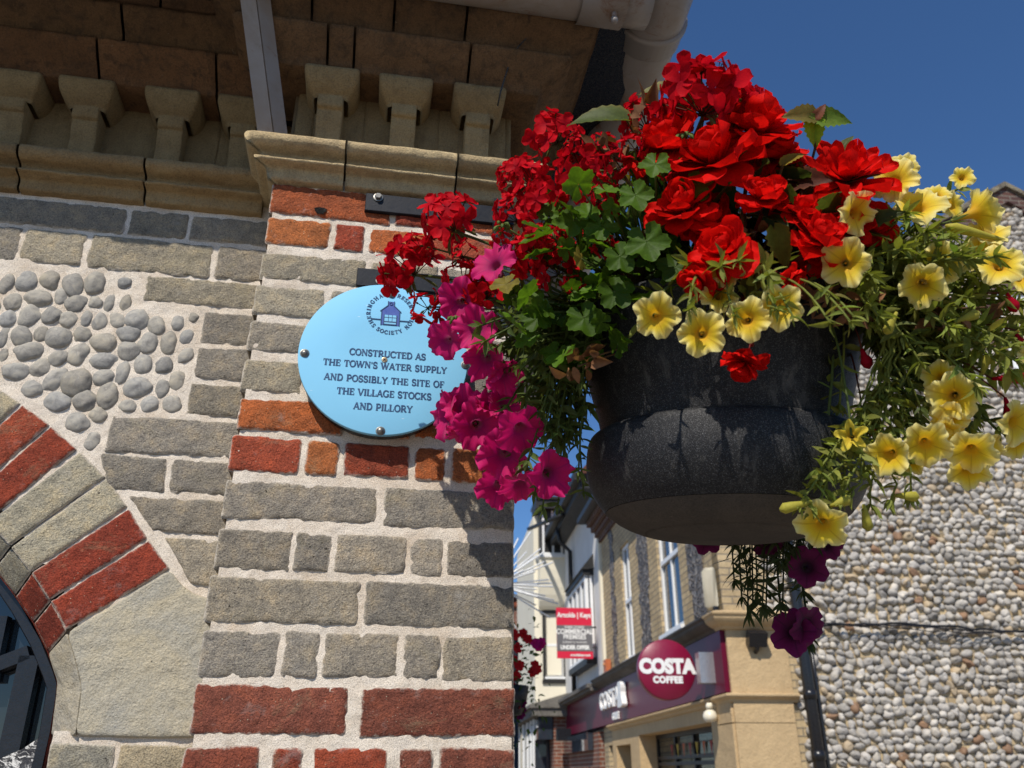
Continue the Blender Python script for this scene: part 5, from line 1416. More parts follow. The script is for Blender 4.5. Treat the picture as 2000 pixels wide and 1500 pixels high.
yr = Plant("petunia_plant", KC + BUP * 0.155 + np.array([0.13, -0.03, 0]), "bushy yellow petunia spilling over the right side of the bowl", "plant")
Y = [(1653, 513, .92, 96, .05, .05), (1676, 416, .95, 86, .75, -.05), (1744, 352, 1.0, 92, -.35, .55), (1794, 398, .98, 100, .05, 1.0), (1836, 516, .95, 90, .25, .15), (1800, 557, .94, 90, -.1, -.25),
     (1930, 455, 1.0, 80, .4, .9), (1953, 514, .97, 90, .1, .55), (1908, 495, 1.0, 80, -.5, .6), (1832, 378, 1.02, 50, .3, .9), (1863, 400, 1.03, 60, .9, .3),
     (1836, 737, .96, 70, -.3, .2), (1864, 776, .94, 98, -.05, -.15), (1852, 820, .95, 72, -.35, -.5), (1735, 887, .93, 90, -.35, -.2), (1808, 869, .93, 92, .1, -.35), (1898, 884, .93, 94, .05, -.6),
     (1893, 922, .95, 84, .2, -.6), (1988, 826, .96, 90, .85, -.1), (1932, 880, .97, 70, .7, -.3), (1606, 1029, .91, 100, -.1, -.5), (2035, 700, .98, 90, .5, 0), (2060, 560, 1.0, 90, .4, .4), (1996, 540, 1.0, 70, .6, .2), (1880, 345, 1.04, 46, .2, .5), (1765, 325, 1.03, 56, .1, .5), (1845, 845, .955, 64, .1, -.7), (1780, 905, .96, 56, -.4, -.8), (1990, 870, .98, 64, .7, -.5)]
for a in Y:
    pts = flower(yr, yel, *a)
    lance_run(yr, pts, 0.45, 0.010, 0.026, YT, tipw=4)
P = atz(1915, 412, 1.0)
put(yel_side, yr.o, P, orient(RV * 1.0 + UPV * 0.35 + FWD * 0.1, 0.4), S_(104, 1.0)); yr.stalk(stem_path(yr.root, P - RV * .06 - UPV * .01), 0.0016)
P = atz(1663, 851, .93); put(yel_star, yr.o, P, orient(dirn(P, -.1, .1), 0.3), S_(58, .93)); yr.stalk(stem_path(yr.root, P), 0.0013)
r = yr.r
for P in poly_points([(1640, 560), (1700, 440), (1760, 400), (1880, 430), (2010, 560), (2060, 640), (2010, 720), (1900, 760), (1800, 720), (1700, 640)], 120, r, 0.92, 1.10):
    pts = stem_path(yr.root + r.normal(0, .03, 3) * (1, 1, .2), P); yr.stalk(pts, 0.0014, YT); lance_run(yr, pts, 0.42, 0.0068, 0.027, np.array(YT) * r.uniform(.85, 1.15), tipw=6)
for P in poly_points([(1725, 640), (1800, 660), (1900, 720), (1960, 800), (1900, 860), (1770, 840), (1725, 760)], 34, r, 0.95, 1.07):
    pts = stem_path(yr.root + r.normal(0, .03, 3) * (1, 1, .2), P); yr.stalk(pts, 0.0012, YT); lance_run(yr, pts, 0.5, 0.010, 0.025, np.array((0.10, 0.13, 0.04)), tipw=5)
for x, y, z in [(1780, 968, .95), (1700, 985, .94), (1640, 975, .92), (1560, 985, .91), (1600, 940, .93), (1650, 930, .95), (1620, 880, .95), (1660, 960, .93), (1690, 915, .96), (1740, 975, .94), (1590, 990, .91), (1680, 850, .97), (1990, 640, 1.0), (1960, 690, 1.0), (1640, 790, .99)]:
    P = atz(x, y, z)
    if y > 840 and x < 1790:
        a_ = atz(1735 + r.uniform(-25, 25), 640, .99); b_ = atz(1720 + (x - 1660) * .3 + r.uniform(-20, 20), 815, .965)
        pts = np.concatenate([stem_path(yr.root, a_, 8)[:-1], bez(a_, b_, P, 14)])
        pts[8:-1] += r.normal(0, .003, (len(pts) - 9, 3)); yr.stalk(pts, 0.0013, YT); lance_run(yr, pts, 0.66, 0.0062, 0.023, YT, tipw=8)
    else:
        pts = stem_path(yr.root, P, 18, 0.02); yr.stalk(pts, 0.0013, YT); lance_run(yr, pts, 0.62, 0.008, 0.022, YT, tipw=7)
# closed buds
for x, y, z, dx, dy, l in [(1553, 988, .905, -1, -.25, 62), (1642, 981, .915, 1, .35, 40), (1692, 1012, .93, .2, -1, 50), (1772, 969, .945, 1, -.05, 46), (1740, 632, .95, -.4, -.8, 46), (1905, 455, .99, -1, .25, 120), (1890, 620, .96, 1, .4, 50), (1925, 710, .97, .3, 1, 40)]:
    P = atz(x, y, z); d = RV * dx + UPV * dy; d = d / np.linalg.norm(d); L = l / FPX * z
    V, F = tube_vf([P - d * L * .55, P - d * L * .3, P + d * L * .1, P + d * L * .35, P + d * L * .5], [0.0016, 0.003, 0.0055, 0.0062, 0.0018], 9)
    mbb = MB(); mbb.add(V, F, (0.50, 0.45, 0.06, 0)); mbb.build("closed_bud", M['petal'], yr.o)
yr.done(M['leaf_dull'])

# ---- magenta petunia trailing on the left
MT = (0.095, 0.130, 0.035)
mg = Plant("petunia_plant", KC + BUP * 0.155 + np.array([-0.13, -0.02, 0]), "magenta petunia trailing in front of the plaque on the left", "plant")
for a in [(962, 512, 1.09, 96, -.35, .45), (898, 588, 1.16, 90, -.2, .1), (868, 666, 1.22, 82, -1.0, -.3), (928, 640, 1.10, 96, .1, -.15), (946, 703, 1.10, 96, -.1, -.35), (985, 735, 1.10, 80, .2, -.3), (903, 792, 1.24, 92, -.35, .1), (932, 832, 1.20, 108, -.2, .15),
          (866, 812, 1.26, 98, -1.3, .1), (986, 786, 1.18, 80, .9, .35), (1020, 842, 1.06, 104, .15, -.1), (985, 890, 1.12, 110, -.15, -.35), (1077, 926, 1.04, 102, .1, -.1), (974, 952, 1.16, 92, -.2, -.35), (1016, 954, 1.09, 90, .3, -.4), (905, 850, 1.23, 70, -.6, -.5), (955, 790, 1.2, 70, .4, .7)]:
    pts = flower(mg, mag, a[0], a[1], a[2], a[3], a[4] + mg.r.normal(0, .3), a[5] + mg.r.normal(0, .3), tint=MT)
    lance_run(mg, pts, 0.5, 0.011, 0.026, MT, tipw=4)
r = mg.r
for P in poly_points([(930, 610), (1040, 590), (1150, 640), (1155, 760), (1120, 880), (1060, 860), (1000, 740), (940, 700)], 80, r, 1.04, 1.18):
    pts = stem_path(mg.root + r.normal(0, .03, 3) * (1, 1, .2), P); mg.stalk(pts, 0.0013, MT); lance_run(mg, pts, 0.45, 0.010, 0.026, MT, tipw=5)
for x, y in [(1110, 830), (1130, 920), (1090, 985), (1060, 990), (1140, 960), (1030, 900), (1120, 770), (1150, 700), (1045, 960), (1100, 900)]:
    P = atz(x, y, r.uniform(1.03, 1.1)); pts = stem_path(mg.root, P, 18, 0.02); mg.stalk(pts, 0.0012, MT); lance_run(mg, pts, 0.6, 0.010, 0.022, MT, tipw=5)
mg.done(M['leaf_dull'])

# ---- dark purple petunia hanging behind the bowl
pp = Plant("petunia_plant", KC + BUP * 0.155 + np.array([0.06, 0.13, 0]), "dark purple petunia hanging below the back of the bowl", "plant")
for a in [(1578, 1108, 1.16, 80, .15, .05), (1545, 1232, 1.18, 90, -.6, .35), (1580, 1222, 1.17, 80, .7, -.3), (1620, 1070, 1.2, 60, .5, -.4), (1500, 1065, 1.2, 60, .2, -.6), (1380, 1058, 1.22, 60, .1, -.5)]:
    pts = flower(pp, pur, *a, tint=(0.04, 0.055, 0.02)); lance_run(pp, pts, 0.7, 0.010, 0.026, (0.045, 0.06, 0.022), tipw=6)  # stem and leaf tints darkened to imitate shade behind the bowl
r = pp.r
for P in poly_points([(1410, 1045), (1600, 1045), (1590, 1140), (1540, 1210), (1460, 1205), (1420, 1100)], 26, r, 1.14, 1.28):
    pts = stem_path(pp.root + r.normal(0, .02, 3), P, 20, 0.02); pp.stalk(pts, 0.0012, (0.05, 0.06, 0.025)); lance_run(pp, pts, 0.72, 0.010, 0.030, (0.045, 0.06, 0.022), tipw=6, wr=0.22)
pp.done(M['leaf_dull'])

# ---- ivy-leaved red geranium on the left and across the top
GT = (0.088, 0.172, 0.014)
gp = Plant("geranium_plant", KC + BUP * 0.155 + np.array([-0.08, 0.0, 0]), "red geranium with clustered flower heads reaching left over the plaque", "plant")
heads = [(880, 438, 1.22, 150, -.1, .1, 0), (802, 527, 1.27, 140, -.25, 0, 1), (948, 572, 1.18, 120, 0, .1, 0), (1005, 425, 1.15, 110, -.2, .1, 2), (1115, 470, 1.10, 105, 0, .1, 2), (1000, 350, 1.17, 80, -.3, .2, 2), (1300, 245, 1.06, 110, -.2, .3, 2), (1086, 268, 1.16, 125, -.1, .3, 0), (1035, 352, 1.15, 120, -.4, .2, 2), (1140, 345, 1.12, 140, 0, .4, 1), (1062, 405, 1.12, 130, -.1, .1, 0),
         (1050, 500, 1.10, 125, -.1, -.1, 1), (1088, 528, 1.07, 110, .1, -.1, 2), (1258, 238, 1.08, 120, -.1, .3, 2), (1372, 205, 1.02, 205, .05, .1, 1), (1452, 225, 1.04, 130, .4, .3, 2), (1175, 300, 1.14, 90, 0, .3, 2), (1180, 400, 1.10, 110, 0, .2, 2)]
for x, y, z, d, ax, ay, v in heads:
    P = atz(x, y, z); n = dirn(P, ax, ay, .40) + ZV * .65 + OUT(P) * .35
    sc = (d / FPX * z * 0.5) / 0.060
    Rm = orient(n, gp.r.uniform(0, 6.28))
    put(ger[v], gp.o, P, Rm, sc)
    pts = stem_path(gp.root + gp.r.normal(0, .02, 3), P - Rm[:, 2] * 0.012 * sc, 16); gp.stalk(pts, 0.0021, (0.12, 0.16, 0.05))
for x, y, z, d in [(835, 600, 1.25, 95), (1402, 138, 1.03, 62), (905, 548, 1.22, 110), (1300, 330, 1.0, 60), (1180, 480, 1.02, 70), (1120, 560, 1.04, 60), (1195, 330, 1.03, 95), (1240, 290, 1.03, 90), (1085, 470, 1.05, 80), (1160, 395, 1.04, 80), (905, 500, 1.2, 80), (820, 480, 1.24, 80), (990, 470, 1.12, 70), (1120, 290, 1.14, 70)]:
    P = atz(x, y, z); put(ger_s, gp.o, P, orient(dirn(P, 0, .2), gp.r.uniform(0, 6)), S_(d, z) / 0.046); gp.stalk(stem_path(gp.root, P, 14), 0.0014, (0.12, 0.16, 0.05))
r = gp.r
GREG = [(1050, 400), (1180, 330), (1250, 300), (1340, 330), (1345, 480), (1330, 600), (1240, 670), (1130, 720), (1000, 660), (950, 590), (1040, 500)]
for i, P in enumerate(poly_points(GREG, 135, r, 0.98, 1.14)):
    Rr = r.uniform(0.012, 0.025); V, F, t = leaf_geranium(Rr, i)
    n = TOC(P) * r.uniform(.3, 1) + ZV * r.uniform(0.1, 0.9) + OUT(P) * 0.5 + r.normal(0, .35, 3)
    d = OUT(P) + r.normal(0, .5, 3) - ZV * .1
    q = np.asarray(GT) * r.uniform(.5, 1.35)
    if r.random() < .06: q = np.array((0.22, 0.17, 0.03))
    rim = np.asarray(q) * (0.92 + 0.35 * (t[:, None] > .97)) 
    add_leaf(gp.leaf, V, F, P, d, n, q, rim)
    if r.random() < .55: gp.stalk(bez(gp.root, (gp.root + P) / 2 + BUP * .03, P, 8), 0.0011, (0.11, 0.15, 0.045))
for x, y, z, Rr, q in [(1262, 470, .965, .038, 1.0), (1355, 362, .98, .030, 1.15), (1240, 380, .97, .030, 1.2), (1280, 320, .975, .027, 1.25), (1210, 500, .97, .030, 0.9), (1120, 430, 1.02, .030, 1.1), (1175, 440, 1.0, .030, 1.0), (1320, 520, .97, .030, .7), (1140, 620, 1.0, .034, .9), (1200, 570, .98, .032, .8), (1050, 620, 1.03, .030, .9), (1085, 690, 1.03, .026, 1.0)]:
    P = atz(x, y, z); V, F, t = leaf_geranium(Rr * .72, int(x)); tint = np.asarray(GT) * q * .72
    add_leaf(gp.leaf, V, F, P, -UPV * .6 + RV * r.uniform(-.6, .6) + TOC(P) * .3, TOC(P) + ZV * .6, tint, tint * (0.92 + 0.4 * (t[:, None] > .97)))
    gp.stalk(bez(gp.root, (gp.root + P) / 2 + BUP * .04, P, 8), 0.0013, (0.11, 0.15, 0.045))
# bud clusters on upright stalks
for x, y, z in [(1336, 262, 1.0), (1232, 398, 1.0), (980, 440, 1.1), (1060, 590, 1.05), (890, 620, 1.12)]:
    P = atz(x, y, z); bm_ = MB()
    for j in range(9):
        d = np.array([math.cos(j * 2.4), math.sin(j * 2.4), r.uniform(-.8, .3)]); q = P + d * 0.006
        V, F = tube_vf([P, q, q + d * .003 - ZV * .003, q + d * .005 - ZV * .007], [.0007, .0012, .0026, .0006], 6); bm_.add(V, F, (0.14, 0.20, 0.05, 0))
    gp.stalk(bez(gp.root, (gp.root + P) / 2 + BUP * .02, P, 10), 0.0014, (0.12, 0.16, 0.05))
    bm_.build("bud_cluster", M['leaf'], gp.o)
gp.done(M['leaf'])

# ---- scarlet begonia at the top and over the rim
bg_ = Plant("begonia_plant", KC + BUP * 0.155 + np.array([0.02, 0.0, 0]), "scarlet double begonia crowded at the top of the bowl", "plant")
for x, y, z, d, ax, ay in [(1305, 292, 1.03, 135, -.2, .3), (1395, 325, 1.0, 170, 0, .1), (1478, 262, 1.03, 150, .1, .35), (1440, 235, 1.06, 140, 0, .4), (1335, 415, .99, 130, -.1, -.1), (1372, 435, 1.0, 120, .2, -.2), (1512, 312, 1.05, 120, .2, .1), (1418, 498, .93, 125, -.2, -.3), (1595, 470, .94, 110, 0, -.1), (1560, 420, .96, 90, .2, .2), (1490, 390, .96, 100, .2, -.1), (1545, 545, .94, 60, 0, -.4), (1455, 705, .90, 84, 0, -1.6), (1368, 548, .93, 80, -.3, -.4)]:
    P = atz(x, y, z); Rm = orient(dirn(P, ax + bg_.r.normal(0, .25), ay * 1.0 + (0.85 if y < 520 else 0), .55), bg_.r.uniform(0, 6)); put(beg[bg_.r.integers(3)], bg_.o, P, Rm, S_(d, z) / 0.056)
    bg_.stalk(stem_path(bg_.root, P - Rm[:, 2] * .02, 12, .02), 0.0026, (0.24, 0.04, 0.035))
r = bg_.r
for i, P in enumerate(poly_points([(1380, 350), (1540, 345), (1660, 430), (1700, 520), (1560, 600), (1400, 560), (1330, 460)], 60, r, 0.98, 1.12) + poly_points([(1500, 365), (1600, 375), (1660, 440), (1640, 520), (1520, 500)], 40, r, 0.98, 1.12)):
    V, F, t = leaf_begonia(r.uniform(.045, .075), r.uniform(.03, .045), i)
    q = np.array([(0.07, 0.10, 0.025), (0.13, 0.12, 0.025), (0.10, 0.035, 0.022), (0.055, 0.075, 0.022)][r.integers(4)]) * r.uniform(.7, 1.2)
    add_leaf(bg_.leaf, V, F, P, OUT(P) + r.normal(0, .5, 3) - ZV * .2, ZV * .8 + TOC(P) * .4 + r.normal(0, .4, 3), q, q * (0.85 + 0.35 * t[:, None] ** 3) + np.array((.04, .015, 0)) * (t[:, None] > .9))
for x, y, z, l, dx, dy, q in [(1512, 445, .955, .05, .45, -1, (.17, .20, .035)), (1530, 322, 1.0, .034, .6, .5, (.26, .20, .03)), (1225, 236, 1.06, .075, -1, .15, (.085, .115, .03)), (1318, 175, 1.06, .045, -1, .15, (.17, .17, .05)), (1490, 500, .95, .06, -.35, -1, (.16, .15, .04)), (1640, 300, 1.03, .03, .3, .6, (.10, .12, .04)), (1700, 330, 1.05, .03, .6, .3, (.12, .13, .04)), (1560, 360, 1.0, .034, .5, -.4, (.12, .11, .03))]:
    P = atz(x, y, z); V, F, t = leaf_begonia(l, l * .6, int(x)); q = np.array(q)
    add_leaf(bg_.leaf, V, F, P, RV * dx + UPV * dy, TOC(P) * .7 + ZV * .7, q, q * (0.9 + 0.3 * t[:, None] ** 3) + np.array((.05, .01, 0)) * (t[:, None] > .95))
    bg_.stalk(bez(bg_.root, (bg_.root + P) / 2 + BUP * .02, P, 8), 0.0016, (0.16, 0.09, 0.04))
bg_.done(M['leaf'])
bq = Plant("begonia_plant", KC + BUP * 0.155 + np.array([0.10, 0.02, 0]), "scarlet begonia with pointed petals between the red mass and yellow petunias", "plant")
for x, y, z, d, ax, ay, pr in [(1652, 358, 1.0, 185, .1, .25, beg_p), (1640, 440, .99, 130, -.1, -.3, beg_p), (1700, 440, 1.0, 100, .2, -.3, beg[0]), (1610, 500, 1.0, 100, -.2, -.4, beg[1])]:
    P = atz(x, y, z); Rm = orient(dirn(P, ax, ay + .55, .6), 0.6 + x); put(pr, bq.o, P, Rm, S_(d, z) / 0.060)
    bq.stalk(stem_path(bq.root, P - Rm[:, 2] * .02, 12, .02), 0.0026, (0.24, 0.04, 0.035))
bq.done(M['leaf'])

# ---- fuchsia: upright sprig against the sky, red hanging buds on the right
fu = Plant("fuchsia_plant", KC + BUP * 0.155 + np.array([0.09, 0.08, 0]), "fuchsia with a leafy sprig against the sky and red buds at right", "plant")
P = atz(1592, 290, 1.0); tip = atz(1592, 232, 1.0)
fu.stalk(bez(fu.root, (fu.root + P) / 2 + BUP * .02, P, 10), 0.0017, (0.10, 0.05, 0.035)); fu.stalk(np.array([P, (P + tip) / 2, tip]), 0.0013, (0.10, 0.07, 0.035))
for dx, dy, l, nx, q in [(-1, .25, .040, 0, (.14, .12, .03)), (0.05, -1, .036, .1, (.22, .34, .02)), (1, .10, .044, .2, (.11, .18, .025)), (.35, .6, .02, 0, (.20, .07, .04)), (-.6, .5, .012, 0, (.12, .15, .03))]:
    V, F, t = leaf_begonia(l, l * .68, int(l * 9999)); q = np.array(q)
    add_leaf(fu.leaf, V, F, tip, RV * dx + UPV * dy + TOC(tip) * .25, TOC(tip) + UPV * .7 + RV * nx, q, q * (0.95 + 0.2 * t[:, None]))
for x, y, z, dx, dy, l in [(1975, 738, .98, 1, .05, 75), (1970, 800, .99, .3, -1, 50), (1600, 320, 1.05, .8, .3, 60), (1975, 590, 1.0, .5, -1, 40), (1990, 665, 1.0, .2, -1, 40), (1690, 700, 1.0, .4, -1, 40), (1700, 835, 1.0, .7, -.7, 46), (1720, 470, 1.03, .3, -1, 36)]:
    P = atz(x, y, z); d = RV * dx + UPV * dy; d = d / np.linalg.norm(d); L = l / FPX * z
    V, F = tube_vf([P - d * L * .5, P - d * L * .2, P + d * L * .15, P + d * L * .4, P + d * L * .55], [0.0018, 0.0035, 0.0075, 0.006, 0.0012], 9)
    mb = MB(); mb.add(V, F, (0.52, 0.008, 0.03, 0)); mb.build("flower_bud", M['petal_red'], fu.o)
    fu.stalk(stem_path(fu.root, P - d * L * .5, 12, .02), 0.0011, (0.16, 0.05, 0.04))
fu.done(M['leaf'])

# ---- withered leaves and dead heads in the heart of the planting
dd_ = Plant("withered_plant", KC + BUP * 0.155, "brown withered leaves and stems matted in the middle of the bowl", "plant")
r = dd_.r
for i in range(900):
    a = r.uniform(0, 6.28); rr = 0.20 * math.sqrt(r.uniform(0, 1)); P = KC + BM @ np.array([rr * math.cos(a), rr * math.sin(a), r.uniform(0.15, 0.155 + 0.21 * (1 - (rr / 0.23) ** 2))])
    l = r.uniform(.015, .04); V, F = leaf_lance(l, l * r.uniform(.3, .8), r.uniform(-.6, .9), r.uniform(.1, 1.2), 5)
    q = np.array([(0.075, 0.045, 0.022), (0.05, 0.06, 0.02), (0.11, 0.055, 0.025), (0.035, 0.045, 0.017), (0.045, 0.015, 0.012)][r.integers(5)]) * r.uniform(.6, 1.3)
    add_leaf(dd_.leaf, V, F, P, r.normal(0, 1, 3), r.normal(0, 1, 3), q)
for x, y, z in [(1250, 210, 1.06), (1190, 300, 1.1), (1235, 330, 1.08), (1175, 270, 1.1), (1560, 560, .96), (1600, 590, .95), (1660, 610, .97), (1130, 715, 1.0), (1150, 700, 1.0), (1700, 590, .98), (1640, 560, .97), (1460, 460, .98), (1850, 640, .97), (1930, 600, .98)]:
    for j in range(7):
        P = atz(x, y, z) + r.normal(0, .011, 3); l = r.uniform(.012, .028); V, F = leaf_lance(l, l * r.uniform(.4, .9), r.uniform(-.9, .9), r.uniform(.3, 1.4), 5)
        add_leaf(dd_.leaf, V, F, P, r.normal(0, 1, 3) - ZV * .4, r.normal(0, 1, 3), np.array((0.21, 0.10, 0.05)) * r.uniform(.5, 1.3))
    dd_.stalk(bez(dd_.root, dd_.root * .5 + atz(x, y, z) * .5 + BUP * .02, atz(x, y, z), 8), 0.0011, (0.15, 0.09, 0.05))
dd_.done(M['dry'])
for o in PROTOS: bpy.data.objects.remove(o)

# ------------------------------------------------------------------ the street behind
_r = ray(1428, 1345)
CC0 = CAM + _r / math.hypot(_r[0], _r[1]) * 9.5; CC0[2] = 0
_t = math.radians(5.1)
DV = np.array([-math.sin(_t), math.cos(_t), 0]); NF = np.array([-math.cos(_t), -math.sin(_t), 0]); NG = -DV; RG = -NF
def Fp(s, h, o=0.0):
    s, h, o = np.broadcast_arrays(np.asarray(s, float), np.asarray(h, float), np.asarray(o, float))
    return CC0 + s[..., None] * DV + o[..., None] * NF + h[..., None] * ZV
def Gp(r, h, o=0.0):
    r, h, o = np.broadcast_arrays(np.asarray(r, float), np.asarray(h, float), np.asarray(o, float))
    return CC0 + r[..., None] * RG + o[..., None] * NG + h[..., None] * ZV
def fbox(mb, s0, s1, h0, h1, o0, o1, tint=(1, 1, 1, 0), mat=0, fn=None):
    """box in facade metres: along the street, up, out"""
    V, F = box_vf((s0, h0, o0), (s1, h1, o1))
    VV = []; FF = []; PP_ = []
    for i, f in enumerate(F):       # unshared corners, so that each face has its own brick layout
        q = V[f]; VV.append(q); FF.append([4 * i, 4 * i + 1, 4 * i + 2, 4 * i + 3])
        ax = np.ptp(q, axis=0).argmin()
        PP_.append(np.stack([q[:, 0] if ax != 0 else q[:, 2] + s0, q[:, 1] if ax != 1 else q[:, 2], q[:, 2] * 0], -1))
    VV = np.concatenate(VV)
    mb.add((fn or Fp)(VV[:, 0], VV[:, 1], VV[:, 2]), FF, tint, mat, np.concatenate(PP_), smooth=False)
def gbox(mb, *a, **k): fbox(mb, *a, fn=Gp, **k)
def wall_holes(mb, s0, s1, h0, h1, holes, o=0.0, depth=0.12, mat=0, fn=Fp, tint=(1, 1, 1, 0), rmat=None):
    """flat wall with rectangular openings and their reveals"""
    ss = sorted({s0, s1, *[q for a in holes for q in a[:2]]}); hh = sorted({h0, h1, *[q for a in holes for q in a[2:]]})
    for a, b in zip(ss[:-1], ss[1:]):
        for c, d in zip(hh[:-1], hh[1:]):
            m = ((a + b) / 2, (c + d) / 2)
            if any(x0 < m[0] < x1 and y0 < m[1] < y1 for x0, x1, y0, y1 in holes): continue
            q = np.array([(a, c), (b, c), (b, d), (a, d)])
            mb.add(fn(q[:, 0], q[:, 1], o), [[0, 1, 2, 3]], tint, mat, np.column_stack([q, np.zeros(4)]), smooth=False)
    for x0, x1, y0, y1 in holes:
        for (a, c), (b, d) in (((x0, y0), (x1, y0)), ((x1, y0), (x1, y1)), ((x1, y1), (x0, y1)), ((x0, y1), (x0, y0))):
            V = np.array([fn(a, c, o), fn(b, d, o), fn(b, d, o - depth), fn(a, c, o - depth)])
            p2 = np.array([(a, c, 0), (b, d, 0), (b + (depth if a == b else 0), d + (depth if c == d else 0), 0), (a + (depth if a == b else 0), c + (depth if c == d else 0), 0)])
            mb.add(V, [[0, 1, 2, 3]], tint, mat if rmat is None else rmat, p2, smooth=False)
M['buff_brick'] = mat_bricktex("buff_brick", (0.56, 0.43, 0.25), (0.45, 0.335, 0.19), (0.28, 0.23, 0.16), 0.235, 0.078, 0.010, 0.25)
M['red_brick'] = mat_bricktex("red_brick", (0.24, 0.085, 0.05), (0.17, 0.065, 0.045), (0.34, 0.28, 0.22), 0.225, 0.075, 0.010, 0.3)
M['dark_brick'] = mat_bricktex("brown_verge_brick", (0.13, 0.065, 0.05), (0.09, 0.05, 0.045), (0.2, 0.17, 0.14), 0.225, 0.075, 0.010, 0.3)
M['sand'] = mat_stone("sandstone", (0.58, 0.42, 0.23), (0.48, 0.34, 0.185), 0.12, 0.08, 0.5, 0.25)
M['lead'] = mat_stone("grey_lead", (0.20, 0.185, 0.16), (0.14, 0.13, 0.12), 0.15, 0.2)
M['dark_trim'] = mat_plain("dark_moulding", (0.055, 0.045, 0.035), 0.6, 0, .3, .3, 3)
M['upvc'] = mat_plain("white_frame", (0.78, 0.78, 0.76), 0.35, 0, 0.5, 0.05, 4)
M['render'] = mat_plain("white_render", (0.66, 0.64, 0.60), 0.9, 0, 0.2, 0.12, 1.2, 0.2, 40)
M['cream'] = mat_plain("cream_paint", (0.76, 0.70, 0.55), 0.7, 0, 0.3, 0.07, 1.5)
M['blackwood'] = mat_plain("black_timber", (0.018, 0.017, 0.016), 0.5, 0, .4, .2, 8)
M['tile'] = mat_bricktex("red_roof_tile", (0.30, 0.085, 0.04), (0.22, 0.06, 0.035), (0.10, 0.04, 0.025), 0.18, 0.13, 0.012, 0.3)
M['street_glass'] = mat_glass("street_glass", (0.035, 0.045, 0.06), 0.04)
k = NT("maroon_panel"); o_ = k.obj()
M['maroon'] = k.done((0.115, 0.006, 0.024), 0.33, k.bump(k.noise(0.8, o_, 2), 0.04, 0.03), spec=0.12)
M['maroon_disc'] = mat_plain("maroon_disc", (0.21, 0.006, 0.036), 0.35, 0, .5, .05)
M['white_sign'] = mat_plain("white_letter", (0.82, 0.81, 0.78), 0.4, 0, .4, .04)

cafe = thing("cafe_building", Fp(0, 0), "buff brick and cobble cafe building with maroon shopfront and cobbled gable", "building")
# --- front: brick upper storey with flint panels, sash windows
SW = [(1.50, 2.56, 3.30, 5.25), (4.28, 4.93, 3.25, 5.10)]
mb = MB()
wall_holes(mb, 0.0, 6.55, 3.12, 5.75, SW, 0, 0.10)
wall_holes(mb, 6.3, 7.35, 0.0, 2.36, [(6.55, 6.95, 0.3, 2.05)], -0.05, 0.10)
fbox(mb, 0.02, 6.55, 0.02, 5.7, -6.0, -0.3)
mb.build("front_wall", M['buff_brick'], cafe)
k = NT("flint_work"); p_ = k.attr("pos2").outputs["Vector"]
vo = k.n("ShaderNodeTexVoronoi", {"Vector": p_, "Scale": 13.0, "Randomness": 0.9}); v2 = k.n("ShaderNodeTexVoronoi", {"Vector": p_, "Scale": 13.0, "Randomness": 0.9}, feature='DISTANCE_TO_EDGE')
cfl = k.ramp(k.n("ShaderNodeSeparateColor", {0: vo.outputs["Color"]}).outputs[0], [(0.1, (0.045, 0.042, 0.042)), (0.6, (0.12, 0.11, 0.105)), (0.95, (0.30, 0.27, 0.24))])
cfl = k.mix(k.rng(v2.outputs["Distance"], 0.10, 0.03), cfl, (0.20, 0.17, 0.14))
M['flintwork'] = k.done(cfl, 0.6, k.bump(k.rng(v2.outputs["Distance"], 0, .2), 1.0, 0.03))
r = np.random.default_rng(5)
for s0, s1 in ((0.42, 1.12), (3.05, 3.75), (5.45, 5.85)):
    mb = MB(); h = 3.16
    while h < 5.6:                                        # toothed edge of the panel
        d = r.choice([0, 0.1]); e = r.choice([0, .1]); fbox(mb, s0 + d, s1 - e, h, h + 0.156, -0.05, 0.012); h += 0.156
    mb.build("flint_panel", M['flintwork'], cafe)
def sash(parent, s0, s1, h0, h1, o=-0.07, fn=Fp, fw=0.06, mid=0.5, bars=0, mat='upvc', mul=1, name="window"):
    mb = MB()
    for a in ((s0, s0 + fw, h0, h1), (s1 - fw, s1, h0, h1), (s0 + fw, s1 - fw, h1 - fw, h1), (s0 + fw, s1 - fw, h0, h0 + fw)): fbox(mb, *a, o - 0.05, o, fn=fn)
    if mid: hm = h0 + (h1 - h0) * mid; fbox(mb, s0 + fw, s1 - fw, hm - 0.03, hm + 0.03, o - 0.05, o + 0.008, fn=fn)
    for j in range(mul):
        sm_ = s0 + (s1 - s0) * (j + 1) / (mul + 1); fbox(mb, sm_ - 0.022, sm_ + 0.022, h0 + fw, h1 - fw, o - 0.05, o - 0.004, fn=fn)
    for j in range(bars):
        hb = h0 + (h1 - h0) * (j + 1) / (bars + 1); fbox(mb, s0 + fw, s1 - fw, hb - .012, hb + .012, o - 0.045, o - 0.012, fn=fn)
    fbox(mb, s0 - 0.02, s1 + 0.02, h0 - 0.05, h0, o - 0.04, o + 0.09, fn=fn)
    w_ = mb.build(name, M[mat], parent)
    mb = MB(); q = np.array([(s0 + fw, h0 + fw), (s1 - fw, h0 + fw), (s1 - fw, h1 - fw), (s0 + fw, h1 - fw)])
    mb.add(fn(q[:, 0], q[:, 1], o - 0.03), [[0, 1, 2, 3]], (1, 1, 1, 0), smooth=False); mb.build("pane", M['street_glass'], w_)
    return w_
for a in SW: sash(cafe, *a, o=-0.04)
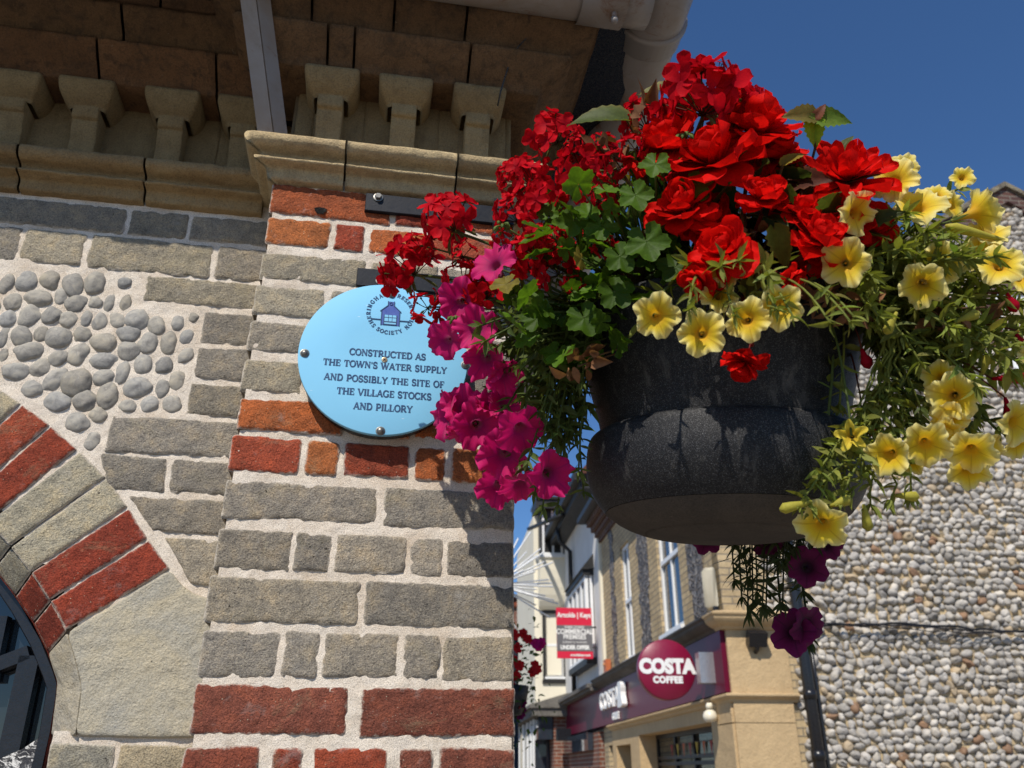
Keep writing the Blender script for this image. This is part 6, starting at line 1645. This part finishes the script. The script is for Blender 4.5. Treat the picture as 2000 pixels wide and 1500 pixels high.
# --- eaves brickwork at the top of the front
mb = MB()
for j, (h, o) in enumerate(((5.62, 0.05), (5.72, 0.11), (5.82, 0.18), (5.92, 0.26))): fbox(mb, -0.1, 6.62, h, h + 0.10, -0.2, o)
mb.build("eaves", M['dark_brick'], cafe)
mb = MB(); fbox(mb, -0.1, 6.75, 6.02, 6.12, -0.2, 0.42); mb.build("gutter", M['blackwood'], cafe)
# --- shopfront cornice, fascia, lower string, pilaster
CORN = smooth_prof([(0.0, 3.00), (0.05, 3.00), (0.07, 3.03), (0.12, 3.05), (0.17, 3.09), (0.18, 3.13), (0.20, 3.14), (0.20, 3.17), (0.0, 3.21)], 3)
def sweepF(mb, prof, s0, s1, wrap=None, tint=(1, 1, 1, 0)):
    """profile (out, up) along the front from s1 to s0 and round the corner along the gable to r = wrap"""
    rows = [Fp(np.full(len(prof), s1), prof[:, 1], prof[:, 0])]
    if wrap is None: rows.append(Fp(np.full(len(prof), s0), prof[:, 1], prof[:, 0]))
    else:
        rows.append(CC0 + (prof[:, 0])[:, None] * NF + (prof[:, 0])[:, None] * NG + prof[:, 1][:, None] * ZV)
        rows.append(Gp(np.full(len(prof), wrap), prof[:, 1], prof[:, 0]))
    n = len(prof)
    mb.add(np.concatenate(rows), [grid_faces(len(rows), n), np.array([list(range(n))]), np.array([list(range((len(rows) - 1) * n, len(rows) * n))])], tint, smooth=False)
mb = MB(); gbox(mb, 0.0, 0.5, 3.2, 6.3, -0.2, 0.008); mb.build("corner_quoin", M['buff_brick'], cafe)
mb = MB(); sweepF(mb, CORN, 0.16, 7.15); mb.build("front_cornice", M['dark_trim'], cafe)
mb = MB(); sweepF(mb, CORN * np.array([0.95, 1.0]), 0.0, 0.16, 0.72)
LOWP = smooth_prof([(0.0, 2.27), (0.03, 2.27), (0.04, 2.30), (0.09, 2.32), (0.09, 2.355), (0.0, 2.36)], 3)
sweepF(mb, LOWP, 0.0, 6.4, 0.70)
mb.build("stone_moulding", M['sand'], cafe)
mb = MB()
gbox(mb, 0.0, 0.66, 2.355, 3.0, -0.3, 0.02); gbox(mb, 0.0, 0.64, 2.075, 2.275, -0.3, 0.03); gbox(mb, 0.0, 0.64, 1.62, 2.068, -0.3, 0.03); gbox(mb, 0.0, 0.64, 1.1, 1.613, -0.3, 0.03); gbox(mb, 0.0, 0.66, 0, 1.094, -0.3, 0.04)
fbox(mb, 0.0, 0.48, 2.078, 2.272, -0.3, 0.028); fbox(mb, 0.0, 0.48, 1.622, 2.066, -0.3, 0.028); fbox(mb, 0.0, 0.48, 0, 1.611, -0.3, 0.028)
mb.build("corner_pilaster", M['sand'], cafe)
mb = MB()
fbox(mb, 0.02, 11.25, 2.372, 2.998, -0.2, 0.055); mb.build("fascia", M['maroon'], cafe)
# stone surround of the shop window and door below
HS = [(0.78, 4.35, 0.7, 2.12), (4.95, 6.05, 0.0, 2.02)]
mb = MB(); wall_holes(mb, 0.48, 6.35, 0.0, 2.275, HS, 0.0, 0.28)
mb.build("shopfront_surround", M['sand'], cafe)
sw_ = None
mb = MB()
for s_ in (0.78, 1.55, 2.4, 3.3, 4.29): fbox(mb, s_, s_ + 0.06, 0.7, 2.12, -0.33, -0.26)
for h_ in (1.70, 1.78): fbox(mb, 0.84, 4.29, h_, h_ + 0.045, -0.33, -0.255)
fbox(mb, 0.84, 4.29, 2.06, 2.12, -0.33, -0.262)
sw_ = mb.build("shop_window", M['blackwood'], cafe)
mb = MB(); q = np.array([(0.8, .7), (4.3, .7), (4.3, 2.1), (0.8, 2.1)]); mb.add(Fp(q[:, 0], q[:, 1], -0.30), [[0, 1, 2, 3]], smooth=False); mb.build("pane", M['glass'], sw_)
mb = MB(); fbox(mb, 4.97, 6.03, 0, 2.0, -0.32, -0.27); mb.build("door", M['dark_trim'], cafe)
bun = thing("bunting", Fp(2.0, 1.95, -0.22), "little orange and yellow pennants strung inside the cafe window", "bunting")
for j, s_ in enumerate(np.linspace(1.0, 3.4, 9)):
    mb = MB(); mb.add(np.array([Fp(s_ - .055, 1.96, -0.235), Fp(s_ + .055, 1.96, -0.235), Fp(s_, 1.80, -0.235), Fp(s_ - .055, 1.96, -0.238), Fp(s_ + .055, 1.96, -0.238), Fp(s_, 1.80, -0.238)]), [[0, 1, 2], [3, 4, 5], [0, 1, 4, 3], [1, 2, 5, 4], [2, 0, 3, 5]], ((0.7, .16, .04, 0), (.7, .5, .06, 0), (.5, .05, .04, 0))[j % 3], smooth=False)
    mb.build("pennant", M['petal'], bun)
mb = MB(); V, F = tube_vf([Fp(0.9, 1.965, -0.236), Fp(3.5, 1.965, -0.236)], .004, 5); mb.add(V, F); mb.build("string", M['blackwood'], bun)
# --- gable of cobbles
APX, APH, SLP = 4.79, 9.28, 0.615
def roofh(r_): return APH - SLP * abs(r_ - APX)
mb = MB()
P0_ = [(0.0, 0.0), (9.6, 0.0), (9.6, roofh(9.6)), (APX, APH), (0.0, roofh(0.0))]
q = np.array(P0_)
k = NT("cobble_bed"); M['cobble_bed'] = k.done(k.mix(k.rng(k.noise(1.2, k.obj(), 5, .7), .35, .7), (0.46, 0.37, 0.28), (0.38, 0.305, 0.23)), 0.95, k.bump(k.noise(40, k.obj(), 4), 0.6, 0.01))
mb.add(Gp(q[:, 0], q[:, 1], -0.022), [[0, 1, 2, 3, 4]], (1, 1, 1, 0), 1, smooth=False)
r = np.random.default_rng(21)
h = 0.9; row = 0; i = 0
while h < 9.2:
    dh = r.uniform(0.068, 0.092)
    x = 0.70 + r.uniform(0, .06) if h < 3.1 else 0.45 + r.uniform(0, .1)
    while x < 6.2:
        wd = r.uniform(0.06, 0.135) * (1.15 if r.random() < .1 else 1)
        cx, ch = x + wd / 2, h + r.normal(0, .015)
        if ch < roofh(cx) - 0.30 and not (3.95 < cx < 5.5 and 6.15 < ch < 7.6):
            g_ = 0.31 + 0.17 * r.random(); c_ = np.array((g_ * 1.08, g_, g_ * .89))
            q_ = r.random()
            if q_ < .05: c_ = np.array((.42, .33, .22))
            elif q_ < .07: c_ = np.array((.25, .15, .09))
            elif q_ < .16: c_ = c_ * .65
            rot = r.normal(-.1, .6); a = math.cos(rot) * RG + math.sin(rot) * ZV; b = -math.sin(rot) * RG + math.cos(rot) * ZV
            cobble(mb, Gp(cx, ch, -0.012), a, b, NG, wd * .53, dh * r.uniform(.42, .64), min(wd, dh) * r.uniform(.38, .7), (*c_, 0), i, 12, 6, 0, 0.6)
        i += 1; x += wd * r.uniform(.98, 1.12)
    h += dh; row += 1
mb.build("gable_wall", [mat_flint("cobble", 0.12), M['cobble_bed']], cafe)
mb = MB()
for sgn in (-1, 1):
    n_ = 26
    for j in range(n_):
        x0 = APX + sgn * j * 4.79 / n_; x1 = APX + sgn * (j + 1) * 4.79 / n_
        P = np.array([(x0, roofh(x0) - .30 - (j % 2) * .06), (x1, roofh(x1) - .30 - (j % 2) * .06), (x1, roofh(x1) - 0.06), (x0, roofh(x0) - 0.06)])
        V = np.concatenate([Gp(P[:, 0], P[:, 1], 0.05), Gp(P[:, 0], P[:, 1], -0.05)])
        mb.add(V, [[0, 1, 2, 3]] + [[a, (a + 1) % 4, (a + 1) % 4 + 4, a + 4] for a in range(4)], (1, 1, 1, 0), 0, np.concatenate([np.column_stack([P, np.zeros(4)])] * 2), smooth=False)
mb.build("verge_brickwork", M['dark_brick'], cafe)
k = NT("mossy_coping"); M['coping'] = k.done(k.mix(k.rng(k.noise(6, k.obj(), 6, .8), .45, .6), (0.12, 0.10, 0.075), (0.26, 0.22, 0.14)), 0.95, k.bump(k.noise(20, k.obj(), 5), 0.8, 0.03))
mb = MB()
for sgn in (-1, 1):
    xe = APX + sgn * 5.0
    P = np.array([(APX, APH - 0.06), (xe, roofh(xe) - 0.06), (xe, roofh(xe) + 0.02), (APX, APH + 0.02)])
    V = np.concatenate([Gp(P[:, 0], P[:, 1], 0.10), Gp(P[:, 0], P[:, 1], -6.3)])
    p2 = np.concatenate([np.column_stack([P, np.zeros(4)])] * 2)
    mb.add(V, [[0, 1, 2, 3]] + [[a, (a + 1) % 4, (a + 1) % 4 + 4, a + 4] for a in range(4)], (1, 1, 1, 0), 0, p2, smooth=False)
mb.build("roof", M['coping'], cafe)
# gable window
mb = MB(); wall_holes(mb, 3.97, 5.45, 6.05, 7.65, [(4.17, 5.25, 6.30, 7.45)], 0.03, 0.15, fn=Gp)
mb.build("window_surround", M['dark_brick'], cafe)
sash(cafe, 4.17, 5.25, 6.30, 7.45, o=0.0, fn=Gp, fw=0.075, mid=None)
# chimney pot beyond the ridge
mb = MB(); V, F = lathe_vf([(0.15, 0), (0.14, .45), (0.16, .47), (0.16, .55), (0.10, .56)], 20, Gp(2.74, 9.2, -2.5)); mb.add(V, F)
gbox(mb, 2.3, 3.1, 7.0, 9.2, -2.9, -2.1)
mb.build("chimney", M['lead'], cafe)
# drainpipe and cables on the gable
mb = MB()
pts = [Gp(0.80, h_, 0.10) for h_ in (5.8, 4.0, 2.6, 0.1)]
V, F = tube_vf(pts, 0.062, 14); mb.add(V, F)
dp = mb.build("drainpipe", M['black_iron'], cafe)
for h_ in (3.45, 2.3, 1.72):
    mb = MB(); V, F = tube_vf([Gp(0.80, h_, 0.10), Gp(0.80, h_ + .09, 0.10)], 0.072, 14); mb.add(V, F); mb.build("pipe_bracket", M['black_iron'], dp)
mb = MB()
V, F = tube_vf([Gp(0.90, h_, 0.07) for h_ in (3.05, 2.4, 1.7, 0.3)], 0.02, 6); mb.add(V, F)
for j in range(3):
    r = np.random.default_rng(j)
    pts = [Gp(x, 3.045 - .03 * math.sin(x * 2.2 + j) + r.normal(0, .012) - .012 * j + (.02 if x < 1.5 else 0), 0.085 + 0.01 * j) for x in np.linspace(0.9, 6.0, 34)]
    V, F = tube_vf(pts, (0.013, 0.008, 0.006)[j], 6); mb.add(V, F)
cb_ = mb.build("wall_cable", M['black_iron'], cafe)

# --- things fixed to the cafe front
sign = thing("projecting_sign", Fp(0.85, 2.7, 0.1), "round maroon cafe sign with white lettering projecting over the pavement", "sign")
SCN = on_plane(1303, 1307, CC0 + DV * 0.62, NG); SZ = (SCN - CAM) @ FWD; SR = 56.5 / FPX * SZ
mb = MB(); V, F = lathe_vf([(0.001, .0), (SR - .01, .0), (SR, -.01), (SR, -.11), (SR - .01, -.12), (0.001, -.12)], 72)
mb.add(SCN + V[:, :1] * RG + V[:, 1:2] * ZV + V[:, 2:] * NG, F, smooth=True); mb.build("disc", M['maroon_disc'], sign)
mb = MB(); font_text(mb, "COSTA", 0.205, SCN + ZV * .025, RG, ZV, NG, 0.004, 0.014, 0.93, spacing=1.02)
mb.build("name", M['white_sign'], sign); mb = MB(); font_text(mb, "COFFEE", 0.095, SCN - ZV * .115, RG, ZV, NG, 0.004, 0.006, 0.95, spacing=1.1); mb.build("subtitle", M['white_sign'], sign)
mb = MB(); V, F = tube_vf([SCN + RG * SR * .98 - NG * .06, on_plane(1380, 1305, CC0 + NF * .06, NF)], .02, 8); mb.add(V, F); mb.build("arm", M['maroon_disc'], sign)
mb = MB(); c_ = on_plane(1378, 1305, CC0 + NF * .135, NF)
V, F = box_vf((-.085, -.16, -.07), (.085, .16, .07)); mb.add(c_ + V[:, :1] * RG + V[:, 1:2] * ZV + V[:, 2:] * NG, F, smooth=False); mb.build("mounting_box", mat_plain("brushed_steel", (.45, .44, .44), .35, .7), sign)
fl = thing("fascia_lettering", Fp(5.6, 2.7, .06), "white raised cafe name with a bean shaped cup mark on the maroon fascia", "sign")
mb = MB(); font_text(mb, "COSTA", 0.40, Fp(6.0, 2.74, 0.062), -DV, ZV, NF, 0.05, 0.004, 1.25, spacing=1.05); mb.build("name", M['white_sign'], fl)
mb = MB(); font_text(mb, "COFFEE", 0.14, Fp(5.6, 2.46, 0.062), -DV, ZV, NF, 0.03, 0.008, 1.0); mb.build("subtitle", M['white_sign'], fl)
mb = MB()
cup = [(-.16, 2.55), (.16, 2.55), (.19, 2.60), (.10, 2.74), (.13, 2.86), (.10, 2.93), (-.10, 2.93), (-.13, 2.86), (-.10, 2.74), (-.19, 2.60)]
q = smooth_prof(cup + [cup[0]], 3)[:-1]; n = len(q)
V = np.concatenate([Fp(4.86 - q[:, 0], q[:, 1], 0.075), Fp(4.86 - q[:, 0], q[:, 1], 0.16)]); mb.add(V, [list(range(n, 2 * n))] + [[a, (a + 1) % n, (a + 1) % n + n, a + n] for a in range(n)], smooth=False); mb.build("cup_mark", M['white_sign'], fl)
al = thing("alarm_box", Fp(6.2, 3.3, 0.05), "orange alarm box on the brick at the left end of the cafe front", "alarm")
mb = MB(); P = atz(1191, 1305, 0); 
V, F = box_vf((-.11, -.14, 0), (.11, .14, .09)); c_ = on_plane(1191, 1305, CC0 + NF * .02, NF); mb.add(c_ + V[:, :1] * DV + V[:, 1:2] * ZV + V[:, 2:] * NF, F, smooth=False); mb.build("cover", mat_plain("orange_plastic", (0.48, 0.13, 0.045), .5), al)
mb = MB(); V, F = dome_vf(c_ + NF * .0905 + ZV * .06, NF, .03, .03); mb.add(V, F); mb.build("strobe", mat_plain("amber_lens", (0.5, .2, .06), .3), al)
wb = thing("security_light", Fp(.25, 3.5, 0), "long white security box on the cafe brick above the cornice", "light")
c_ = on_plane(1396, 1151, CC0 + NF * .01, NF)
mb = MB(); V, F = lathe_vf([(0.001, .24), (.06, .235), (.085, .19), (.085, -.19), (.06, -.235), (.001, -.24)], 16); mb.add(c_ + V[:, :1] * DV * .9 + V[:, 2:] * ZV + np.abs(V[:, 1:2]) * NF * 1.6, F); mb.build("housing", M['cream'], wb)
mb = MB(); V, F = box_vf((-.08, -.3, 0), (.08, -.2, .06)); mb.add(c_ + V[:, :1] * DV + V[:, 1:2] * ZV + V[:, 2:] * NF, F, smooth=False); mb.build("bracket", M['black_iron'], wb)
gl_ = thing("globe_lamp", Fp(.6, 2.2, .1), "cream globe shaped dome lamp under the stone moulding by the corner", "lamp")
c_ = on_plane(1387, 1398, CC0 + NF * .10, NF)
mb = MB(); V, F = lathe_vf([(.001, .064), (.034, .06), (.064, .038), (.078, .0), (.075, -.034), (.05, -.06), (.001, -.066)], 24, c_); mb.add(V, F); mb.build("globe", mat_plain("opal", (.72, .66, .52), .35), gl_)
mb = MB(); V, F = lathe_vf([(.001, .13), (.035, .13), (.04, .07), (.001, .07)], 16, c_); mb.add(V, F); V, F = tube_vf([c_ + ZV * .1, c_ + ZV * .1 - NF * .1], .014, 6); mb.add(V, F); mb.build("fitting", M['cream'], gl_)
fd = thing("floodlight", Gp(.25, 2.85, .1), "dark floodlight under the cornice on the sandstone corner", "light")
c_ = on_plane(1478, 1247, CC0 + NG * .1, NG)
mb = MB(); V, F = box_vf((-.10, -.075, -.05), (.10, .075, .05)); Rx = rotm((1, 0, 0), .5); V = V @ Rx.T; mb.add(c_ + V[:, :1] * RG + V[:, 1:2] * ZV + V[:, 2:] * NG, F, smooth=False); mb.build("head", M['black_iron'], fd)
mb = MB(); V, F = tube_vf([c_ - ZV * .03, c_ - ZV * .11 - NG * .02, c_ - ZV * .13 - NG * .08], .022, 8); mb.add(V, F); mb.build("mount", M['black_iron'], fd)

# ---- white rendered building beyond the cafe
wh = thing("rendered_building", Fp(9, 0), "white rendered building with black trim, bay window and cream oriel", "building")
mb = MB(); wall_holes(mb, 6.62, 11.6, 2.95, 7.0, [], 0.0); fbox(mb, 6.64, 16, 0.0, 6.9, -6, -0.2)
mb.build("front_wall", M['render'], wh)
mb = MB(); fbox(mb, 6.56, 6.72, 3.2, 6.6, -0.1, 0.05); mb.build("edge_pier", M['cream'], wh)
bay = MB()
fbox(bay, 7.45, 9.75, 5.20, 5.30, 0, 0.22)
V = np.array([*Fp([7.40, 9.80, 9.80, 7.40], [5.30] * 4, [0.26, 0.26, 0.0, 0.0]), *Fp([7.40, 9.80], [5.62, 5.62], [0.0, 0.0])])
bay.add(V, [[0, 1, 2, 3], [0, 1, 5, 4], [0, 3, 4], [1, 2, 5]], smooth=False)
bayo = bay.build("bay_window", M['blackwood'], wh)
mb = MB(); fbox(mb, 7.45, 9.75, 3.50, 3.62, 0, 0.20); mb.build("bay_sill", M['blackwood'], bayo)
mb = MB()
for s_ in (7.5, 8.0, 8.55, 9.1, 9.65): fbox(mb, s_, s_ + .07, 3.62, 5.20, 0.11, 0.18)
for h_ in (3.62, 4.4, 5.12): fbox(mb, 7.5, 9.72, h_, h_ + .07, 0.12, 0.175)
for o in (0.02,): fbox(mb, 7.5, 7.57, 3.62, 5.2, o, o + .06)
mb.build("bay_frame", M['upvc'], bayo)
mb = MB(); fbox(mb, 7.52, 9.68, 3.62, 5.2, 0.02, 0.14); mb.build("bay_pane", M['street_glass'], bayo)
mb = MB(); q = np.array([(6.5, 7.0, .42), (16.2, 7.0, .42), (16.2, 11.2, -3.8), (6.5, 11.2, -3.8)])
mb.add(Fp(q[:, 0], q[:, 1], q[:, 2]), [[0, 1, 2, 3]], (1, 1, 1, 0), 0, np.array([(0, 0, 0), (9.7, 0, 0), (9.7, 5.9, 0), (0, 5.9, 0)]), smooth=False)
mb.add(Fp([6.5, 6.5, 6.5], [7.0, 11.2, 7.0], [.42, -3.8, -8]), [[0, 1, 2]], smooth=False)
mb.build("roof", M['tile'], wh)
mb = MB(); fbox(mb, 6.5, 16, 6.86, 7.02, 0.36, 0.50); fbox(mb, 6.6, 16, 6.72, 6.86, 0.0, 0.36)
V, F = tube_vf([Fp(9.83, 6.8, .36), Fp(9.83, 6.45, .30), Fp(9.83, 6.25, .08), Fp(9.83, 3.2, .08)], .05, 8); mb.add(V, F)
V, F = tube_vf([Fp(11.1, 7.1, .9), Fp(8.6, 6.75, .42)], .05, 8); mb.add(V, F)
mb.build("eaves_gutter", M['blackwood'], wh)
mb = MB()
wall_holes(mb, -0.72, 0.0, 3.05, 5.3, [(-0.47, -0.03, 3.67, 5.13)], 0, 0.08, fn=lambda r, h, o: Gp(r, h, np.asarray(o) - 11.6))
fbox(mb, 11.62, 16, 3.05, 7.6, 0.0, 0.72)
mb.build("wing_wall", M['cream'], wh)
G2 = lambda r, h, o: Gp(r, h, np.asarray(o, float) - 11.6)
sash(wh, -0.47, -0.03, 3.67, 5.13, o=-0.02, fn=G2, fw=0.05, mid=.5, bars=3, mul=1)
mb = MB()
for a in ((-.53, -.47, 3.6, 5.2), (-.03, .03, 3.6, 5.2), (-.47, -.03, 5.13, 5.25), (-.55, .05, 3.52, 3.6)): gbox(mb, *a, -11.6, -11.55)
mb.build("window_surround", M['blackwood'], wh)
mb = MB()
t = np.linspace(0, math.pi / 2, 9); pr = np.stack([0.42 * np.sin(t), 5.2 + 1.15 * (1 - np.cos(t))], -1); pr = np.concatenate([pr, [(0.42, 6.40), (0.46, 6.40), (0.46, 6.46)]])
V = np.concatenate([Gp(np.full(len(pr), r_), pr[:, 1], pr[:, 0] - 11.6) for r_ in (-.62, .02)]); n = len(pr)
mb.add(V, [grid_faces(2, n)], smooth=False)
for r_, o_2 in ((-.62, 0), (.02, 1)):
    V = np.concatenate([Gp(np.full(n, r_), pr[:, 1], pr[:, 0] - 11.6), Gp(np.full(n, r_), pr[:, 1], np.full(n, -11.6))]); mb.add(V, [grid_faces(2, n)], smooth=False)
mb.build("oriel_base", M['cream'], wh)
mb = MB(); gbox(mb, -.60, .0, 6.46, 7.62, -11.6, -11.20); gbox(mb, -.72, .12, 7.62, 7.85, -11.9, -11.0); gbox(mb, -.72, .12, 7.85, 7.92, -12.2, -10.95)
orl = mb.build("oriel", M['blackwood'], wh)
mb = MB()
for r_ in (-.55, -.31, -.09): gbox(mb, r_, r_ + .05, 6.5, 7.6, -11.2, -11.17)
for h_ in (6.5, 6.9, 7.25): gbox(mb, -.55, -.04, h_, h_ + .04, -11.198, -11.175)
for s_ in (11.25, 11.5): fbox(mb, s_, s_ + .05, 6.5, 7.6, 0.0, 0.022)
gbox(mb, -.64, .03, 6.42, 6.50, -11.6, -11.13)
mb.build("oriel_frame", M['upvc'], orl)
shp = MB()
fbox(shp, 11.3, 16, 0, 2.78, 0.0, 0.34); fbox(shp, 7.45, 11.3, 0, 2.3, -0.1, 0.03)
shp.build("shop_wall", M['red_brick'], wh)
mb = MB(); fbox(mb, 11.1, 16, 2.78, 2.95, 0.0, 0.85); fbox(mb, 11.05, 16, 2.95, 3.02, 0.0, 0.92); fbox(mb, 7.2, 11.05, 3.05, 3.12, 0, .26); fbox(mb, 7.2, 11.0, 3.0, 3.05, 0, .20)
V = np.array([*Fp([11.05, 16, 16, 11.05], [3.02] * 4, [.92, .92, 0, 0]), *Fp([11.05, 16], [3.28, 3.28], [0.0, 0.0])]); mb.add(V, [[0, 1, 5, 4], [0, 4, 3]], smooth=False)
mb.build("lead_canopy", M['lead'], wh)
mb = MB(); fbox(mb, 12.0, 15.8, 0.5, 2.75, 0.36, 0.70); fbox(mb, 11.32, 12.0, 2.3, 2.78, 0.36, 0.70); fbox(mb, 8.0, 11.2, 2.0, 2.32, 0.04, .14); mb.build("shop_window", M['street_glass'], wh)
mb = MB()
for s_ in (12.0, 12.6, 13.4, 14.4, 15.7): fbox(mb, s_, s_ + .08, 0.4, 2.76, 0.70, 0.74)
mb.build("shop_frame", M['upvc'], wh)
mb = MB(); fbox(mb, 10.6, 10.9, 2.25, 2.5, 0.05, 0.35); mb.build("shop_lantern", M['black_iron'], wh)

# ---- estate agent's board
eb = thing("agent_board", Fp(7.0, 4.1, 0.05), "red and grey estate agent's board projecting from the white building", "sign")
EBP = CC0 + DV * 7.0
tl = on_plane(1087, 1188, EBP, NG); tr = on_plane(1155, 1184, EBP, NG); bl = on_plane(1090, 1287, EBP, NG)
EC = on_plane(1122, 1236, EBP, NG); EW = np.linalg.norm(tr - tl) * .5; EH = np.linalg.norm(bl - tl) * .5
def ebox(mb, x0, x1, y0, y1, z0, z1):
    V, F = box_vf((x0 * EW, y0 * EH, z0), (x1 * EW, y1 * EH, z1)); mb.add(EC + V[:, :1] * RG + V[:, 1:2] * ZV + V[:, 2:] * NG, F, smooth=False)
M['board_red'] = mat_plain("board_red", (0.62, 0.015, 0.05), .45, 0, .4, .04)
M['board_grey'] = mat_plain("board_grey", (0.14, 0.135, 0.14), .45, 0, .4, .04)
mb = MB(); ebox(mb, -1, 1, -1, 1, -.03, 0); mb.build("board", M['board_red'], eb)
mb = MB(); ebox(mb, -1, 1, -.72, .30, 0.0005, .004); mb.build("grey_panel", M['board_grey'], eb)
for t_, sz, y, f_, xs in (("Arnolds | Keys", .125, .70, .004, .86), ("THREE STOREY", .060, .22, .001, .95), ("COMMERCIAL", .128, .04, .004, .86), ("PREMISES", .118, -.17, .003, .9), ("(subject to contract)", .058, -.36, 0, .95), ("UNDER OFFER", .098, -.58, .005, .86), ("arnoldskeys.com", .062, -.87, .002, .9)):
    mb = MB(); font_text(mb, t_, sz, EC + ZV * y * EH + NG * .005 + RG * (.30 * EW if 'com' in t_ and t_[0] == 'a' else 0), RG, ZV, NG, .002, f_, xs); mb.build("lettering", M['white_sign'], eb)
mb = MB(); ebox(mb, 1, 1.25, .2, .26, -.03, 0); ebox(mb, 1, 1.25, -.6, -.54, -.03, 0); mb.build("fixing", M['blackwood'], eb)

# ---- farther houses
fh = thing("brick_house", Fp(20, 0), "red brick house farther along beyond the cream wing", "house")
mb = MB(); fbox(mb, 19, 30, 0, 6.6, -6, 0.55); mb.build("wall", M['red_brick'], fh)
mb = MB(); fbox(mb, 18.9, 30, 6.6, 6.75, -6, .75); q = np.array([(18.9, 6.75, .75), (30, 6.75, .75), (30, 9.6, -2.5), (18.9, 9.6, -2.5)]); mb.add(Fp(q[:, 0], q[:, 1], q[:, 2]), [[0, 1, 2, 3]], (1, 1, 1, 0), 0, np.array([(0, 0, 0), (11, 0, 0), (11, 4, 0), (0, 4, 0)]), smooth=False); mb.build("roof", M['tile'], fh)
mb = MB(); fbox(mb, 16.4, 19.0, 0, 3.9, 0.0, 0.9); gbox(mb, -1.15, -.95, 0, 3.2, -19, -16.2); mb.build("porch", M['cream'], fh)
mb = MB(); gbox(mb, -0.98, -.60, 3.05, 3.55, -16.4, -16.0); gbox(mb, -.93, -.65, 2.85, 3.05, -16.4, -16.1); mb.build("stone_corbel", M['lead'], fh)
th_ = thing("terrace_house", Fp(48, 0, 4), "pale house closing the end of the street", "house")
mb = MB(); gbox(mb, -9, -0.3, 0, 7.2, -52, -46); mb.build("wall", M['red_brick'], th_)
mb = MB(); gbox(mb, -9.2, -0.1, 7.2, 7.5, -52.2, -45.8); mb.build("parapet", M['cream'], th_)
for j in range(3): sash(th_, -2.9 - 2.1 * j, -1.8 - 2.1 * j, 4.2, 6.2, o=-45.95, fn=Gp)

# ---- starburst decoration of white rods
sb = thing("starburst_decoration", atz(972, 1140, 7.2), "spiky white starburst of thin rods hanging across the street", "decoration")
cS = atz(968, 1142, 7.2); r = np.random.default_rng(3)
mb = MB()
for j in range(95):
    d = r.normal(0, 1, 3); d /= np.linalg.norm(d); d[1] *= .7
    L = r.uniform(.38, .62); V, F = tube_vf([cS + d * .05, cS + d * L], [.0068, .0068], 5); mb.add(V, F)
mb.build("rods", M['upvc'], sb)
mb = MB(); V, F = lathe_vf([(.001, .06), (.045, .045), (.06, 0), (.045, -.045), (.001, -.06)], 12, cS); mb.add(V, F); mb.build("hub", M['upvc'], sb)
mb = MB(); V, F = tube_vf([cS + ZV * .05, cS + ZV * 1.0 - RV * .5, cS + ZV * 1.6 - RV * 3.0], .004, 5); mb.add(V, F); mb.build("wire", M['galv'], sb)

# ---- second basket on its post
b2 = thing("flower_basket", atz(1012, 1330, 4.4), "smaller hanging basket of red and magenta flowers half hidden behind the pier", "planter")
r = np.random.default_rng(12); c2 = atz(985, 1325, 4.4)
mb = MB()
for j in range(420):
    d = r.normal(0, 1, 3) * np.array([.095, .10, .15]); P = c2 + d - ZV * .04; l = r.uniform(.02, .04); V, F = leaf_lance(l, l * .6, .3, .4, 4)
    add_leaf(mb, V, F, P, r.normal(0, 1, 3), ZV + r.normal(0, .6, 3), np.array((.06, .10, .025)) * r.uniform(.6, 1.3))
for j in range(60):
    P = c2 + np.array([r.uniform(0, .2), r.normal(0, .05), r.uniform(-.2, .28)]); l = r.uniform(.02, .035); V, F = leaf_lance(l, l * .4, .3, .4, 4); add_leaf(mb, V, F, P, r.normal(0, 1, 3), ZV, np.array((.08, .12, .03)))
mb.build("foliage", M['leaf'], b2)
for nm, col, pts in (("red_blossoms", (.58, .008, .015), [(1005, 1240), (1012, 1265), (1003, 1290), (1015, 1300), (1008, 1320), (1003, 1345), (1030, 1248), (1022, 1238), (1048, 1308), (1045, 1300), (1040, 1312), (1006, 1380)]), ("magenta_blossoms", (.60, .006, .20), [(1052, 1262), (1046, 1256), (1057, 1255)]), ("purple_blossoms", (.17, .004, .08), [(1018, 1385), (1019, 1372), (1016, 1395)])):
    mb = MB()
    for x, y in pts:
        P = atz(x, y, 4.35 + r.uniform(-.08, .05))
        for q in range(7):
            V, F, t = petal_grid(.03, .026, .3, 0, .2, 0, .1, q, 5, 5); a = q * .9; Rm = orient(TOC(P) + r.normal(0, .3, 3), a); mb.add(P + V @ Rm.T, F, (*col, 0))
    mb.build(nm, M['petal'], b2)
mb = MB(); V, F = bowl_pts([(.0, 0)], 3) if False else lathe_vf([(.001, -.09), (.09, -.08), (.12, 0), (.13, .06), (.11, .06), (.001, .04)], 24, c2 - ZV * .1); mb.add(V, F); mb.build("bowl", M['bowl'], b2)
po = thing("lamp_post", atz(1008, 1400, 4.6) * np.array([1, 1, 0]), "thin black post just beyond the pier carrying the smaller basket", "post")
px_ = atz(1008, 1400, 4.6)
mb = MB(); V, F = tube_vf([px_ * np.array([1, 1, 0]), px_ * np.array([1, 1, 0]) + ZV * 2.35], .014, 10); mb.add(V, F); mb.build("pole", M['black_iron'], po)
mb = MB(); V, F = tube_vf([px_ * np.array([1, 1, 0]) + ZV * 2.3, c2 + ZV * .35, c2 + ZV * .2], .007, 6); mb.add(V, F); mb.build("bracket_arm", M['black_iron'], po)
